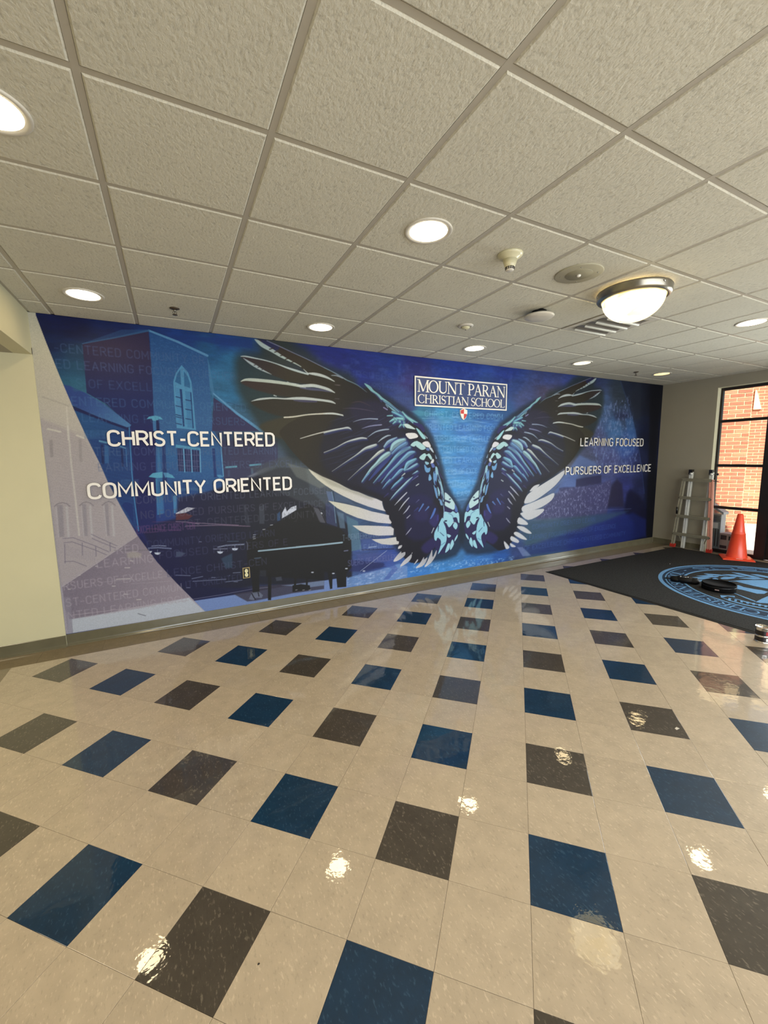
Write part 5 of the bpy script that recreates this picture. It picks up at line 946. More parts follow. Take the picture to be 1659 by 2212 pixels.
('s',[(3.118,1.487,0.0072),(3.151,1.416,0.0096),(3.186,1.373,0.0073)],(57,58,123),0.008,0.6579999999999999,1),
('s',[(3.075,1.612,0.0048),(3.117,1.563,0.012)],(66,80,142),0.008,0.6579999999999999,1),
('s',[(2.415,1.256,0.0041),(2.468,1.306,0.0209),(2.522,1.344,0.0252),(2.583,1.395,0.0212)],(44,56,120),0.0183,0.62,1),
('s',[(2.404,1.269,0.0025),(2.457,1.32,0.0126),(2.511,1.357,0.0152),(2.572,1.408,0.0128)],(100,147,172),0.0134,0.9,1),
('s',[(2.404,1.27,0.0019),(2.453,1.324,0.0051),(2.505,1.362,0.0062),(2.568,1.412,0.0052)],(132,195,228),0.0073,0.85,1),
('s',[(2.457,1.293,0.0022),(2.549,1.349,0.0156),(2.673,1.398,0.0113)],(38,41,98),0.0074,0.94,1),
('s',[(2.297,1.268,0.0041),(2.357,1.331,0.0164),(2.409,1.375,0.0207)],(44,56,120),0.018,0.62,1),
('s',[(2.286,1.281,0.0025),(2.346,1.344,0.0099),(2.399,1.388,0.0125)],(100,142,171),0.0132,0.9,1),
('s',[(2.286,1.282,0.0019),(2.343,1.347,0.0041),(2.394,1.392,0.0051)],(132,188,226),0.0072,0.85,1),
('s',[(2.398,1.118,0.0041),(2.482,1.2,0.0167),(2.582,1.281,0.0212),(2.66,1.345,0.0214),(2.731,1.396,0.0086)],(44,56,120),0.0182,0.62,1),
('s',[(2.388,1.132,0.0025),(2.471,1.213,0.0101),(2.571,1.295,0.0128),(2.649,1.359,0.0129),(2.72,1.41,0.0052)],(132,164,179),0.0134,0.9,1),
('s',[(2.387,1.132,0.0019),(2.468,1.217,0.0041),(2.567,1.299,0.0052),(2.644,1.363,0.0053),(2.718,1.412,0.0021)],(174,218,235),0.0073,0.85,1),
('s',[(2.672,1.351,0.0045),(2.735,1.403,0.0137),(2.795,1.461,0.0092)],(43,45,104),0.0076,0.94,1),
('s',[(2.712,1.37,0.0023),(2.799,1.421,0.0069)],(104,106,161),0.0076,0.94,1),
('s',[(2.774,1.3,0.0069),(2.81,1.319,0.0069)],(193,203,203),0.0077,0.94,1),
('s',[(2.63,1.486,0.0085),(2.716,1.517,0.0216),(2.799,1.559,0.0218)],(44,56,120),0.0188,0.62,1),
('s',[(2.619,1.5,0.0051),(2.705,1.531,0.013),(2.788,1.573,0.0131)],(112,148,171),0.0138,0.9,1),
('s',[(2.617,1.501,0.0021),(2.7,1.535,0.0053),(2.783,1.577,0.0054)],(148,197,226),0.0075,0.85,1),
('s',[(2.252,1.4,0.0086),(2.363,1.506,0.0174),(2.499,1.64,0.0177),(2.613,1.711,0.0113)],(41,47,112),0.0072,0.564,1),
('s',[(2.404,1.256,0.0022),(2.449,1.257,0.0044),(2.495,1.265,0.0022)],(66,66,104),0.0073,0.752,1),
('s',[(2.307,1.176,0.0043),(2.366,1.219,0.0087)],(57,53,114),0.0072,0.752,1),
('s',[(2.454,1.066,0.0022),(2.539,1.141,0.0089),(2.632,1.217,0.0068)],(194,197,210),0.0074,0.94,1),
('s',[(2.514,0.995,0.0022),(2.585,1.078,0.0081),(2.663,1.148,0.0068)],(194,197,210),0.0074,0.94,1),
('s',[(2.576,0.946,0.0022),(2.63,0.993,0.0081),(2.67,1.042,0.0068)],(190,193,209),0.0075,0.94,1),
('s',[(2.634,0.891,0.0068),(2.681,0.925,0.0045)],(180,180,194),0.0075,0.94,1),
('s',[(2.612,0.673,0.0023),(2.652,0.71,0.0077),(2.696,0.755,0.0046)],(171,171,190),0.0075,0.94,1),
('p',[(2.733,0.931),(2.813,1.008),(2.944,0.999),(2.943,0.845),(2.78,0.844)],(44,40,92),0.0762,0.6,1,None,None),
('p',[(2.968,0.815),(3.027,0.888),(3.111,0.903),(3.124,0.816),(3.061,0.736)],(50,46,104),0.0393,0.8,1,None,None),
('p',[(2.844,0.48),(2.985,0.586),(3.078,0.576),(3.095,0.488),(2.943,0.39)],(44,38,96),0.0516,0.8,1,None,None),
('s',[(2.813,0.967,0.0069),(2.878,1.052,0.0117)],(87,125,190),0.0077,0.94,1),
('s',[(2.911,0.967,0.0047),(2.96,1.012,0.0118)],(87,125,190),0.0078,0.94,1),
('s',[(2.993,0.855,0.0071),(3.035,0.916,0.0166),(3.064,0.977,0.0143)],(81,117,195),0.0079,0.94,1),
('s',[(2.765,1.08,0.0023),(2.814,1.115,0.0069)],(114,114,161),0.0077,0.6579999999999999,1),
('s',[(3.01,0.662,0.0047),(3.044,0.723,0.0071)],(193,203,203),0.0079,0.94,1),
('s',[(3.103,0.832,0.0144),(3.111,0.889,0.0096)],(62,57,142),0.008,0.6579999999999999,1),
('s',[(3.061,0.499,0.0048),(3.078,0.548,0.0119)],(66,60,171),0.0079,0.752,1),
('s',[(2.741,0.972,0.0046),(2.797,1.009,0.0115)],(53,62,133),0.0076,0.6579999999999999,1),
('p',[(3.212,1.191),(3.308,1.125),(3.388,1.027),(3.452,0.899),(3.467,0.759),(3.45,0.635),(3.411,0.527),(3.367,0.458),(3.287,0.371),(3.113,0.366),(3.061,0.492),(3.044,0.637),(3.112,0.76),(3.18,0.855),(3.205,0.91)],(40,36,82),0.0135,1,1,None,None),
('p',[(3.217,1.191),(3.308,1.125),(3.388,1.02),(3.371,0.949),(3.318,0.963),(3.22,1.016),(3.215,1.049),(3.23,1.066),(3.3,1.036),(3.282,1.063),(3.215,1.092)],(188,218,222),0.0068,1,1,None,None),
('p',[(3.388,1.02),(3.424,0.967),(3.434,0.915),(3.389,0.926)],(80,110,175),0.0069,1,1,None,None),
('p',[(3.209,0.931),(3.31,0.91),(3.354,0.928),(3.407,0.895),(3.434,0.908),(3.457,0.877),(3.465,0.762),(3.44,0.776),(3.417,0.836),(3.354,0.834),(3.368,0.782),(3.294,0.711),(3.249,0.77),(3.18,0.819),(3.197,0.846)],(160,210,224),0.0067,1,1,None,None),
('s',[(3.283,0.904,0.0049),(3.345,0.871,0.0049),(3.372,0.796,0.005)],(57,85,142),0.0082,0.564,1),
('s',[(3.223,0.804,0.0097),(3.249,0.804,0.0098)],(23,33,66),0.0081,0.94,1),
('p',[(3.18,0.855),(3.202,0.781),(3.237,0.706),(3.255,0.58),(3.238,0.501),(3.19,0.441),(3.113,0.361),(3.156,0.481),(3.155,0.547),(3.104,0.588),(3.082,0.547),(3.053,0.579),(3.057,0.665),(3.12,0.759)],(150,205,224),0.0067,1,1,None,None),
('s',[(3.12,0.745,0.0072),(3.112,0.674,0.0048)],(28,38,85),0.008,0.94,1),
('s',[(3.146,0.656,0.0036),(3.207,0.603,0.0049)],(38,57,104),0.008,0.94,1),
('s',[(3.164,0.48,0.0048),(3.225,0.51,0.0049)],(66,114,156),0.0081,0.6579999999999999,1),
('p',[(3.355,0.731),(3.399,0.772),(3.436,0.724),(3.405,0.672)],(160,210,224),0.0069,1,1,None,None),
('p',[(3.259,0.624),(3.325,0.595),(3.295,0.569),(3.268,0.586)],(160,210,224),0.0068,1,1,None,None),
('p',[(3.437,0.599),(3.429,0.555),(3.384,0.504),(3.393,0.551)],(160,210,224),0.0069,1,1,None,None),
('p',[(3.348,0.538),(3.376,0.472),(3.318,0.393),(3.313,0.464)],(160,210,224),0.0069,1,1,None,None),
('p',[(3.278,0.49),(3.309,0.479),(3.296,0.407),(3.23,0.366),(3.252,0.441)],(160,210,224),0.0068,1,1,None,None),
('s',[(3.346,0.769,0.0049),(3.391,0.772,0.005)],(180,209,216),0.0082,0.94,1),
('s',[(3.215,1.092,0.0049),(3.308,1.054,0.0074)],(28,38,76),0.0081,0.94,1),
('s',[(3.295,1.094,0.0074),(3.313,1.097,0.0074)],(28,38,76),0.0082,0.94,1),
('s',[(3.21,1.195,0.0049),(3.215,1.052,0.0049),(3.209,0.938,0.0049)],(13,17,38),0.0081,0.94,1),
('s',[(3.135,1.332,0.0096),(3.178,1.239,0.0097),(3.2,1.124,0.0049)],(142,185,204),0.008,0.94,1),
('s',[(3.127,1.1,0.0096),(3.166,1.077,0.0097),(3.179,1.019,0.0048)],(104,142,190),0.008,0.94,1),
('s',[(3.076,1.25,0.0096),(3.098,1.158,0.0096)],(104,147,194),0.008,0.94,1),
('s',[(3.192,1.054,0.0024),(3.209,0.938,0.0073),(3.201,0.867,0.0049)],(142,175,209),0.0081,0.94,1),
('p',[(2.501,0.505),(2.509,0.539),(2.556,0.547),(2.544,0.514)],(214,211,214),0.0062,1,2,(176,174,180),[(2.501,0.505),(2.556,0.547)]),
('p',[(2.43,0.348),(2.461,0.399),(2.54,0.466),(2.547,0.444),(2.602,0.452),(2.594,0.404),(2.5,0.353)],(214,211,214),0.0061,1,2,(176,174,180),[(2.43,0.348),(2.547,0.444)]),
('p',[(2.526,0.273),(2.578,0.336),(2.665,0.395),(2.698,0.412),(2.697,0.37),(2.657,0.319),(2.577,0.28)],(214,211,214),0.0062,1,2,(176,174,180),[(2.526,0.273),(2.698,0.412)]),
('p',[(2.698,0.419),(2.712,0.439),(2.707,0.418)],(214,211,214),0.0063,1,2,(176,174,180),[(2.698,0.419),(2.712,0.439)]),
('p',[(2.733,0.266),(2.778,0.324),(2.798,0.329),(2.786,0.302)],(214,211,214),0.0064,1,2,(176,174,180),[(2.733,0.266),(2.798,0.329)]),
('p',[(2.761,0.218),(2.827,0.275),(2.885,0.35),(2.893,0.317),(2.943,0.339),(2.918,0.278),(2.86,0.228)],(214,211,214),0.0064,1,2,(176,174,180),[(2.761,0.218),(2.893,0.317)]),
('p',[(2.897,0.21),(2.943,0.289),(2.994,0.391),(3.019,0.431),(3.028,0.329),(3.087,0.423),(3.079,0.352),(3.002,0.259)],(214,211,214),0.0065,1,2,(176,174,180),[(2.897,0.21),(3.028,0.329)]),
('p',[(1.361,1.548),(1.425,1.511),(1.521,1.457),(1.635,1.409),(1.728,1.365),(1.799,1.324),(1.872,1.287),(1.97,1.256),(2.096,1.199),(2.207,1.161),(2.282,1.125),(2.285,1.085),(2.302,1.032),(2.329,0.998),(2.223,1.03),(2.093,1.074),(1.926,1.143),(1.764,1.224),(1.663,1.282),(1.556,1.354),(1.459,1.43),(1.395,1.497)],(212,208,192),0.0053,1,0,(210,206,210),[(1.572,1.39),(2.137,1.102)]),
('p',[(1.425,1.511),(1.635,1.409),(1.799,1.324),(1.97,1.256),(2.181,1.171),(2.138,1.15),(1.887,1.248),(1.743,1.308),(1.61,1.359),(1.498,1.444)],(140,138,125),0.0372,0.45,0,None,None),
('p',[(1.585,1.175),(1.659,1.159),(1.802,1.124),(1.966,1.075),(2.135,1.012),(2.284,0.973),(2.373,0.947),(2.377,0.902),(2.41,0.854),(2.399,0.837),(2.22,0.866),(2.089,0.901),(1.946,0.948),(1.799,1.017),(1.688,1.086)],(212,208,192),0.0054,1,0,(210,206,210),[(1.721,1.121),(2.221,0.93)]),
('p',[(1.877,0.86),(2.045,0.846),(2.219,0.826),(2.398,0.802),(2.439,0.77),(2.434,0.688),(2.217,0.704),(2.086,0.735),(1.976,0.785)],(210,207,200),0.0057,1,0,(210,206,210),[(1.96,0.833),(2.307,0.762)]),
('p',[(2.128,0.667),(2.305,0.656),(2.47,0.66),(2.479,0.61),(2.513,0.598),(2.506,0.565),(2.395,0.567),(2.268,0.591),(2.189,0.628)],(208,204,200),0.007,1,0,None,None),
('p',[(5.529,1.432),(5.501,1.356),(5.337,1.209),(5.128,1.088),(4.866,0.974),(4.679,0.949),(4.69,1.027),(4.773,1.106),(5.031,1.222),(5.269,1.32)],(206,205,208),0.0105,1,2,None,None),
('p',[(5.298,1.075),(5.257,0.972),(5.048,0.876),(4.814,0.828),(4.656,0.818),(4.632,0.904),(4.866,0.963),(5.101,1.025)],(206,205,208),0.0103,1,2,None,None),
('p',[(5.08,0.842),(4.994,0.75),(4.761,0.693),(4.615,0.779),(4.641,0.819)],(206,205,208),0.01,1,2,None,None),
('p',[(4.573,0.75),(4.734,0.663),(4.741,0.62),(4.549,0.657)],(206,205,208),0.0095,1,2,None,None),
('p',[(4.536,0.616),(4.679,0.593),(4.844,0.481),(4.741,0.491),(4.595,0.558)],(206,205,208),0.0095,1,2,None,None),
('p',[(4.497,0.535),(4.597,0.505),(4.751,0.392),(4.629,0.416),(4.485,0.494)],(206,205,208),0.0094,1,2,None,None),
('p',[(4.43,0.478),(4.573,0.4),(4.56,0.359),(4.418,0.416)],(206,205,208),0.0094,1,2,None,None),
('p',[(4.406,0.375),(4.525,0.309),(4.435,0.313)],(206,205,208),0.0093,1,2,None,None),
('p',[(4.281,0.42),(4.394,0.313),(4.326,0.296)],(206,205,208),0.0092,1,2,None,None),
('p',[(4.772,1.127),(4.855,1.204),(4.978,1.224),(4.887,1.153)],(206,205,208),0.0097,1,2,None,None),
('p',[(-0.724,2.363),(-0.639,2.369),(-0.614,2.273),(-0.7,2.268)],(40,95,125),0.0224,0.5,0,None,None)]
BG=[(-0.868,2.837,5,18,70),(-0.684,2.806,4,15,65),(-0.349,2.82,10,30,85),(-0.058,2.856,12,45,105),(0.211,2.847,12,55,125),(0.539,2.829,15,60,130),(0.803,2.814,20,60,110),(-0.799,2.586,8,28,78),(-0.674,2.56,28,55,88),(-0.845,2.43,20,60,100),(-0.76,2.322,38,95,125),(-0.666,2.289,50,105,135),(-0.665,2.484,30,75,105),(0.124,2.741,14,50,120),(0.406,2.728,25,85,135),(0.615,2.638,35,100,145),(0.516,2.452,45,110,155),(0.596,2.322,40,105,150),(0.769,2.192,45,90,120),(0.671,2.072,60,105,140),(0.85,1.959,60,95,125),(1.084,2.821,60,60,60),(1.382,2.804,32,45,125),(1.697,2.736,30,40,120),(2.035,2.664,30,45,125),(2.461,2.698,24,50,130),(2.654,2.549,45,45,110),(2.788,2.752,28,38,115),(3.205,2.816,22,52,140),(3.5,2.812,22,50,135),(4.31,2.785,25,48,130),(5.039,2.808,50,64,121),(5.646,2.783,50,66,131),(2.395,2.478,40,60,125),(2.587,2.407,55,75,140),(2.651,2.272,50,65,115),(2.854,2.195,55,120,155),(3.208,2.207,60,140,190),(3.508,2.187,60,130,190),(3.905,2.231,45,95,160),(4.197,2.273,40,85,140),(2.993,2.055,75,125,190),(3.51,2.036,65,120,195),(3.908,2.075,50,105,175),(3.285,1.821,70,145,205),(3.514,1.791,70,140,205),(3.212,1.58,75,140,200),(3.517,1.574,65,125,195),(3.443,1.264,75,145,205),(3.485,0.945,65,105,150),(3.497,0.622,55,80,120),(3.453,0.366,70,130,190),(3.22,0.233,65,130,195),(3.697,0.271,60,120,190),(4.216,0.173,35,80,150),(3.953,0.137,55,110,180),(2.776,0.166,60,120,190),(4.401,2.665,35,65,130),(4.586,2.484,65,76,126),(5.051,2.575,70,66,96),(6.086,2.706,45,56,96),(6.337,2.427,65,91,131),(6.795,2.674,45,56,71),(6.957,2.299,55,71,101),(7.311,2.625,34,40,51),(7.714,2.646,4,9,20),(7.661,1.914,6,16,50),(7.901,1.071,4,10,35),(7.931,0.199,4,6,15),(5.913,2.047,70,71,101),(6.27,1.829,80,86,131),(6.729,2.062,65,106,156),(7.067,1.831,60,91,156),(6.655,1.519,80,86,136),(6.057,1.604,80,86,116),(7.173,1.429,60,71,126),(7.432,1.505,38,46,91),(5.506,1.683,80,76,81),(5.749,1.239,95,111,156),(6.439,1.213,75,86,141),(7.074,1.107,50,56,116),(7.486,1.006,34,40,81),(5.157,0.537,85,101,126),(5.913,0.469,70,81,101),(6.505,0.416,45,61,126),(7.14,0.442,34,44,101),(7.693,0.395,5,10,45),(4.869,0.274,70,96,111),(5.377,0.293,60,91,121),(5.926,0.273,40,61,131),(6.767,0.269,32,42,101),(4.583,0.199,50,66,116),(1.517,0.648,35,42,75),(1.759,1.065,60,75,100),(1.993,0.879,60,85,125),(2.111,0.581,60,80,135),(2.366,0.434,50,75,150),(2.105,0.29,55,75,140),(2.429,0.184,80,120,190),(1.854,0.209,70,95,150),(1.025,1.569,70,80,100),(1.223,1.462,75,85,95),(1.486,1.349,65,75,95),(1.234,1.716,50,60,75),(0.209,1.633,30,70,125),(0.434,1.814,45,60,100),(0.746,1.767,60,65,90),(1.037,1.816,70,90,115),(-0.25,1.812,22,40,105),(-0.281,1.425,22,35,100),(-0.309,1.075,20,28,95),(-0.172,0.836,18,22,75),(0.153,0.8,22,25,60),(0.513,0.907,28,34,60),(0.134,0.514,22,26,68),(0.49,0.513,30,36,70),(-0.11,0.596,18,26,85),(0.121,0.322,30,38,85),(0.768,0.371,40,48,80)]
GL={ # condensed sans capitals as poly-lines on a 1-high cap box: (width, strokes)
'C':(.62,[[(.62,.8),(.56,.93),(.42,1),(.22,1),(.07,.92),(0,.76),(0,.24),(.07,.08),(.22,0),(.42,0),(.56,.07),(.62,.2)]]),
'H':(.62,[[(0,0),(0,1)],[(.62,0),(.62,1)],[(0,.5),(.62,.5)]]),
'R':(.6,[[(0,0),(0,1),(.38,1),(.52,.94),(.6,.8),(.6,.66),(.52,.53),(.38,.47),(0,.47)],[(.33,.47),(.62,0)]]),
'I':(0,[[(0,0),(0,1)]]),
'S':(.58,[[(.55,.84),(.42,.98),(.28,1),(.14,.98),(.04,.88),(.02,.74),(.08,.6),(.22,.53),(.38,.48),(.52,.4),(.58,.27),(.54,.11),(.42,.02),(.28,0),(.12,.03),(0,.15)]]),
'T':(.6,[[(0,1),(.6,1)],[(.3,0),(.3,1)]]),
'-':(.34,[[(0,.42),(.34,.42)]]),
'E':(.52,[[(.52,1),(0,1),(0,0),(.52,0)],[(0,.51),(.44,.51)]]),
'N':(.62,[[(0,0),(0,1),(.62,0),(.62,1)]]),
'D':(.6,[[(0,0),(0,1),(.34,1),(.5,.94),(.6,.78),(.6,.22),(.5,.06),(.34,0),(0,0)]]),
'O':(.62,[[(.31,1),(.12,.95),(0,.78),(0,.22),(.12,.05),(.31,0),(.5,.05),(.62,.22),(.62,.78),(.5,.95),(.31,1)]]),
'M':(.76,[[(0,0),(0,1),(.38,.3),(.76,1),(.76,0)]]),
'U':(.6,[[(0,1),(0,.24),(.08,.07),(.3,0),(.52,.07),(.6,.24),(.6,1)]]),
'Y':(.64,[[(0,1),(.32,.45),(.64,1)],[(.32,.45),(.32,0)]]),
'L':(.5,[[(0,1),(0,0),(.5,0)]]),
'A':(.66,[[(0,0),(.33,1),(.66,0)],[(.12,.3),(.54,.3)]]),
'G':(.62,[[(.61,.8),(.54,.94),(.4,1),(.22,1),(.07,.92),(0,.76),(0,.24),(.07,.08),(.22,0),(.42,0),(.56,.07),(.62,.22),(.62,.46),(.36,.46)]]),
'F':(.5,[[(.5,1),(0,1),(0,0)],[(0,.49),(.42,.49)]]),
'P':(.58,[[(0,0),(0,1),(.36,1),(.5,.94),(.58,.8),(.58,.62),(.5,.49),(.36,.43),(0,.43)]]),
'X':(.62,[[(0,0),(.62,1)],[(0,1),(.62,0)]]),
'J':(.4,[[(.4,1),(.4,.2),(.32,.05),(.18,0),(0,.06)]]),
' ':(.12,[])}
def layout(txt,gap=.30,space=.38):
    x=0;out=[]
    for ch in txt:
        w,st=GL[ch]
        if ch==' ': x+=space; continue
        out.append((ch,x,w,st)); x+=w+gap
    return out,x-gap
def s2l(c):
    c=np.asarray(c,float)/255; return np.where(c<=.04045,c/12.92,((c+.055)/1.055)**2.4)
MX=3.507  # axis about which the wings mirror
def fract_noise(X,Z,sx,sz,seed):
    rs=np.random.RandomState(seed); out=0;amp=1;tot=0
    for k in range(3):
        nx=int(9.2/sx*2**k)+3; nz=int(3/sz*2**k)+3; g=rs.rand(nz,nx)
        u=(X+1)/sx*2**k; v=Z/sz*2**k; iu=np.clip(u.astype(int),0,nx-2); iv=np.clip(v.astype(int),0,nz-2); fu=u-iu; fv=v-iv; fu=fu*fu*(3-2*fu); fv=fv*fv*(3-2*fv)
        out=out+amp*((g[iv,iu]*(1-fu)+g[iv,iu+1]*fu)*(1-fv)+(g[iv+1,iu]*(1-fu)+g[iv+1,iu+1]*fu)*fv); tot+=amp; amp*=.6
    return out/tot
def smooth(P,closed,n=3):
    P=np.array(P,float); m_=len(P)
    if m_<3: return P
    out=[]
    for i in range(m_ if closed else m_-1):
        a=P[(i-1)%m_] if closed or i>0 else P[0]; b=P[i]; c=P[(i+1)%m_]; d=P[(i+2)%m_] if closed or i<m_-2 else P[-1]
        for k in range(n):
            t=k/n; q=.5*((2*b)+(c-a)*t+(2*a-5*b+4*c-d)*t*t+(3*b-a-3*c+d)*t**3); out.append(q)
    if not closed: out.append(P[-1])
    out=np.array(out)
    if out.shape[1]>2: out[:,2]=np.maximum(out[:,2],1e-4)
    return out
def paint(xs_,zs_):
    X,Z=np.meshgrid(xs_,zs_); h=max(np.diff(xs_).mean(),np.diff(zs_).mean())
    B=np.array(BG,float); acc=np.zeros(X.shape+(3,)); ws=np.zeros(X.shape)
    for b in B:
        d2=((X-b[0])**2*.8+(Z-b[1])**2); wgt=1/(d2+.004)**1.9; acc+=wgt[...,None]*b[2:5]; ws+=wgt
    img=acc/ws[...,None]
    n=fract_noise(X,Z,.45,.10,3); img*=(1+(n-.5)*.34)[...,None]; n=fract_noise(X,Z,.06,.02,4); img*=(1+(n-.5)*.22)[...,None]
    def sub(x0,x1,z0,z1):
        i0=np.searchsorted(xs_,x0); i1=np.searchsorted(xs_,x1); j0=np.searchsorted(zs_,z0); j1=np.searchsorted(zs_,z1); return i0,i1,j0,j1
    def alpha_poly(P,soft):
        P=np.array(P,float); i0,i1,j0,j1=sub(P[:,0].min()-soft,P[:,0].max()+soft,P[:,1].min()-soft,P[:,1].max()+soft)
        if i1<=i0 or j1<=j0: return None
        x=X[j0:j1,i0:i1]; z=Z[j0:j1,i0:i1]; ins=np.zeros(x.shape,bool); d2=np.full(x.shape,1e9)
        Q=np.roll(P,-1,0)
        for (ax,az),(bx,bz) in zip(P,Q):
            if abs(bz-az)>1e-9:
                c=((az>z)!=(bz>z))&(x<(bx-ax)*(z-az)/(bz-az)+ax); ins^=c
            vx,vz=bx-ax,bz-az; L=vx*vx+vz*vz+1e-12; t=np.clip(((x-ax)*vx+(z-az)*vz)/L,0,1); d2=np.minimum(d2,(x-ax-t*vx)**2+(z-az-t*vz)**2)
        d=np.sqrt(d2)*np.where(ins,1,-1); s=max(soft,h*.9); a=np.clip(.5+d/s,0,1); return (i0,i1,j0,j1,a*a*(3-2*a),x,z)
    def alpha_stroke(P,soft):
        P=np.array(P,float); r=P[:,2].max()+max(soft,h); i0,i1,j0,j1=sub(P[:,0].min()-r,P[:,0].max()+r,P[:,1].min()-r,P[:,1].max()+r)
        if i1<=i0 or j1<=j0: return None
        x=X[j0:j1,i0:i1]; z=Z[j0:j1,i0:i1]; best=np.full(x.shape,-1e9); s=max(soft,h*.9)
        for k in range(len(P)-1):
            ax,az,ra=P[k]; bx,bz,rb=P[k+1]; vx,vz=bx-ax,bz-az; L=vx*vx+vz*vz+1e-12; t=np.clip(((x-ax)*vx+(z-az)*vz)/L,0,1)
            rr=ra+(rb-ra)*t; dd=np.sqrt((x-ax-t*vx)**2+(z-az-t*vz)**2); a=np.clip(.5+(rr-dd)/s,0,1)*np.minimum(1,2*rr/s*1.2); best=np.maximum(best,a)
        return (i0,i1,j0,j1,np.clip(best,0,1),x,z)
    def put(r,col,a):
        if r is None: return
        i0,i1,j0,j1,al,x,z=r; al=(al*a)[...,None]; img[j0:j1,i0:i1]=img[j0:j1,i0:i1]*(1-al)+col*al
    sd=20
    for o in OPS:
        sd+=1
        if o[0]=='t':
            _,txt,x0,x1,z0,a,col=o; lay,tw=layout(txt,.34,.5); k=(x1-x0)/tw; hh=.068
            for ch,ox,w,st in lay:
                for s in st: put(alpha_stroke([(x0+(ox+px)*k,z0-hh/2+pz*hh,.0045) for px,pz in s],.006),np.array(col,float),a)
            continue
        mir=(False,True) if (o[0] in 'ps' and o[5]==1) else (False,)
        for mm in mir:
            fx=(lambda p:(2*MX-p[0],)+tuple(p[1:])) if mm else (lambda p:tuple(p))
            if o[0]=='p':
                _,P,col,soft,a,m_,c2,ax=o; r=alpha_poly(smooth([fx(p) for p in P],True) if m_==1 or m_==2 else [fx(p) for p in P],soft)
                if r is None: continue
                c=np.array(col,float)
                if c2:
                    p0,p1=fx(ax[0]),fx(ax[1]); vx,vz=p1[0]-p0[0],p1[1]-p0[1]; t=np.clip(((r[5]-p0[0])*vx+(r[6]-p0[1])*vz)/(vx*vx+vz*vz+1e-9),0,1)[...,None]; c=c*(1-t)+np.array(c2,float)*t
                put(r,c,a)
            elif o[0]=='s':
                _,P,col,soft,a,m_=o; put(alpha_stroke(smooth([fx(p) for p in P],False,4) if m_ else [fx(p) for p in P],soft),np.array(col,float),a)
            else:
                _,P,col,amp,sx,sz,soft,thr=o; r=alpha_poly(P,soft)
                if r is None: continue
                nn=np.clip((fract_noise(r[5],r[6],sx,sz,sd)-.5-thr*.2)*3,0,1)*amp; r=r[:4]+(r[4]*np.clip(nn,0,.9),)+r[5:]; put(r,np.array(col,float),1)
    return s2l(np.clip(img,0,255))
mural=empty('mural',(0,0,0),'full-wall printed vinyl mural of spread dark wings over a blue church and piano collage','mural')
PANELS=[(XL,.5,.0036,.0042),(.5,2.0,.0048,.0046),(2.0,4.2,.0066,.0052),(4.2,XR-.001,.0100,.0064)]
GAIN=(.79,.83,.89)
for (x0,x1,dx,dz) in PANELS:
    nx=int((x1-x0)/dx)+1; nz=int((H-.1)/dz)+1; gx=np.linspace(x0,x1,nx); gz=np.linspace(.1,H-.0005,nz)
    img=paint(gx,gz)*np.array(GAIN); X,Z=np.meshgrid(gx,gz); co=np.stack([X,np.full_like(X,W-.0025),Z],-1).reshape(-1,3)
    ii=np.arange(nx*nz).reshape(nz,nx); q=np.stack([ii[:-1,:-1],ii[:-1,1:],ii[1:,1:],ii[1:,:-1]],-1).reshape(-1,4)
    me=D.meshes.new('printed_panel'); me.vertices.add(len(co)); me.vertices.foreach_set('co',co.ravel().astype(np.float32)); me.loops.add(q.size); me.loops.foreach_set('vertex_index',q.ravel().astype(np.int32)); me.polygons.add(len(q)); me.polygons.foreach_set('loop_start',np.arange(0,q.size,4,dtype=np.int32)); me.update(calc_edges=True)
    at=me.color_attributes.new('print','FLOAT_COLOR','POINT'); at.data.foreach_set('color',np.concatenate([img.reshape(-1,3),np.ones((nx*nz,1))],1).ravel().astype(np.float32))
    me.materials.append(MT['mural']); o=D.objects.new('printed_panel',me); COL.objects.link(o); o.parent=mural
# ------------------------------------------------------------------ raised lettering
def ribbon(P,w,closed=False):
    """mitred outline of a poly-line of constant width -> list of quads (2-D)"""
    P=[Vector(p) for p in P]; n=len(P); L=[];R=[]
    closed=(P[0]-P[-1]).length<1e-6
    if closed: P=P[:-1]; n-=1
    for i in range(n):
        a=P[i-1] if (i>0 or closed) else None; b=P[(i+1)%n] if (i<n-1 or closed) else None
        d1=(P[i]-a).normalized() if a is not None else None; d2=(b-P[i]).normalized() if b is not None else None
        d1=d1 or d2; d2=d2 or d1; n1=Vector((-d1.y,d1.x)); n2=Vector((-d2.y,d2.x)); m_=(n1+n2); m_=m_.normalized() if m_.length>1e-6 else n1
        k=1/max(.68,m_.dot(n1)); ww=w[i] if isinstance(w,list) else w; L.append(P[i]+m_*ww/2*k); R.append(P[i]-m_*ww/2*k)
    return L,R,closed
RK=0
def add_ribbon(mb,P,w,fn,d0,d1,mi=0,ms=1):
    global RK
    RK=(RK+1)%7; d1=d1+RK*.00022          # neighbouring strokes never share a plane
    L,R,cl=ribbon(P,w); n=len(L); V=[]
    for a in (L,R):
        for d in (d0,d1):
            for p in a: V.append(fn(p.x,p.y,d))
    F=[];Mi=[]
    for i in range(n if cl else n-1):
        j=(i+1)%n
        F.append((n+i,n+j,3*n+j,3*n+i));Mi.append(mi)       # face at d1
        F.append((i,j,n+j,n+i));Mi.append(ms); F.append((2*n+j,2*n+i,3*n+i,3*n+j));Mi.append(ms)
    if not cl: F+= [(0,n,3*n,2*n),(n-1,3*n-1,4*n-1,2*n-1)]; Mi+=[ms,ms]
    b=len(mb.V); mb.V+=[tuple(v) for v in V]; mb.F+=[tuple(k+b for k in f) for f in F]; mb.M+=Mi; mb.S+=[False]*len(F)
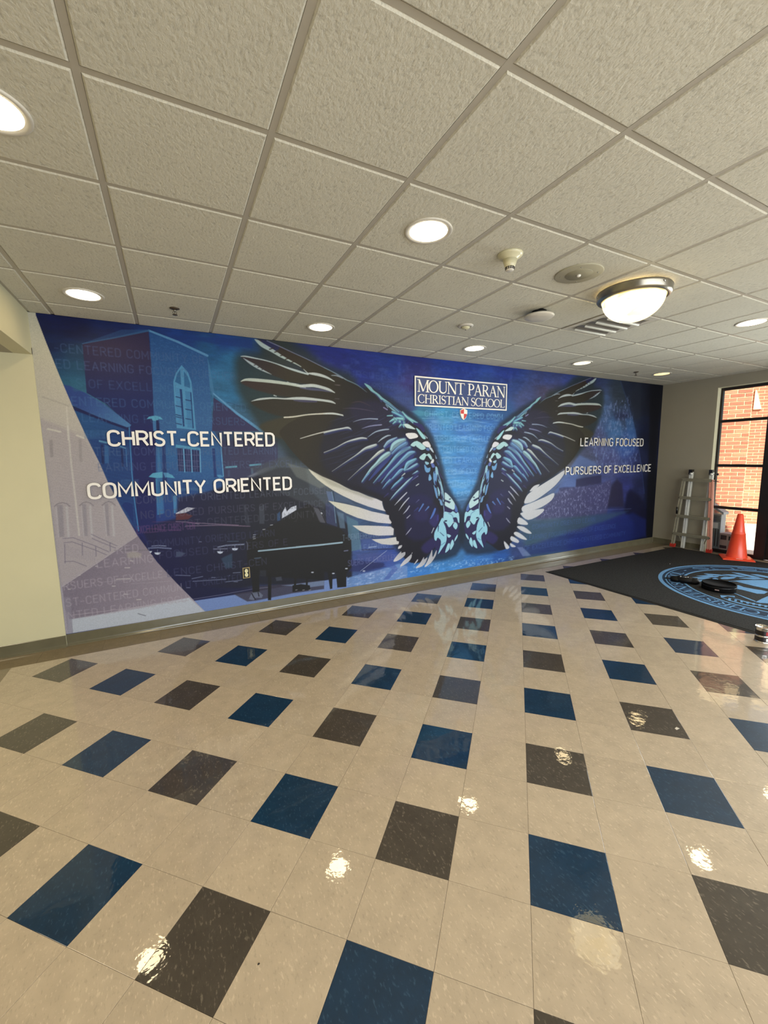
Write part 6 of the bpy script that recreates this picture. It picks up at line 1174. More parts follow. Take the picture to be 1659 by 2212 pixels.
def phrase(name,txt,x0,x1,zt,zb,label,depth=.018,sw=.155,gap=.24):
    root=empty(name,((x0+x1)/2,W-.003,zb),label,'lettering')
    hh=zt-zb; lay,tw=layout(txt,gap,.44); k=(x1-x0-sw*hh)/tw; proto={}
    for ch,ox,w,st in lay:
        nm='hyphen' if ch=='-' else 'letter_'+ch.lower()
        px=x0+sw*hh/2+ox*k-(x0+x1)/2
        if ch in proto: o=proto[ch].copy(); COL.objects.link(o); o.parent=root; o.location=(px,0,0); continue
        mb=MB(); e=sw/2
        for s in st:
            if ch in 'CSGOU':
                cl=s[0]==s[-1]; q=smooth(s[:-1] if cl else s,cl,3); s=[tuple(v) for v in q]+([tuple(q[0])] if cl else [])
            add_ribbon(mb,[(a*k,(e+b*(1-2*e))*hh) for a,b in s],sw*hh*.96,lambda u,v,d:(u,-d,v),0,depth)
        o=mb.build(nm,['letter','letterside'],root); o.location=(px,0,0); proto[ch]=o
    return root
phrase('wall_lettering','CHRIST-CENTERED',-.492,1.003,1.94,1.792,'raised white CHRIST-CENTERED lettering, upper line on the left of the mural')
phrase('wall_lettering','COMMUNITY ORIENTED',-.680,1.166,1.470,1.322,'raised white COMMUNITY ORIENTED lettering, lower line above the printed piano')
phrase('wall_lettering','LEARNING FOCUSED',5.835,7.50,1.935,1.797,'raised white LEARNING FOCUSED lettering, upper line at the right end of the mural',.014,.135,.27)
phrase('wall_lettering','PURSUERS OF EXCELLENCE',5.52,7.78,1.478,1.343,'raised white PURSUERS OF EXCELLENCE lettering, lower line at the right end of the mural',.014,.135,.27)
# serif capitals: strokes (pts, thick/thin) + serifs
TK,TN=.125,.055
def arc(cx,cy,rx,ry,a0,a1,n=14): return [(cx+rx*math.cos(math.radians(a0+(a1-a0)*i/n)),cy+ry*math.sin(math.radians(a0+(a1-a0)*i/n))) for i in range(n+1)]
def wv(cx,rx,pts,hi=TK,lo=TN): return [lo+(hi-lo)*min(1,abs(p[0]-cx)/rx)**1.5 for p in pts]
def serif_glyph(ch):
    g=[];s=lambda x,y,w=.15:g.append(([(x-w,y),(x+w,y)],.045))
    def v(x,w=TK,a=0,b=1): g.append(([(x,a),(x,b)],w))
    if ch=='M': v(.1,TN);v(.82);g.append(([(.1,1),(.45,.05)],TK));g.append(([(.45,.05),(.82,1)],TN));s(.08,.02,.1);s(.82,.02);s(.04,.98,.07);s(.88,.98,.08);W_=.92
    elif ch in 'OQ': p=arc(.42,.5,.37,.49,90,450,28); g.append((p,wv(.42,.37,p)));W_=.84
    elif ch=='U': v(.13,TK,.3,1);v(.7,TN,.3,1);p=arc(.415,.3,.285,.28,180,360);g.append((p,[TK-(TK-TN)*i/14 for i in range(15)]));s(.13,.98,.12);s(.7,.98,.1);W_=.8
    elif ch=='N': v(.12,TN);v(.76,TN);g.append(([(.1,1),(.76,.0)],TK));s(.12,.02,.1);s(.06,.98,.08);s(.76,.98,.1);W_=.86
    elif ch=='T': v(.38);g.append(([(.02,.975),(.74,.975)],.05));g.append(([(.03,.98),(.01,.82)],.04));g.append(([(.73,.98),(.75,.82)],.04));s(.38,.02,.14);W_=.76
    elif ch=='P': v(.14);p=[(.14,.975)]+arc(.3,.73,.24,.245,90,-90)+[(.14,.485)];g.append((p,wv(.3,.24,p,TK,.05)));s(.14,.02);s(.08,.98,.08);W_=.6
    elif ch=='R': v(.14);p=[(.14,.975)]+arc(.3,.74,.23,.235,90,-90)+[(.14,.505)];g.append((p,wv(.3,.23,p,TK,.05)));g.append(([(.33,.5),(.66,.0)],TK));s(.14,.02);s(.08,.98,.08);s(.7,.02,.07);W_=.72
    elif ch=='A': g.append(([(.08,0),(.38,1)],TN));g.append(([(.36,1),(.68,0)],TK));g.append(([(.19,.36),(.55,.36)],.045));s(.08,.02,.1);s(.68,.02,.12);W_=.78
    elif ch=='C': p=arc(.42,.5,.37,.49,48,312,22);g.append((p,wv(.42,.37,p,TK,.05)));g.append(([(.67,.98),(.67,.74)],.045));g.append(([(.67,.25),(.69,.12)],.04));W_=.74
    elif ch=='H': v(.14);v(.68);g.append(([(.14,.52),(.68,.52)],.05));[s(x,y,.12) for x in(.14,.68) for y in(.02,.98)];W_=.82
    elif ch=='I': v(.16);s(.16,.02,.14);s(.16,.98,.14);W_=.32
    elif ch=='S': p=arc(.27,.75,.19,.235,40,240,12)+arc(.27,.25,.22,.24,65,-140,14);g.append((p,[.05+.08*math.exp(-((i-13)/6)**2) for i in range(len(p))]));g.append(([(.44,.97),(.44,.76)],.04));g.append(([(.06,.26),(.06,.03)],.04));W_=.54
    elif ch=='L': v(.14);g.append(([(.14,.025),(.58,.025)],.05));g.append(([(.58,.02),(.61,.2)],.04));s(.14,.02,.12);s(.14,.98,.13);W_=.64
    elif ch=='J': v(.22,TK,-.05,1);g.append(([(.22,-.05),(.14,-.16),(.04,-.16)],.06));s(.22,.98,.13);W_=.38
    elif ch=='E': v(.14);g.append(([(.14,.975),(.56,.975)],.05));g.append(([(.56,.98),(.57,.8)],.04));g.append(([(.14,.52),(.46,.52)],.045));g.append(([(.14,.025),(.58,.025)],.05));g.append(([(.58,.02),(.61,.2)],.04));s(.14,.02,.1);s(.14,.98,.1);W_=.64
    elif ch=='.': g.append(([(.06,.5),(.16,.5)],.1));W_=.22
    else: W_=.3
    return g,W_
def serif_line(mb,txt,x0,x1,zb,zt,fn,d0,d1,mi=0,bold=1.0,ms=None):
    tot=sum(serif_glyph(c)[1] for c in txt); kx=(x1-x0)/tot; hh=zt-zb; x=x0
    for c in txt:
        g,w=serif_glyph(c)
        for P,wd in g:
            ww=[q*hh*bold for q in wd] if isinstance(wd,list) else wd*hh*bold
            add_ribbon(mb,[(x+a*kx,zb+b*hh) for a,b in P],ww,fn,d0,d1,mi,mi if ms is None else ms)
        x+=w*kx
sign=empty('school_sign',(3.51,W-.003,2.29),'raised navy school name sign with white border and red and white shield','sign')
SX0,SX1,SZ0,SZ1=2.748,4.262,2.291,2.656
fw=lambda u,v,d:(u-3.51,-d,v-2.29)
MB().prism([(SX0,SZ0),(SX1,SZ0),(SX1,SZ1),(SX0,SZ1)],fw,0,.010,0,1).build('sign_panel',['signblue','signdark'],sign)
b=MB(); e=.009; add_ribbon(b,[(SX0+e,SZ0+e),(SX1-e,SZ0+e),(SX1-e,SZ1-e),(SX0+e,SZ1-e),(SX0+e,SZ0+e)],.016,fw,.009,.014,0,0); b.build('border','white',sign)
b=MB(); serif_line(b,'MOUNT PARAN',2.795,4.225,2.468,2.615,fw,.009,.013,0,1.12); b.build('upper_lettering','white',sign)
b=MB(); serif_line(b,'CHRISTIAN SCHOOL',2.795,4.225,2.332,2.438,fw,.009,.013,0,1.12); b.build('lower_lettering','white',sign)
sx,sz=3.508,2.222
def sh(q): return [(sx+a*.052,sz+c*.062) for a,c in q]
UL=[(-1,.72),(-.5,.8),(0,1.05),(0,0),(-.98,0)];UR=[(0,0),(0,1.05),(.5,.8),(1,.72),(.98,0)];LL_=[(-.98,0),(0,0),(0,-1.2),(-.6,-.75),(-.9,-.3)];LR=[(0,0),(.98,0),(.9,-.3),(.6,-.75),(0,-1.2)]
b=MB(); b.prism(sh([(p[0]*1.1,p[1]*1.08) for p in [(-1,.72),(0,1.05),(1,.72),(.98,0),(.6,-.75),(0,-1.2),(-.6,-.75),(-.98,0)]]),fw,0,.017); shd=b.build('shield','white',sign)
tag(MB().prism(sh(UL),fw,.0165,.0185).prism(sh(LR),fw,.0165,.0185).build('red_quarter','red',shd),'red quarters of the shield')
# ------------------------------------------------------------------ recessed lights
def make_can(lens='lens'):
    root=empty('recessed_light',(0,0,0),'x','light')
    MB().lathe([(.104,0),(.104,-.004),(.126,-.007),(.130,-.004),(.130,.001)],n=40,cap=False).build('trim_ring','trim',root)
    MB().lathe([(.0005,-.0035),(.1045,-.0035),(.1045,.0)],n=40,cap=False).build('lens',lens,root)
    return root
LX=[CX+P2*(.5+3*k) for k in range(0,5)]; LY=[CY+P2*(1.5+3*k) for k in (1,0,-1,-2)]
cans={'lens':make_can('lens'),'lensm':make_can('lensm'),'lensw':make_can('lensw')}
used=set()
names={(0,0):'leftmost round light of the row nearest the mural, above its pale corner',(1,0):'round light above the left wing, second of the row nearest the mural',(2,0):'middle round light of the row nearest the mural, above the school sign',(3,0):'round light above the right wing tip, fourth of the row nearest the mural',(4,0):'dim yellowish round light in the far corner beside the entrance wall',
 (0,1):'large round light cut by the left edge of the photo',(1,1):'largest whole round light, in the middle of the ceiling',(3,1):'round light right of the glass dome lamp',(4,1):'round light over the entrance mat, just outside the right edge of the photo'}
for j,y in enumerate(LY):
    for i,x in enumerate(LX):
        if j==1 and i==2: continue
        k={(4,0):'lensw',(3,0):'lensm'}.get((i,j),'lens')
        if k not in used: r=cans[k]; used.add(k)
        else: r=copy_tree(cans[k])
        r.location=(x,y,H-FD-.0005); r['group']='recessed ceiling lights'
        r['label']=names.get((i,j),'round ceiling light behind the camera, %s row back, %s from the corridor'%(('','','nearest','farthest')[j],('first','second','third','fourth','fifth')[i]))
        col=(1,.72,.34) if i<2 else (1,.76,.42)
        l=light('recessed_lamp_glow','AREA',(x,y,H-.02),(1.1*(1.9 if i<2 else 1)),col,shape='DISK',size=.2,to=(0,0,-1)); l.parent=r; l.location=(0,0,-.012)
# ------------------------------------------------------------------ dome lamp
dome=empty('dome_lamp',(CX+P2*6.5,CY+P2*1.5,H-FD),'glowing alabaster glass dome lamp with brushed nickel band on the ceiling','lamp')
MB().lathe([(.200,-.010),(.244,-.012),(.250,-.020),(.246,-.028),(.247,-.060),(.240,-.070),(.222,-.078),(.208,-.078),(.205,-.03)],n=64,cap=False).build('metal_band','nickel',dome)
def domemat():
    m,t,b=nodes('alabaster_glass'); N=t.nodes.new;L=t.links.new
    tc=N('ShaderNodeTexCoord');w=N('ShaderNodeTexNoise');w.inputs['Scale'].default_value=5;w.inputs['Distortion'].default_value=1.8;w.inputs['Detail'].default_value=3;L(tc.outputs['Object'],w.inputs['Vector'])
    cr=N('ShaderNodeValToRGB');L(w.outputs['Fac'],cr.inputs[0]);e=cr.color_ramp.elements;e[0].position=.42;e[0].color=(1,.70,.16,1);e[1].position=.54;e[1].color=(1,.88,.54,1)
    L(cr.outputs[0],b.inputs['Emission Color']);b.inputs['Emission Strength'].default_value=3.0;b.inputs['Base Color'].default_value=(.9,.85,.7,1);b.inputs['Roughness'].default_value=.2;return m
MT['alabaster']=domemat()
MB().lathe([(.209,-.066)]+[(.209*math.cos(a),-.066-.166*math.sin(a)) for a in [PI/2*i/16 for i in range(1,16)]]+[(.0005,-.233)],n=64,cap=False).build('glass_bowl','alabaster',dome)
for a in (20,140,260): MB().lathe([(.008,0),(.009,-.006),(.004,-.012)],n=12).build('thumb_screw','chrome',dome,loc=(.246*math.cos(math.radians(a)),.246*math.sin(math.radians(a)),-.03))
l=light('dome_lamp_bulb','POINT',(0,0,0),9,(1,.72,.36),shadow_soft_size=.02); l.parent=dome; l.location=(0,0,-.034)
# ------------------------------------------------------------------ ceiling fittings
sd_=empty('smoke_detector',(1.944,2.047,H-FD),'ivory cone-shaped smoke detector with slotted tip on the ceiling','smoke detector')
MB().lathe([(.076,0),(.076,-.007),(.066,-.018),(.045,-.030),(.043,-.036)],n=36).build('base','plastic',sd_)
MB().lathe([(.044,-.034),(.031,-.072),(.029,-.076)],n=36).build('cone','plastic',sd_)
tip=MB().lathe([(.027,-.074),(.025,-.092),(.017,-.097),(.0005,-.099)],n=28).build('tip','plasticw',sd_)
b=MB()
for r0,z0 in((.0275,-.079),(.0265,-.087)):
    for k in range(12): a=2*PI*k/12; b.box((-.0018,-.005,-.0026),(.0018,.005,.0026),mtx=Matrix.Translation((r0*math.cos(a)*.97,r0*math.sin(a)*.97,z0))@Matrix.Rotation(a,4,'Z'))
b.build('vent_slots','slot',sd_)
sp=empty('ceiling_speaker',(CX+P2*5.5,CY+P2*1.5,H-FD),'large round ivory ceiling speaker beside the glass dome lamp','speaker')
MB().lathe([(.152,0),(.154,-.004),(.148,-.007),(.0005,-.009)],n=56,cap=False).build('cover_plate','grille2',sp)
MB().lathe([(.088,-.0075),(.086,-.0105),(.0005,-.0115)],n=48,cap=False).build('grille','grille',sp)
MB().lathe([(.014,-.009),(.013,-.018),(.008,-.022),(.0005,-.023)],n=20).build('centre_knob','white',sp)
for a in (45,135,225,315): MB().lathe([(.004,-.008),(.003,-.012)],c=(.118*math.cos(math.radians(a)),.118*math.sin(math.radians(a)),0),n=8).build('screw','chrome',sp)
ms=empty('motion_sensor',(CX+P2*5.5,CY+P2*3.5,H-FD),'small white round motion sensor on the ceiling between two light rows','sensor')
MB().lathe([(.072,0),(.072,-.006),(.060,-.014),(.050,-.017),(.048,-.012)],n=36).build('base','plasticw',ms)
MB().lathe([(.045,-.012),(.036,-.028),(.018,-.037),(.0005,-.039)],n=28).build('dome','plastic',ms); MB().lathe([(.007,-.030),(.006,-.041),(.0005,-.042)],n=12).build('lens','slot',ms)
ap=empty('access_point',(2.900,2.690,H),'flat white lens-shaped wireless puck hanging under a ceiling grid bar','wireless access point')
MB().lathe([(.06,0),(.06,-.036)],n=24).build('bracket','slot',ap)
MB().lathe([(.085,-.030),(.118,-.040),(.124,-.048),(.112,-.058),(.070,-.068),(.0005,-.072)],n=44).build('shell','plasticw',ap)
dv=empty('air_diffuser',(CX+P2*7.5,CY+P2*2.5,H-FD),'square steel air diffuser with curved louvers behind the glass dome lamp','air vent')
b=MB()
for s,z0 in((.296,-.0),): 
    for a,c in(((-s,-s,-.004),(s,-.235,.0)),((-s,.235,-.004),(s,s,0)),((-s,-.235,-.004),(-.235,.235,0)),((.235,-.235,-.004),(s,.235,0))): b.box(a,c)
b.build('frame','trim',dv); MB().box((-.235,-.235,.001),(.235,.235,.012)).build('duct_shade','duct',dv)  # dark backing plate paints in the shadow behind the louvers
for k in range(4):
    y0=-.21+k*.112; b=MB(); V=[];n=7
    for i in range(n):
        a=PI*.5*i/(n-1); V+= [(-.23,y0+.075*math.sin(a),-.002-.034*(1-math.cos(a))),(.23,y0+.075*math.sin(a),-.002-.034*(1-math.cos(a)))]
    V+=[(v[0],v[1]+.002,v[2]+.003) for v in V]; F=[(2*i,2*i+1,2*i+3,2*i+2) for i in range(n-1)]+[(2*n+2*i,2*n+2*i+2,2*n+2*i+3,2*n+2*i+1) for i in range(n-1)]
    b.add(V,F,0,True); b.build('louver','louverm',dv)
def sprinkler(x,y,label):
    r=empty('fire_sprinkler',(x,y,H-FD),label,'sprinkler','pendant fire sprinklers')
    MB().lathe([(.036,0),(.038,-.003),(.020,-.010),(.012,-.012)],n=28).build('escutcheon','sprink',r); MB().lathe([(.010,-.010),(.010,-.022),(.007,-.024)],n=16).build('body','nickel',r)
    MB().tube([(.008,0,-.022),(.015,0,-.034),(.005,0,-.048)],.0022,6).tube([(-.008,0,-.022),(-.015,0,-.034),(-.005,0,-.048)],.0022,6).tube([(0,0,-.024),(0,0,-.048)],.002,6).build('yoke','sprink',r); MB().lathe([(.004,-.047),(.020,-.050),(.020,-.052),(.004,-.053)],n=20).build('deflector','sprink',r)
sprinkler(.118,3.903,'dark fire sprinkler above the left part of the mural'); sprinkler(6.304,3.948,'small fire sprinkler near the far corner light')
# ------------------------------------------------------------------ outlet in the mural
ol=empty('wall_outlet',(.637,W-.003,.457),'small cream duplex outlet on a dark plate in the mural beside the printed piano','outlet')
fo=lambda u,v,d:(u,-d,v)
MB().prism([(-.036,-.058),(.036,-.058),(.036,.058),(-.036,.058)],fo,0,.005).build('cover_plate','brass',ol); MB().prism([(-.029,-.051),(.029,-.051),(.029,.051),(-.029,.051)],fo,.0045,.006).build('inner_plate','slot',ol)
for z0 in(-.0215,.0215):
    o=MB().prism([(.017*math.cos(a),z0+.021*math.sin(a)) for a in [2*PI*i/20 for i in range(20)]],fo,.005,.010).build('receptacle','cream',ol)
    MB().prism([(-.008,z0-.004),(-.005,z0-.004),(-.005,z0+.008),(-.008,z0+.008)],fo,.0095,.0105).prism([(.005,z0-.004),(.008,z0-.004),(.008,z0+.008),(.005,z0+.008)],fo,.0095,.0105).build('slots','slot',o)
# ------------------------------------------------------------------ entrance glazing
win=empty('window_1',(8.1,3.3,0),kind='structure')
def fbar(name,a,b,par,m='frame'): 
    loc=par.location; return MB().box((a[0]-loc.x,a[1]-loc.y,a[2]-loc.z),(b[0]-loc.x,b[1]-loc.y,b[2]-loc.z)).build(name,m,par)
FX0,FX1=8.09,8.14
fbar('frame_head',(FX0,2.99,2.662),(FX1,3.64,2.712),win); fbar('frame_sill',(FX0,2.99,0),(FX1,3.64,.052),win); fbar('frame_jamb',(FX0,3.602,.052),(FX1,3.64,2.662),win); fbar('frame_post',(FX0-.03,2.86,0),(FX1+.02,2.99,OZ),win)
for z in (2.174,1.453,.761): fbar('glazing_bar',(FX0,2.99,z-.022),(FX1,3.602,z+.022),win)
zz=[.052,.761,1.453,2.174,2.662]
for k in range(4): fbar('pane',(FX0+.022,2.985,zz[k]+(.02 if k else 0)),(FX0+.027,3.606,zz[k+1]-(.02 if k<3 else 0)),win,'glass')
for n_,y0,y1 in((1,1.78,2.86),(2,.70,1.78)):
    d_=empty('door_%d'%n_,(8.1,y0,0),kind='structure')
    fbar('stile',(FX0,y0,.01),(FX1,y0+.09,2.2),d_);fbar('stile',(FX0,y1-.09,.01),(FX1,y1,2.2),d_);fbar('bottom_rail',(FX0,y0+.09,.01),(FX1,y1-.09,.2),d_);fbar('top_rail',(FX0,y0+.09,2.1),(FX1,y1-.09,2.2),d_)
    fbar('pane',(FX0+.022,y0+.088,.198),(FX0+.027,y1-.088,2.102),d_,'glass'); o=fbar('push_bar',(FX0-.05,y0+.12,1.0),(FX0-.02,y1-.12,1.04),d_,'alu')
tr=empty('window_2',(8.1,.7,2.2),kind='structure'); fbar('frame_head',(FX0,.55,2.662),(FX1,2.86,2.712),tr); fbar('frame_transom',(FX0,.55,2.2),(FX1,2.86,2.25),tr); fbar('frame_jamb',(FX0,.55,0),(FX1,.70,2.2),tr); fbar('pane',(FX0+.022,.55,2.248),(FX0+.027,2.86,2.664),tr,'glass')
# ------------------------------------------------------------------ outside: paving, brick piers
pv=MB().box((XR+.1,-6,-.2),(20,9,-.032)).build('outdoor_pavement','concrete'); tag(pv,'pale sunlit concrete paving outside the entrance glass','pavement')
bw=empty('brick_building',(8.938,3.543,-.03),'sunlit red brick building with stepped piers just outside the narrow window','building')
ax_=Vector((-.5593,.8290,0)); nrm=Vector((-.829,-.5593,0))
def facet(o0,length,depth,z0,z1,first,cnt_lim):
    """brick face from local point o0 running +ax_ for length; courses 8in/3"""
    BL,BH,J=.2032,.0677,.0135
    global bproto
    nc=int((z1-z0)/BH); k=0
    for c in range(nc):
        x=-(BL/2 if c%2 else 0)
        while x<length:
            a=max(x+J/2,0.004); b_=min(x+BL-J/2,length)
            if b_-a>.03:
                L_=b_-a; p=Vector(o0)+ax_*((a+b_)/2)+nrm*(.0016+random.uniform(-.0005,.0006)); z=z0+c*BH+BH/2
                key=round(L_,3)
                bcount[0]+=1
                if bcount[0]>290: 
                    rot=Matrix.Rotation(math.atan2(ax_.y,ax_.x),4,'Z'); brest.box((-L_/2,-.03,-(BH-J)/2),(L_/2,.004,(BH-J)/2),mtx=Matrix.Translation((p.x,p.y,z))@rot)
                elif key not in bproto:
                    bo=MB().box((-L_/2,-.03,-(BH-J)/2),(L_/2,.004,(BH-J)/2)).build('brick','brick',bw); bproto[key]=bo
                else: bo=bproto[key].copy(); COL.objects.link(bo); bo.parent=bw
                if bcount[0]<=290: bo.location=(p.x,p.y,z); bo.rotation_euler=(0,0,math.atan2(ax_.y,ax_.x)); k+=1
            x+=BL
    return k
bproto={}; bcount=[0]; brest=MB()
# near pier (two units wide), core of mortar
def core(o0,l0,l1,th,z0,z1,name='mortar_core',m='mortar'):
    o0=Vector(o0); P=[o0+ax_*l0,o0+ax_*l1,o0+ax_*l1-nrm*th,o0+ax_*l0-nrm*th]
    V=[(p.x,p.y,z0) for p in P]+[(p.x,p.y,z1) for p in P]; o=obj(name,V,[(0,3,2,1),(4,5,6,7),(0,1,5,4),(1,2,6,5),(2,3,7,6),(3,0,4,7)],m,bw); return o
core((0,0,0),0,.62,.10,0,3.6); n1=facet((0,0,0),.62,0,.0,2.85,0,0)
# set-back face seen past the near pier, and the long return between them
B0=Vector((3.474,0.941,0))
core(B0,-.6,2.2,.3,0,4.6); facet(B0-ax_*.3,1.6,0,.0,4.2,0,0)
tag(brest.build('more_bricks','brick',bw),kind='stuff')
rd=B0+ax_*.55-Vector((0,0,0)); L0=rd.length; rdir=rd/L0; rn=Vector((rdir.y,-rdir.x,0))
b=MB(); V=[]
for c in range(62):
    z=c*.0677; b.bar(tuple(rn*-.03+Vector((0,0,z+.0285))+rdir*.06),tuple(rd+rn*-.03+Vector((0,0,z+.0285))),.07,.057,up=(0,0,1))
tag(b.build('return_brick_courses','brick',bw),kind='stuff')
V=[rn*-.01,rd+rn*-.01,rd-rn*.25,-rn*.25]; obj('mortar_core',[(p.x,p.y,z) for z in(0,4.3) for p in V],[(0,3,2,1),(4,5,6,7),(0,1,5,4),(1,2,6,5),(2,3,7,6),(3,0,4,7)],'mortar',bw)
def onf(u,z,d): p=B0+ax_*u+nrm*d; return (p.x,p.y,z)
b=MB(); b.prism([(0.394, 2.686), (0.246, 2.687), (0.363, 3.125), (0.387, 3.127)],lambda u,v,d:onf(u,v,d),.0,.04); b.build('arrow_slit_stone','stone',bw)
# service cabinet, carton
cb=empty('service_cabinet',(8.53,3.76,-.03),'grey louvered outdoor cabinet with a white note behind the ladder side of the window','cabinet')
MB().box((-.02,-.11,0),(.14,.12,.62)).build('body','greysteel',cb); MB().add([(-.03,-.14,.62),(.15,-.14,.62),(.15,.14,.80),(-.03,.14,.80),(-.03,-.14,.66),(.15,-.14,.66),(.15,.14,.84),(-.03,.14,.84)],[(0,3,2,1),(4,5,6,7),(0,1,5,4),(1,2,6,5),(2,3,7,6),(3,0,4,7)]).build('lid','greysteel',cb)
for k in range(4): MB().box((-.032,-.10,.50+k*.028),(-.018,.11,.508+k*.028)).build('louver','print',cb)
for k in range(5): MB().box((-.03,-.09+k*.042,.05),(-.018,-.078+k*.042,.36)).build('vent_rib','print',cb)
MB().box((-.026,-.07,.37),(-.021,.05,.47)).build('note','paper',cb)
cbx=empty('carton',(8.42,3.48,-.03),'cardboard carton with dark printed pictures outside the bottom pane','carton')
MB().box((-.0,-.15,0),(.22,.13,.31)).build('box','card',cbx)
b=MB()
for (y0,z0,w_,h_) in((.03,.20,.085,.08),(-.10,.20,.10,.07),(.02,.05,.10,.05),(-.11,.05,.09,.07)):
    b.box((-.003,y0,z0),(.001,y0+w_,z0+h_))
b.build('printed_pictures','print',cbx)
# ------------------------------------------------------------------ entrance mat
mt=empty('entrance_mat',(6.36,2.03,0),'large charcoal entrance mat with blue circular school seal','mat')
mx0,mx1,my0,my1=4.665,7.90,.70,4.065
def mr(x,y,z): return (x-6.36,y-2.03,z)
b=MB(); V=[mr(mx0,my0,0),mr(mx1,my0,0),mr(mx1,my1,0),mr(mx0,my1,0),mr(mx0+.02,my0+.02,.008),mr(mx1-.02,my0+.02,.008),mr(mx1-.02,my1-.02,.008),mr(mx0+.02,my1-.02,.008)]
b.add(V,[(0,3,2,1),(4,5,6,7),(0,1,5,4),(1,2,6,5),(2,3,7,6),(3,0,4,7)]); b.build('rubber_backing','rubber',mt)
MB().box(mr(mx0+.035,my0+.035,.006),mr(mx1-.035,my1-.035,.012)).build('pile','carpet',mt)
ZM=.0120
def ring(name,r0,r1,m,z=ZM,seg=120):
    V=[];F=[]
    for i in range(seg):
        a=2*PI*i/seg; V+=[(r0*math.cos(a),r0*math.sin(a),z),(r1*math.cos(a),r1*math.sin(a),z),(r0*math.cos(a),r0*math.sin(a),z+.001),(r1*math.cos(a),r1*math.sin(a),z+.001)]
    for i in range(seg):
        a=4*i;c=4*((i+1)%seg); F+=[(a+2,a+3,c+3,c+2),(a+1,c+1,c+3,a+3),(a,a+2,c+2,c)]
    return obj(name,V,F,m,mt)
ring('navy_band',.97,1.25,'matnavy',ZM-.0004); ring('outer_ring',1.205,1.25,'matblue'); ring('thin_ring',1.160,1.175,'matblue'); ring('inner_ring',.965,.990,'matblue')
def ring_text(txt,a_mid,span,r0,r1,outward,name):
    """serif caps bent round the seal; reads from the door side"""
    b=MB(); tot=sum(serif_glyph(c)[1] for c in txt); x=0
    for c in txt:
        g,w=serif_glyph(c)
        for P,wd in g:
            pts=[]
            for u,v in P:
                t=(x+u)/tot-.5
                if outward: a=a_mid-t*span; r=r0+v*(r1-r0)
                else: a=a_mid+t*span; r=r1-v*(r1-r0)
                pts.append((r*math.cos(a),r*math.sin(a)))
            hh=(r1-r0); ww=[q*hh*1.15 for q in wd] if isinstance(wd,list) else wd*hh*1.15
            add_ribbon(b,pts,ww,lambda u,v,d:(u,v,d),ZM,ZM+.0012,0,0)
        x+=w
    return b.build(name,'matblue',mt)
ring_text('MOUNT PARAN CHRISTIAN SCHOOL',PI,2.90,1.02,1.14,True,'seal_lettering')
ring_text('. SIMUL JESUS .',0.0,3.20,1.02,1.14,False,'seal_motto')
SEAL=[[(6.018,2.893),(6.116,2.885),(6.248,2.819),(6.273,2.746),(6.128,2.763),(6.026,2.84)],[(6.222,2.893),(6.469,2.811),(6.353,2.758),(6.257,2.823)],[(5.947,2.801),(6.042,2.784),(6.149,2.722),(6.023,2.721),(5.954,2.742)],[(6.422,2.899),(6.46,2.889),(6.557,2.777),(6.577,2.68),(6.483,2.745),(6.404,2.844)],[(6.329,2.855),(6.462,2.735),(6.389,2.725),(6.271,2.783),(6.257,2.822)],[(6.603,2.762),(6.733,2.675),(6.745,2.551),(6.652,2.577),(6.603,2.664)],[(6.82,2.747),(6.867,2.687),(6.864,2.556),(6.852,2.448),(6.766,2.497),(6.777,2.65)],[(6.925,2.576),(6.997,2.523),(6.996,2.416),(6.908,2.384),(6.895,2.464)],[(6.373,2.683),(6.473,2.687),(6.622,2.607),(6.512,2.592),(6.391,2.617),(6.335,2.653)],[(6.192,2.696),(6.267,2.723),(6.331,2.721),(6.313,2.686),(6.219,2.621),(6.18,2.653)],[(6.568,2.56),(6.691,2.53),(6.809,2.452),(6.821,2.384),(6.681,2.444)],[(6.21,2.577),(6.479,2.507),(6.619,2.44),(6.79,2.341),(6.479,2.228),(6.43,2.347),(6.413,2.48),(6.349,2.536)],[(6.43,2.347),(6.479,2.228),(6.347,2.18),(6.335,2.31),(6.366,2.497),(6.424,2.464)],[(6.169,2.497),(6.183,2.47),(6.135,2.442),(6.211,2.417),(6.175,2.348),(6.188,2.253),(6.214,2.196),(6.203,2.127),(6.078,2.117),(6.015,2.161),(6.035,2.307),(6.023,2.391),(6.091,2.432)],[(5.69,2.034),(5.842,2.05),(6.015,2.058),(5.785,1.974)],[(5.811,2.309),(5.815,2.296),(5.754,2.169),(5.694,2.049),(5.66,2.041),(5.713,2.152)],[(5.655,2.035),(5.815,2.047),(6.006,2.055),(5.722,1.951),(5.668,2.0)],[(5.582,2.336),(5.693,2.243),(5.647,2.219),(5.625,2.281),(5.532,2.285),(5.512,2.296)],[(5.508,2.298),(5.483,2.197),(5.473,2.056),(5.516,1.876),(5.489,1.866),(5.441,2.048),(5.451,2.193)],[(5.604,2.224),(5.586,2.101),(5.583,2.012),(5.617,1.913),(5.599,1.906),(5.561,2.003),(5.552,2.093)],[(5.555,2.242),(5.564,2.222),(5.488,2.194),(5.487,2.217)],[(5.566,2.19),(5.574,2.17),(5.498,2.143),(5.498,2.166)],[(5.576,2.138),(5.584,2.119),(5.509,2.093),(5.509,2.115)],[(5.586,2.088),(5.594,2.069),(5.52,2.044),(5.519,2.066)],[(5.596,2.038),(5.604,2.02),(5.53,1.995),(5.53,2.017)],[(5.606,1.99),(5.614,1.971),(5.54,1.948),(5.54,1.969)],[(5.616,1.942),(5.623,1.923),(5.55,1.901),(5.55,1.922)]]
b=MB()
for k,pl in enumerate(SEAL): b.prism([(x-6.36,y-2.03) for x,y in pl],lambda u,v,d:(u,v,d),ZM,ZM+.0010+.0001*k)
b.build('seal_emblem','matblue',mt)
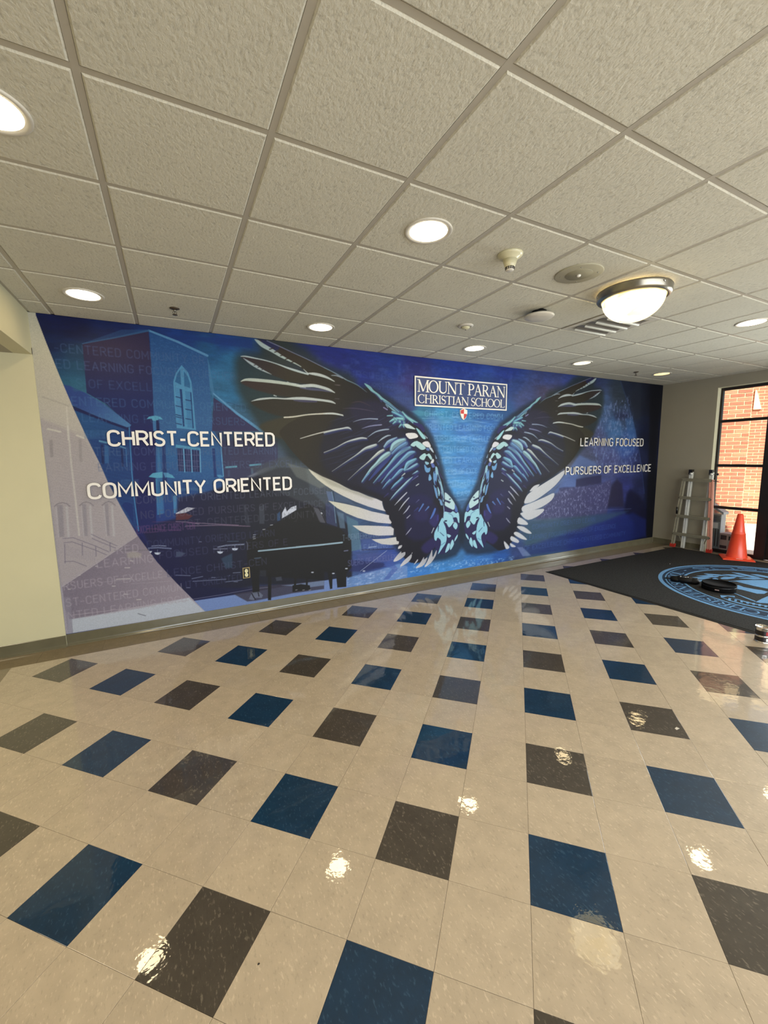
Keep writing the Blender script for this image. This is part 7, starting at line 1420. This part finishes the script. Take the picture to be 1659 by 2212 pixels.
# ------------------------------------------------------------------ cone
cn=empty('traffic_cone',(7.80,3.10,.0135),'orange traffic cone standing on the mat corner before the narrow window','traffic cone',rz=math.radians(32))
b=MB(); hs=.193
V=[(-hs,-hs,0),(hs,-hs,0),(hs,hs,0),(-hs,hs,0),(-hs,-hs,.014),(hs,-hs,.014),(hs,hs,.014),(-hs,hs,.014),(-.15,-.15,.028),(.15,-.15,.028),(.15,.15,.028),(-.15,.15,.028)]
b.add(V,[(0,3,2,1),(0,1,5,4),(1,2,6,5),(2,3,7,6),(3,0,4,7),(4,5,9,8),(5,6,10,9),(6,7,11,10),(7,4,8,11),(8,9,10,11)]); b.build('base','orange',cn)
MB().box((-.165,-.05,.0225),(-.125,.03,.0265)).build('white_patch','paper',cn)  # small flat white patch on the cone base
MB().lathe([(.135,.026),(.130,.036),(.084,.395),(.086,.40),(.080,.41),(.074,.44),(.036,.695),(.030,.704),(.026,.700),(.024,.66)],n=40,cap=False).build('cone_body','orange',cn)
# ------------------------------------------------------------------ ladder
LDX,LDY=7.87,3.775
ld=empty('folding_ladder',(LDX,LDY,.0155),'aluminium folding ladder with red feet leaning by the entrance wall','ladder')
def yo(s,z): return {1:.295-.105*z/1.2,-1:-.272+.052*z/1.2}[s]
def bb(p,q,w,d,nm,m_): MB().bar(p,q,w,d,up=(1,0,0)).build(nm,m_,ld)
for s,m_ in((1,'alud'),(-1,'litrail')):  # one outer rail tinted pink-orange to paint in the light falling on it
    r_=MB(); P=[(0,yo(s,z),z) for z in(.05,.25,.7,1.21)]
    for a,c in zip(P,P[1:]):
        r_.bar(a,c,.062 if s<0 else .040,.040,up=(1,0,0)); r_.bar((a[0]-.022,a[1]+s*.016,a[2]),(c[0]-.022,c[1]+s*.016,c[2]),.010,.010,up=(1,0,0)); r_.bar((a[0]-.022,a[1]-s*.016,a[2]),(c[0]-.022,c[1]-s*.016,c[2]),.010,.010,up=(1,0,0))
    r_.build('outer_rail',m_,ld)
    bb((0,yo(s,0),0),(0,yo(s,.06),.062),.074,.052,'foot','redfoot')
    y0,y1=((.150,.105) if s>0 else (-.150,-.195))
    q=MB(); q.bar((.035,y0,0),(.040,y1,1.33),.056,.030,up=(1,0,0)); q.bar((.018,y0-.014,.01),(.022,y1-.014,1.28),.012,.010,up=(1,0,0)); q.bar((.018,y0+.014,.01),(.022,y1+.014,1.28),.012,.010,up=(1,0,0)); q.build('inner_rail','alu',ld)
    MB().box((.0,y1-.022,1.29),(.07,y1+.026,1.372)).build('hinge','black',ld)
    MB().lathe([(.0005,-.03),(.020,-.028),(.024,0),(.020,.012),(.0005,.014)],c=(.02,y1-.012,1.30),n=20,axis='X').build('hinge_cap','alu',ld)
    MB().bar((.012,s*.215,.235),(.030,s*.160,.07),.014,.006,up=(1,0,0)).build('brace','alud',ld)
for k,z in enumerate((.246,.563,.886,1.196)):
    a,c=yo(1,z)+.012,yo(-1,z)-.004
    b=MB(); b.box((-.034,c,z-.024),(.012,a,z+.020)); b.box((-.040,c-.004,z+.006),(-.030,a+.004,z+.026)); b.build('rung','rungm',ld)
    for yy in(a,c): MB().lathe([(.0005,-.016),(.017,-.014),(.017,.012),(.0005,.014)],c=(-.012,yy,z),n=14,axis='Y').build('rung_cap','redfoot' if k==1 else 'black',ld)
MB().tube([(-.03,yo(1,.60)+.01,.60),(-.045,yo(1,.70)+.012,.72)],.015,10).build('lock_lever','black',ld)
MB().tube([(-.01,yo(-1,1.2),1.196),(-.02,-.285,1.19),(-.03,-.33,1.185)],.006,8).build('release_pin','black',ld)
MB().lathe([(.004,.01),(.004,-.045),(.016,-.05),(.020,-.065),(.012,-.074)],c=(.02,-.225,1.30),n=16,axis='Y').build('knob','black',ld)
# ------------------------------------------------------------------ black round case and pouch on the mat
rc=empty('round_case',(5.815,2.455,.0150),'flat round black case lying on the seal of the entrance mat','case')
MB().lathe([(.160,0),(.168,.004),(.169,.020),(.168,.074),(.165,.080),(.160,.081),(.157,.078),(.155,.070),(.0005,.069)],n=56).build('body','feltblack',rc)
MB().lathe([(.1685,.050),(.1710,.053),(.1685,.057)],n=56,cap=False).build('piping','black',rc)
a=math.radians(198); MB().box((-.004,-.020,.026),(.0015,.020,.036),mtx=Matrix.Rotation(a,4,'Z')@Matrix.Translation((.170,0,0))).build('tab','card',rc)
pc=empty('tool_pouch',(5.775,2.81,.0150),'black leather pouch with shiny chrome clips lying left of the round case','pouch',rz=math.radians(112))
def blob(name,parts,m,par):
    bm=bmesh.new()
    for (c,s) in parts:
        r=bmesh.ops.create_uvsphere(bm,u_segments=20,v_segments=12,radius=1)
        for v in r['verts']:
            v.co=Vector((v.co.x*s[0]+c[0],v.co.y*s[1]+c[1],max(v.co.z*s[2]+c[2],0.0)))
    for f in bm.faces: f.smooth=True
    me=D.meshes.new(name); bm.to_mesh(me); bm.free(); me.materials.append(MT[m]); o=D.objects.new(name,me); COL.objects.link(o); o.parent=par; return o
blob('pouch_body',[((0,0,.034),(.12,.075,.050)),((.09,.01,.028),(.07,.055,.040)),((-.09,0,.028),(.07,.06,.044))],'leather',pc)
MB().tube([(.10,.01,.02),(.14,.03,.03),(.19,.035,.035),(.215,.02,.02),(.20,-.005,.012),(.15,-.01,.012)],.0055,8).build('strap','black',pc)
MB().tube([(-.03,.040,.078),(.04,.045,.074)],.0045,8).lathe([(.0005,-.006),(.010,-.004),(.010,.004),(.0005,.006)],c=(-.03,.040,.080),n=14).lathe([(.0005,-.006),(.010,-.004),(.010,.004),(.0005,.006)],c=(.045,.045,.076),n=14).build('chrome_clip','chrome',pc)
MB().box((-.13,-.014,.066),(-.07,.010,.075)).build('buckle','chrome',pc)
# ------------------------------------------------------------------ can at the mat corner
can=empty('paint_can',(4.535,1.560,0),'small tin can with silver rim and black and red label at the right edge','can')
MB().lathe([(.052,0),(.054,.003),(.052,.007),(.051,.012)],n=40).build('bottom_rim','tin',can)
MB().lathe([(.051,.008),(.051,.052)],n=40,cap=False).build('lower_label','labelblack',can); MB().lathe([(.0513,.052),(.0535,.056),(.0535,.062),(.051,.066)],n=40,cap=False).build('waist_rim','tin',can)
MB().lathe([(.0505,.064),(.0505,.110)],n=40,cap=False).build('label','labelblack',can); MB().lathe([(.0511,.072),(.0511,.103)],n=20,cap=False,ang=PI*.5,a0=-PI*.75).build('label_patch','labelred',can)
MB().lathe([(.0514,.018),(.0514,.045)],n=10,cap=False,ang=PI*.18,a0=PI*1.28).build('label_panel','paper',can)
MB().lathe([(.051,.108),(.054,.130),(.0555,.134),(.054,.138),(.051,.136),(.049,.131),(.044,.131),(.042,.134),(.038,.130),(.0005,.129)],n=48,cap=False).build('top_rim','tin',can)
# ------------------------------------------------------------------ small litter
def scrap(name,x,y,s,m,label,z=0.0005):
    o=MB().add([(-s,-s*.5,0),(s,-s*.6,.001),(s*.7,s*.5,.002),(-s*.8,s*.4,.001),(-s,-s*.5,.001),(s,-s*.6,.002),(s*.7,s*.5,.003),(-s*.8,s*.4,.002)],[(0,3,2,1),(4,5,6,7),(0,1,5,4),(1,2,6,5),(2,3,7,6),(3,0,4,7)]).build(name,m); o.location=(x,y,z); tag(o,label,'litter'); return o
scrap('paper_scrap',2.615,1.249,.014,'plasticw','tiny pale scrap on a charcoal floor tile beside a lamp reflection'); scrap('grit_speck',0.140,1.228,.0035,'slot','tiny dark speck on the beige floor tile nearest the camera'); scrap('paper_fleck',6.577,3.417,.008,'paper','tiny white fleck on the far half of the entrance mat',.013)
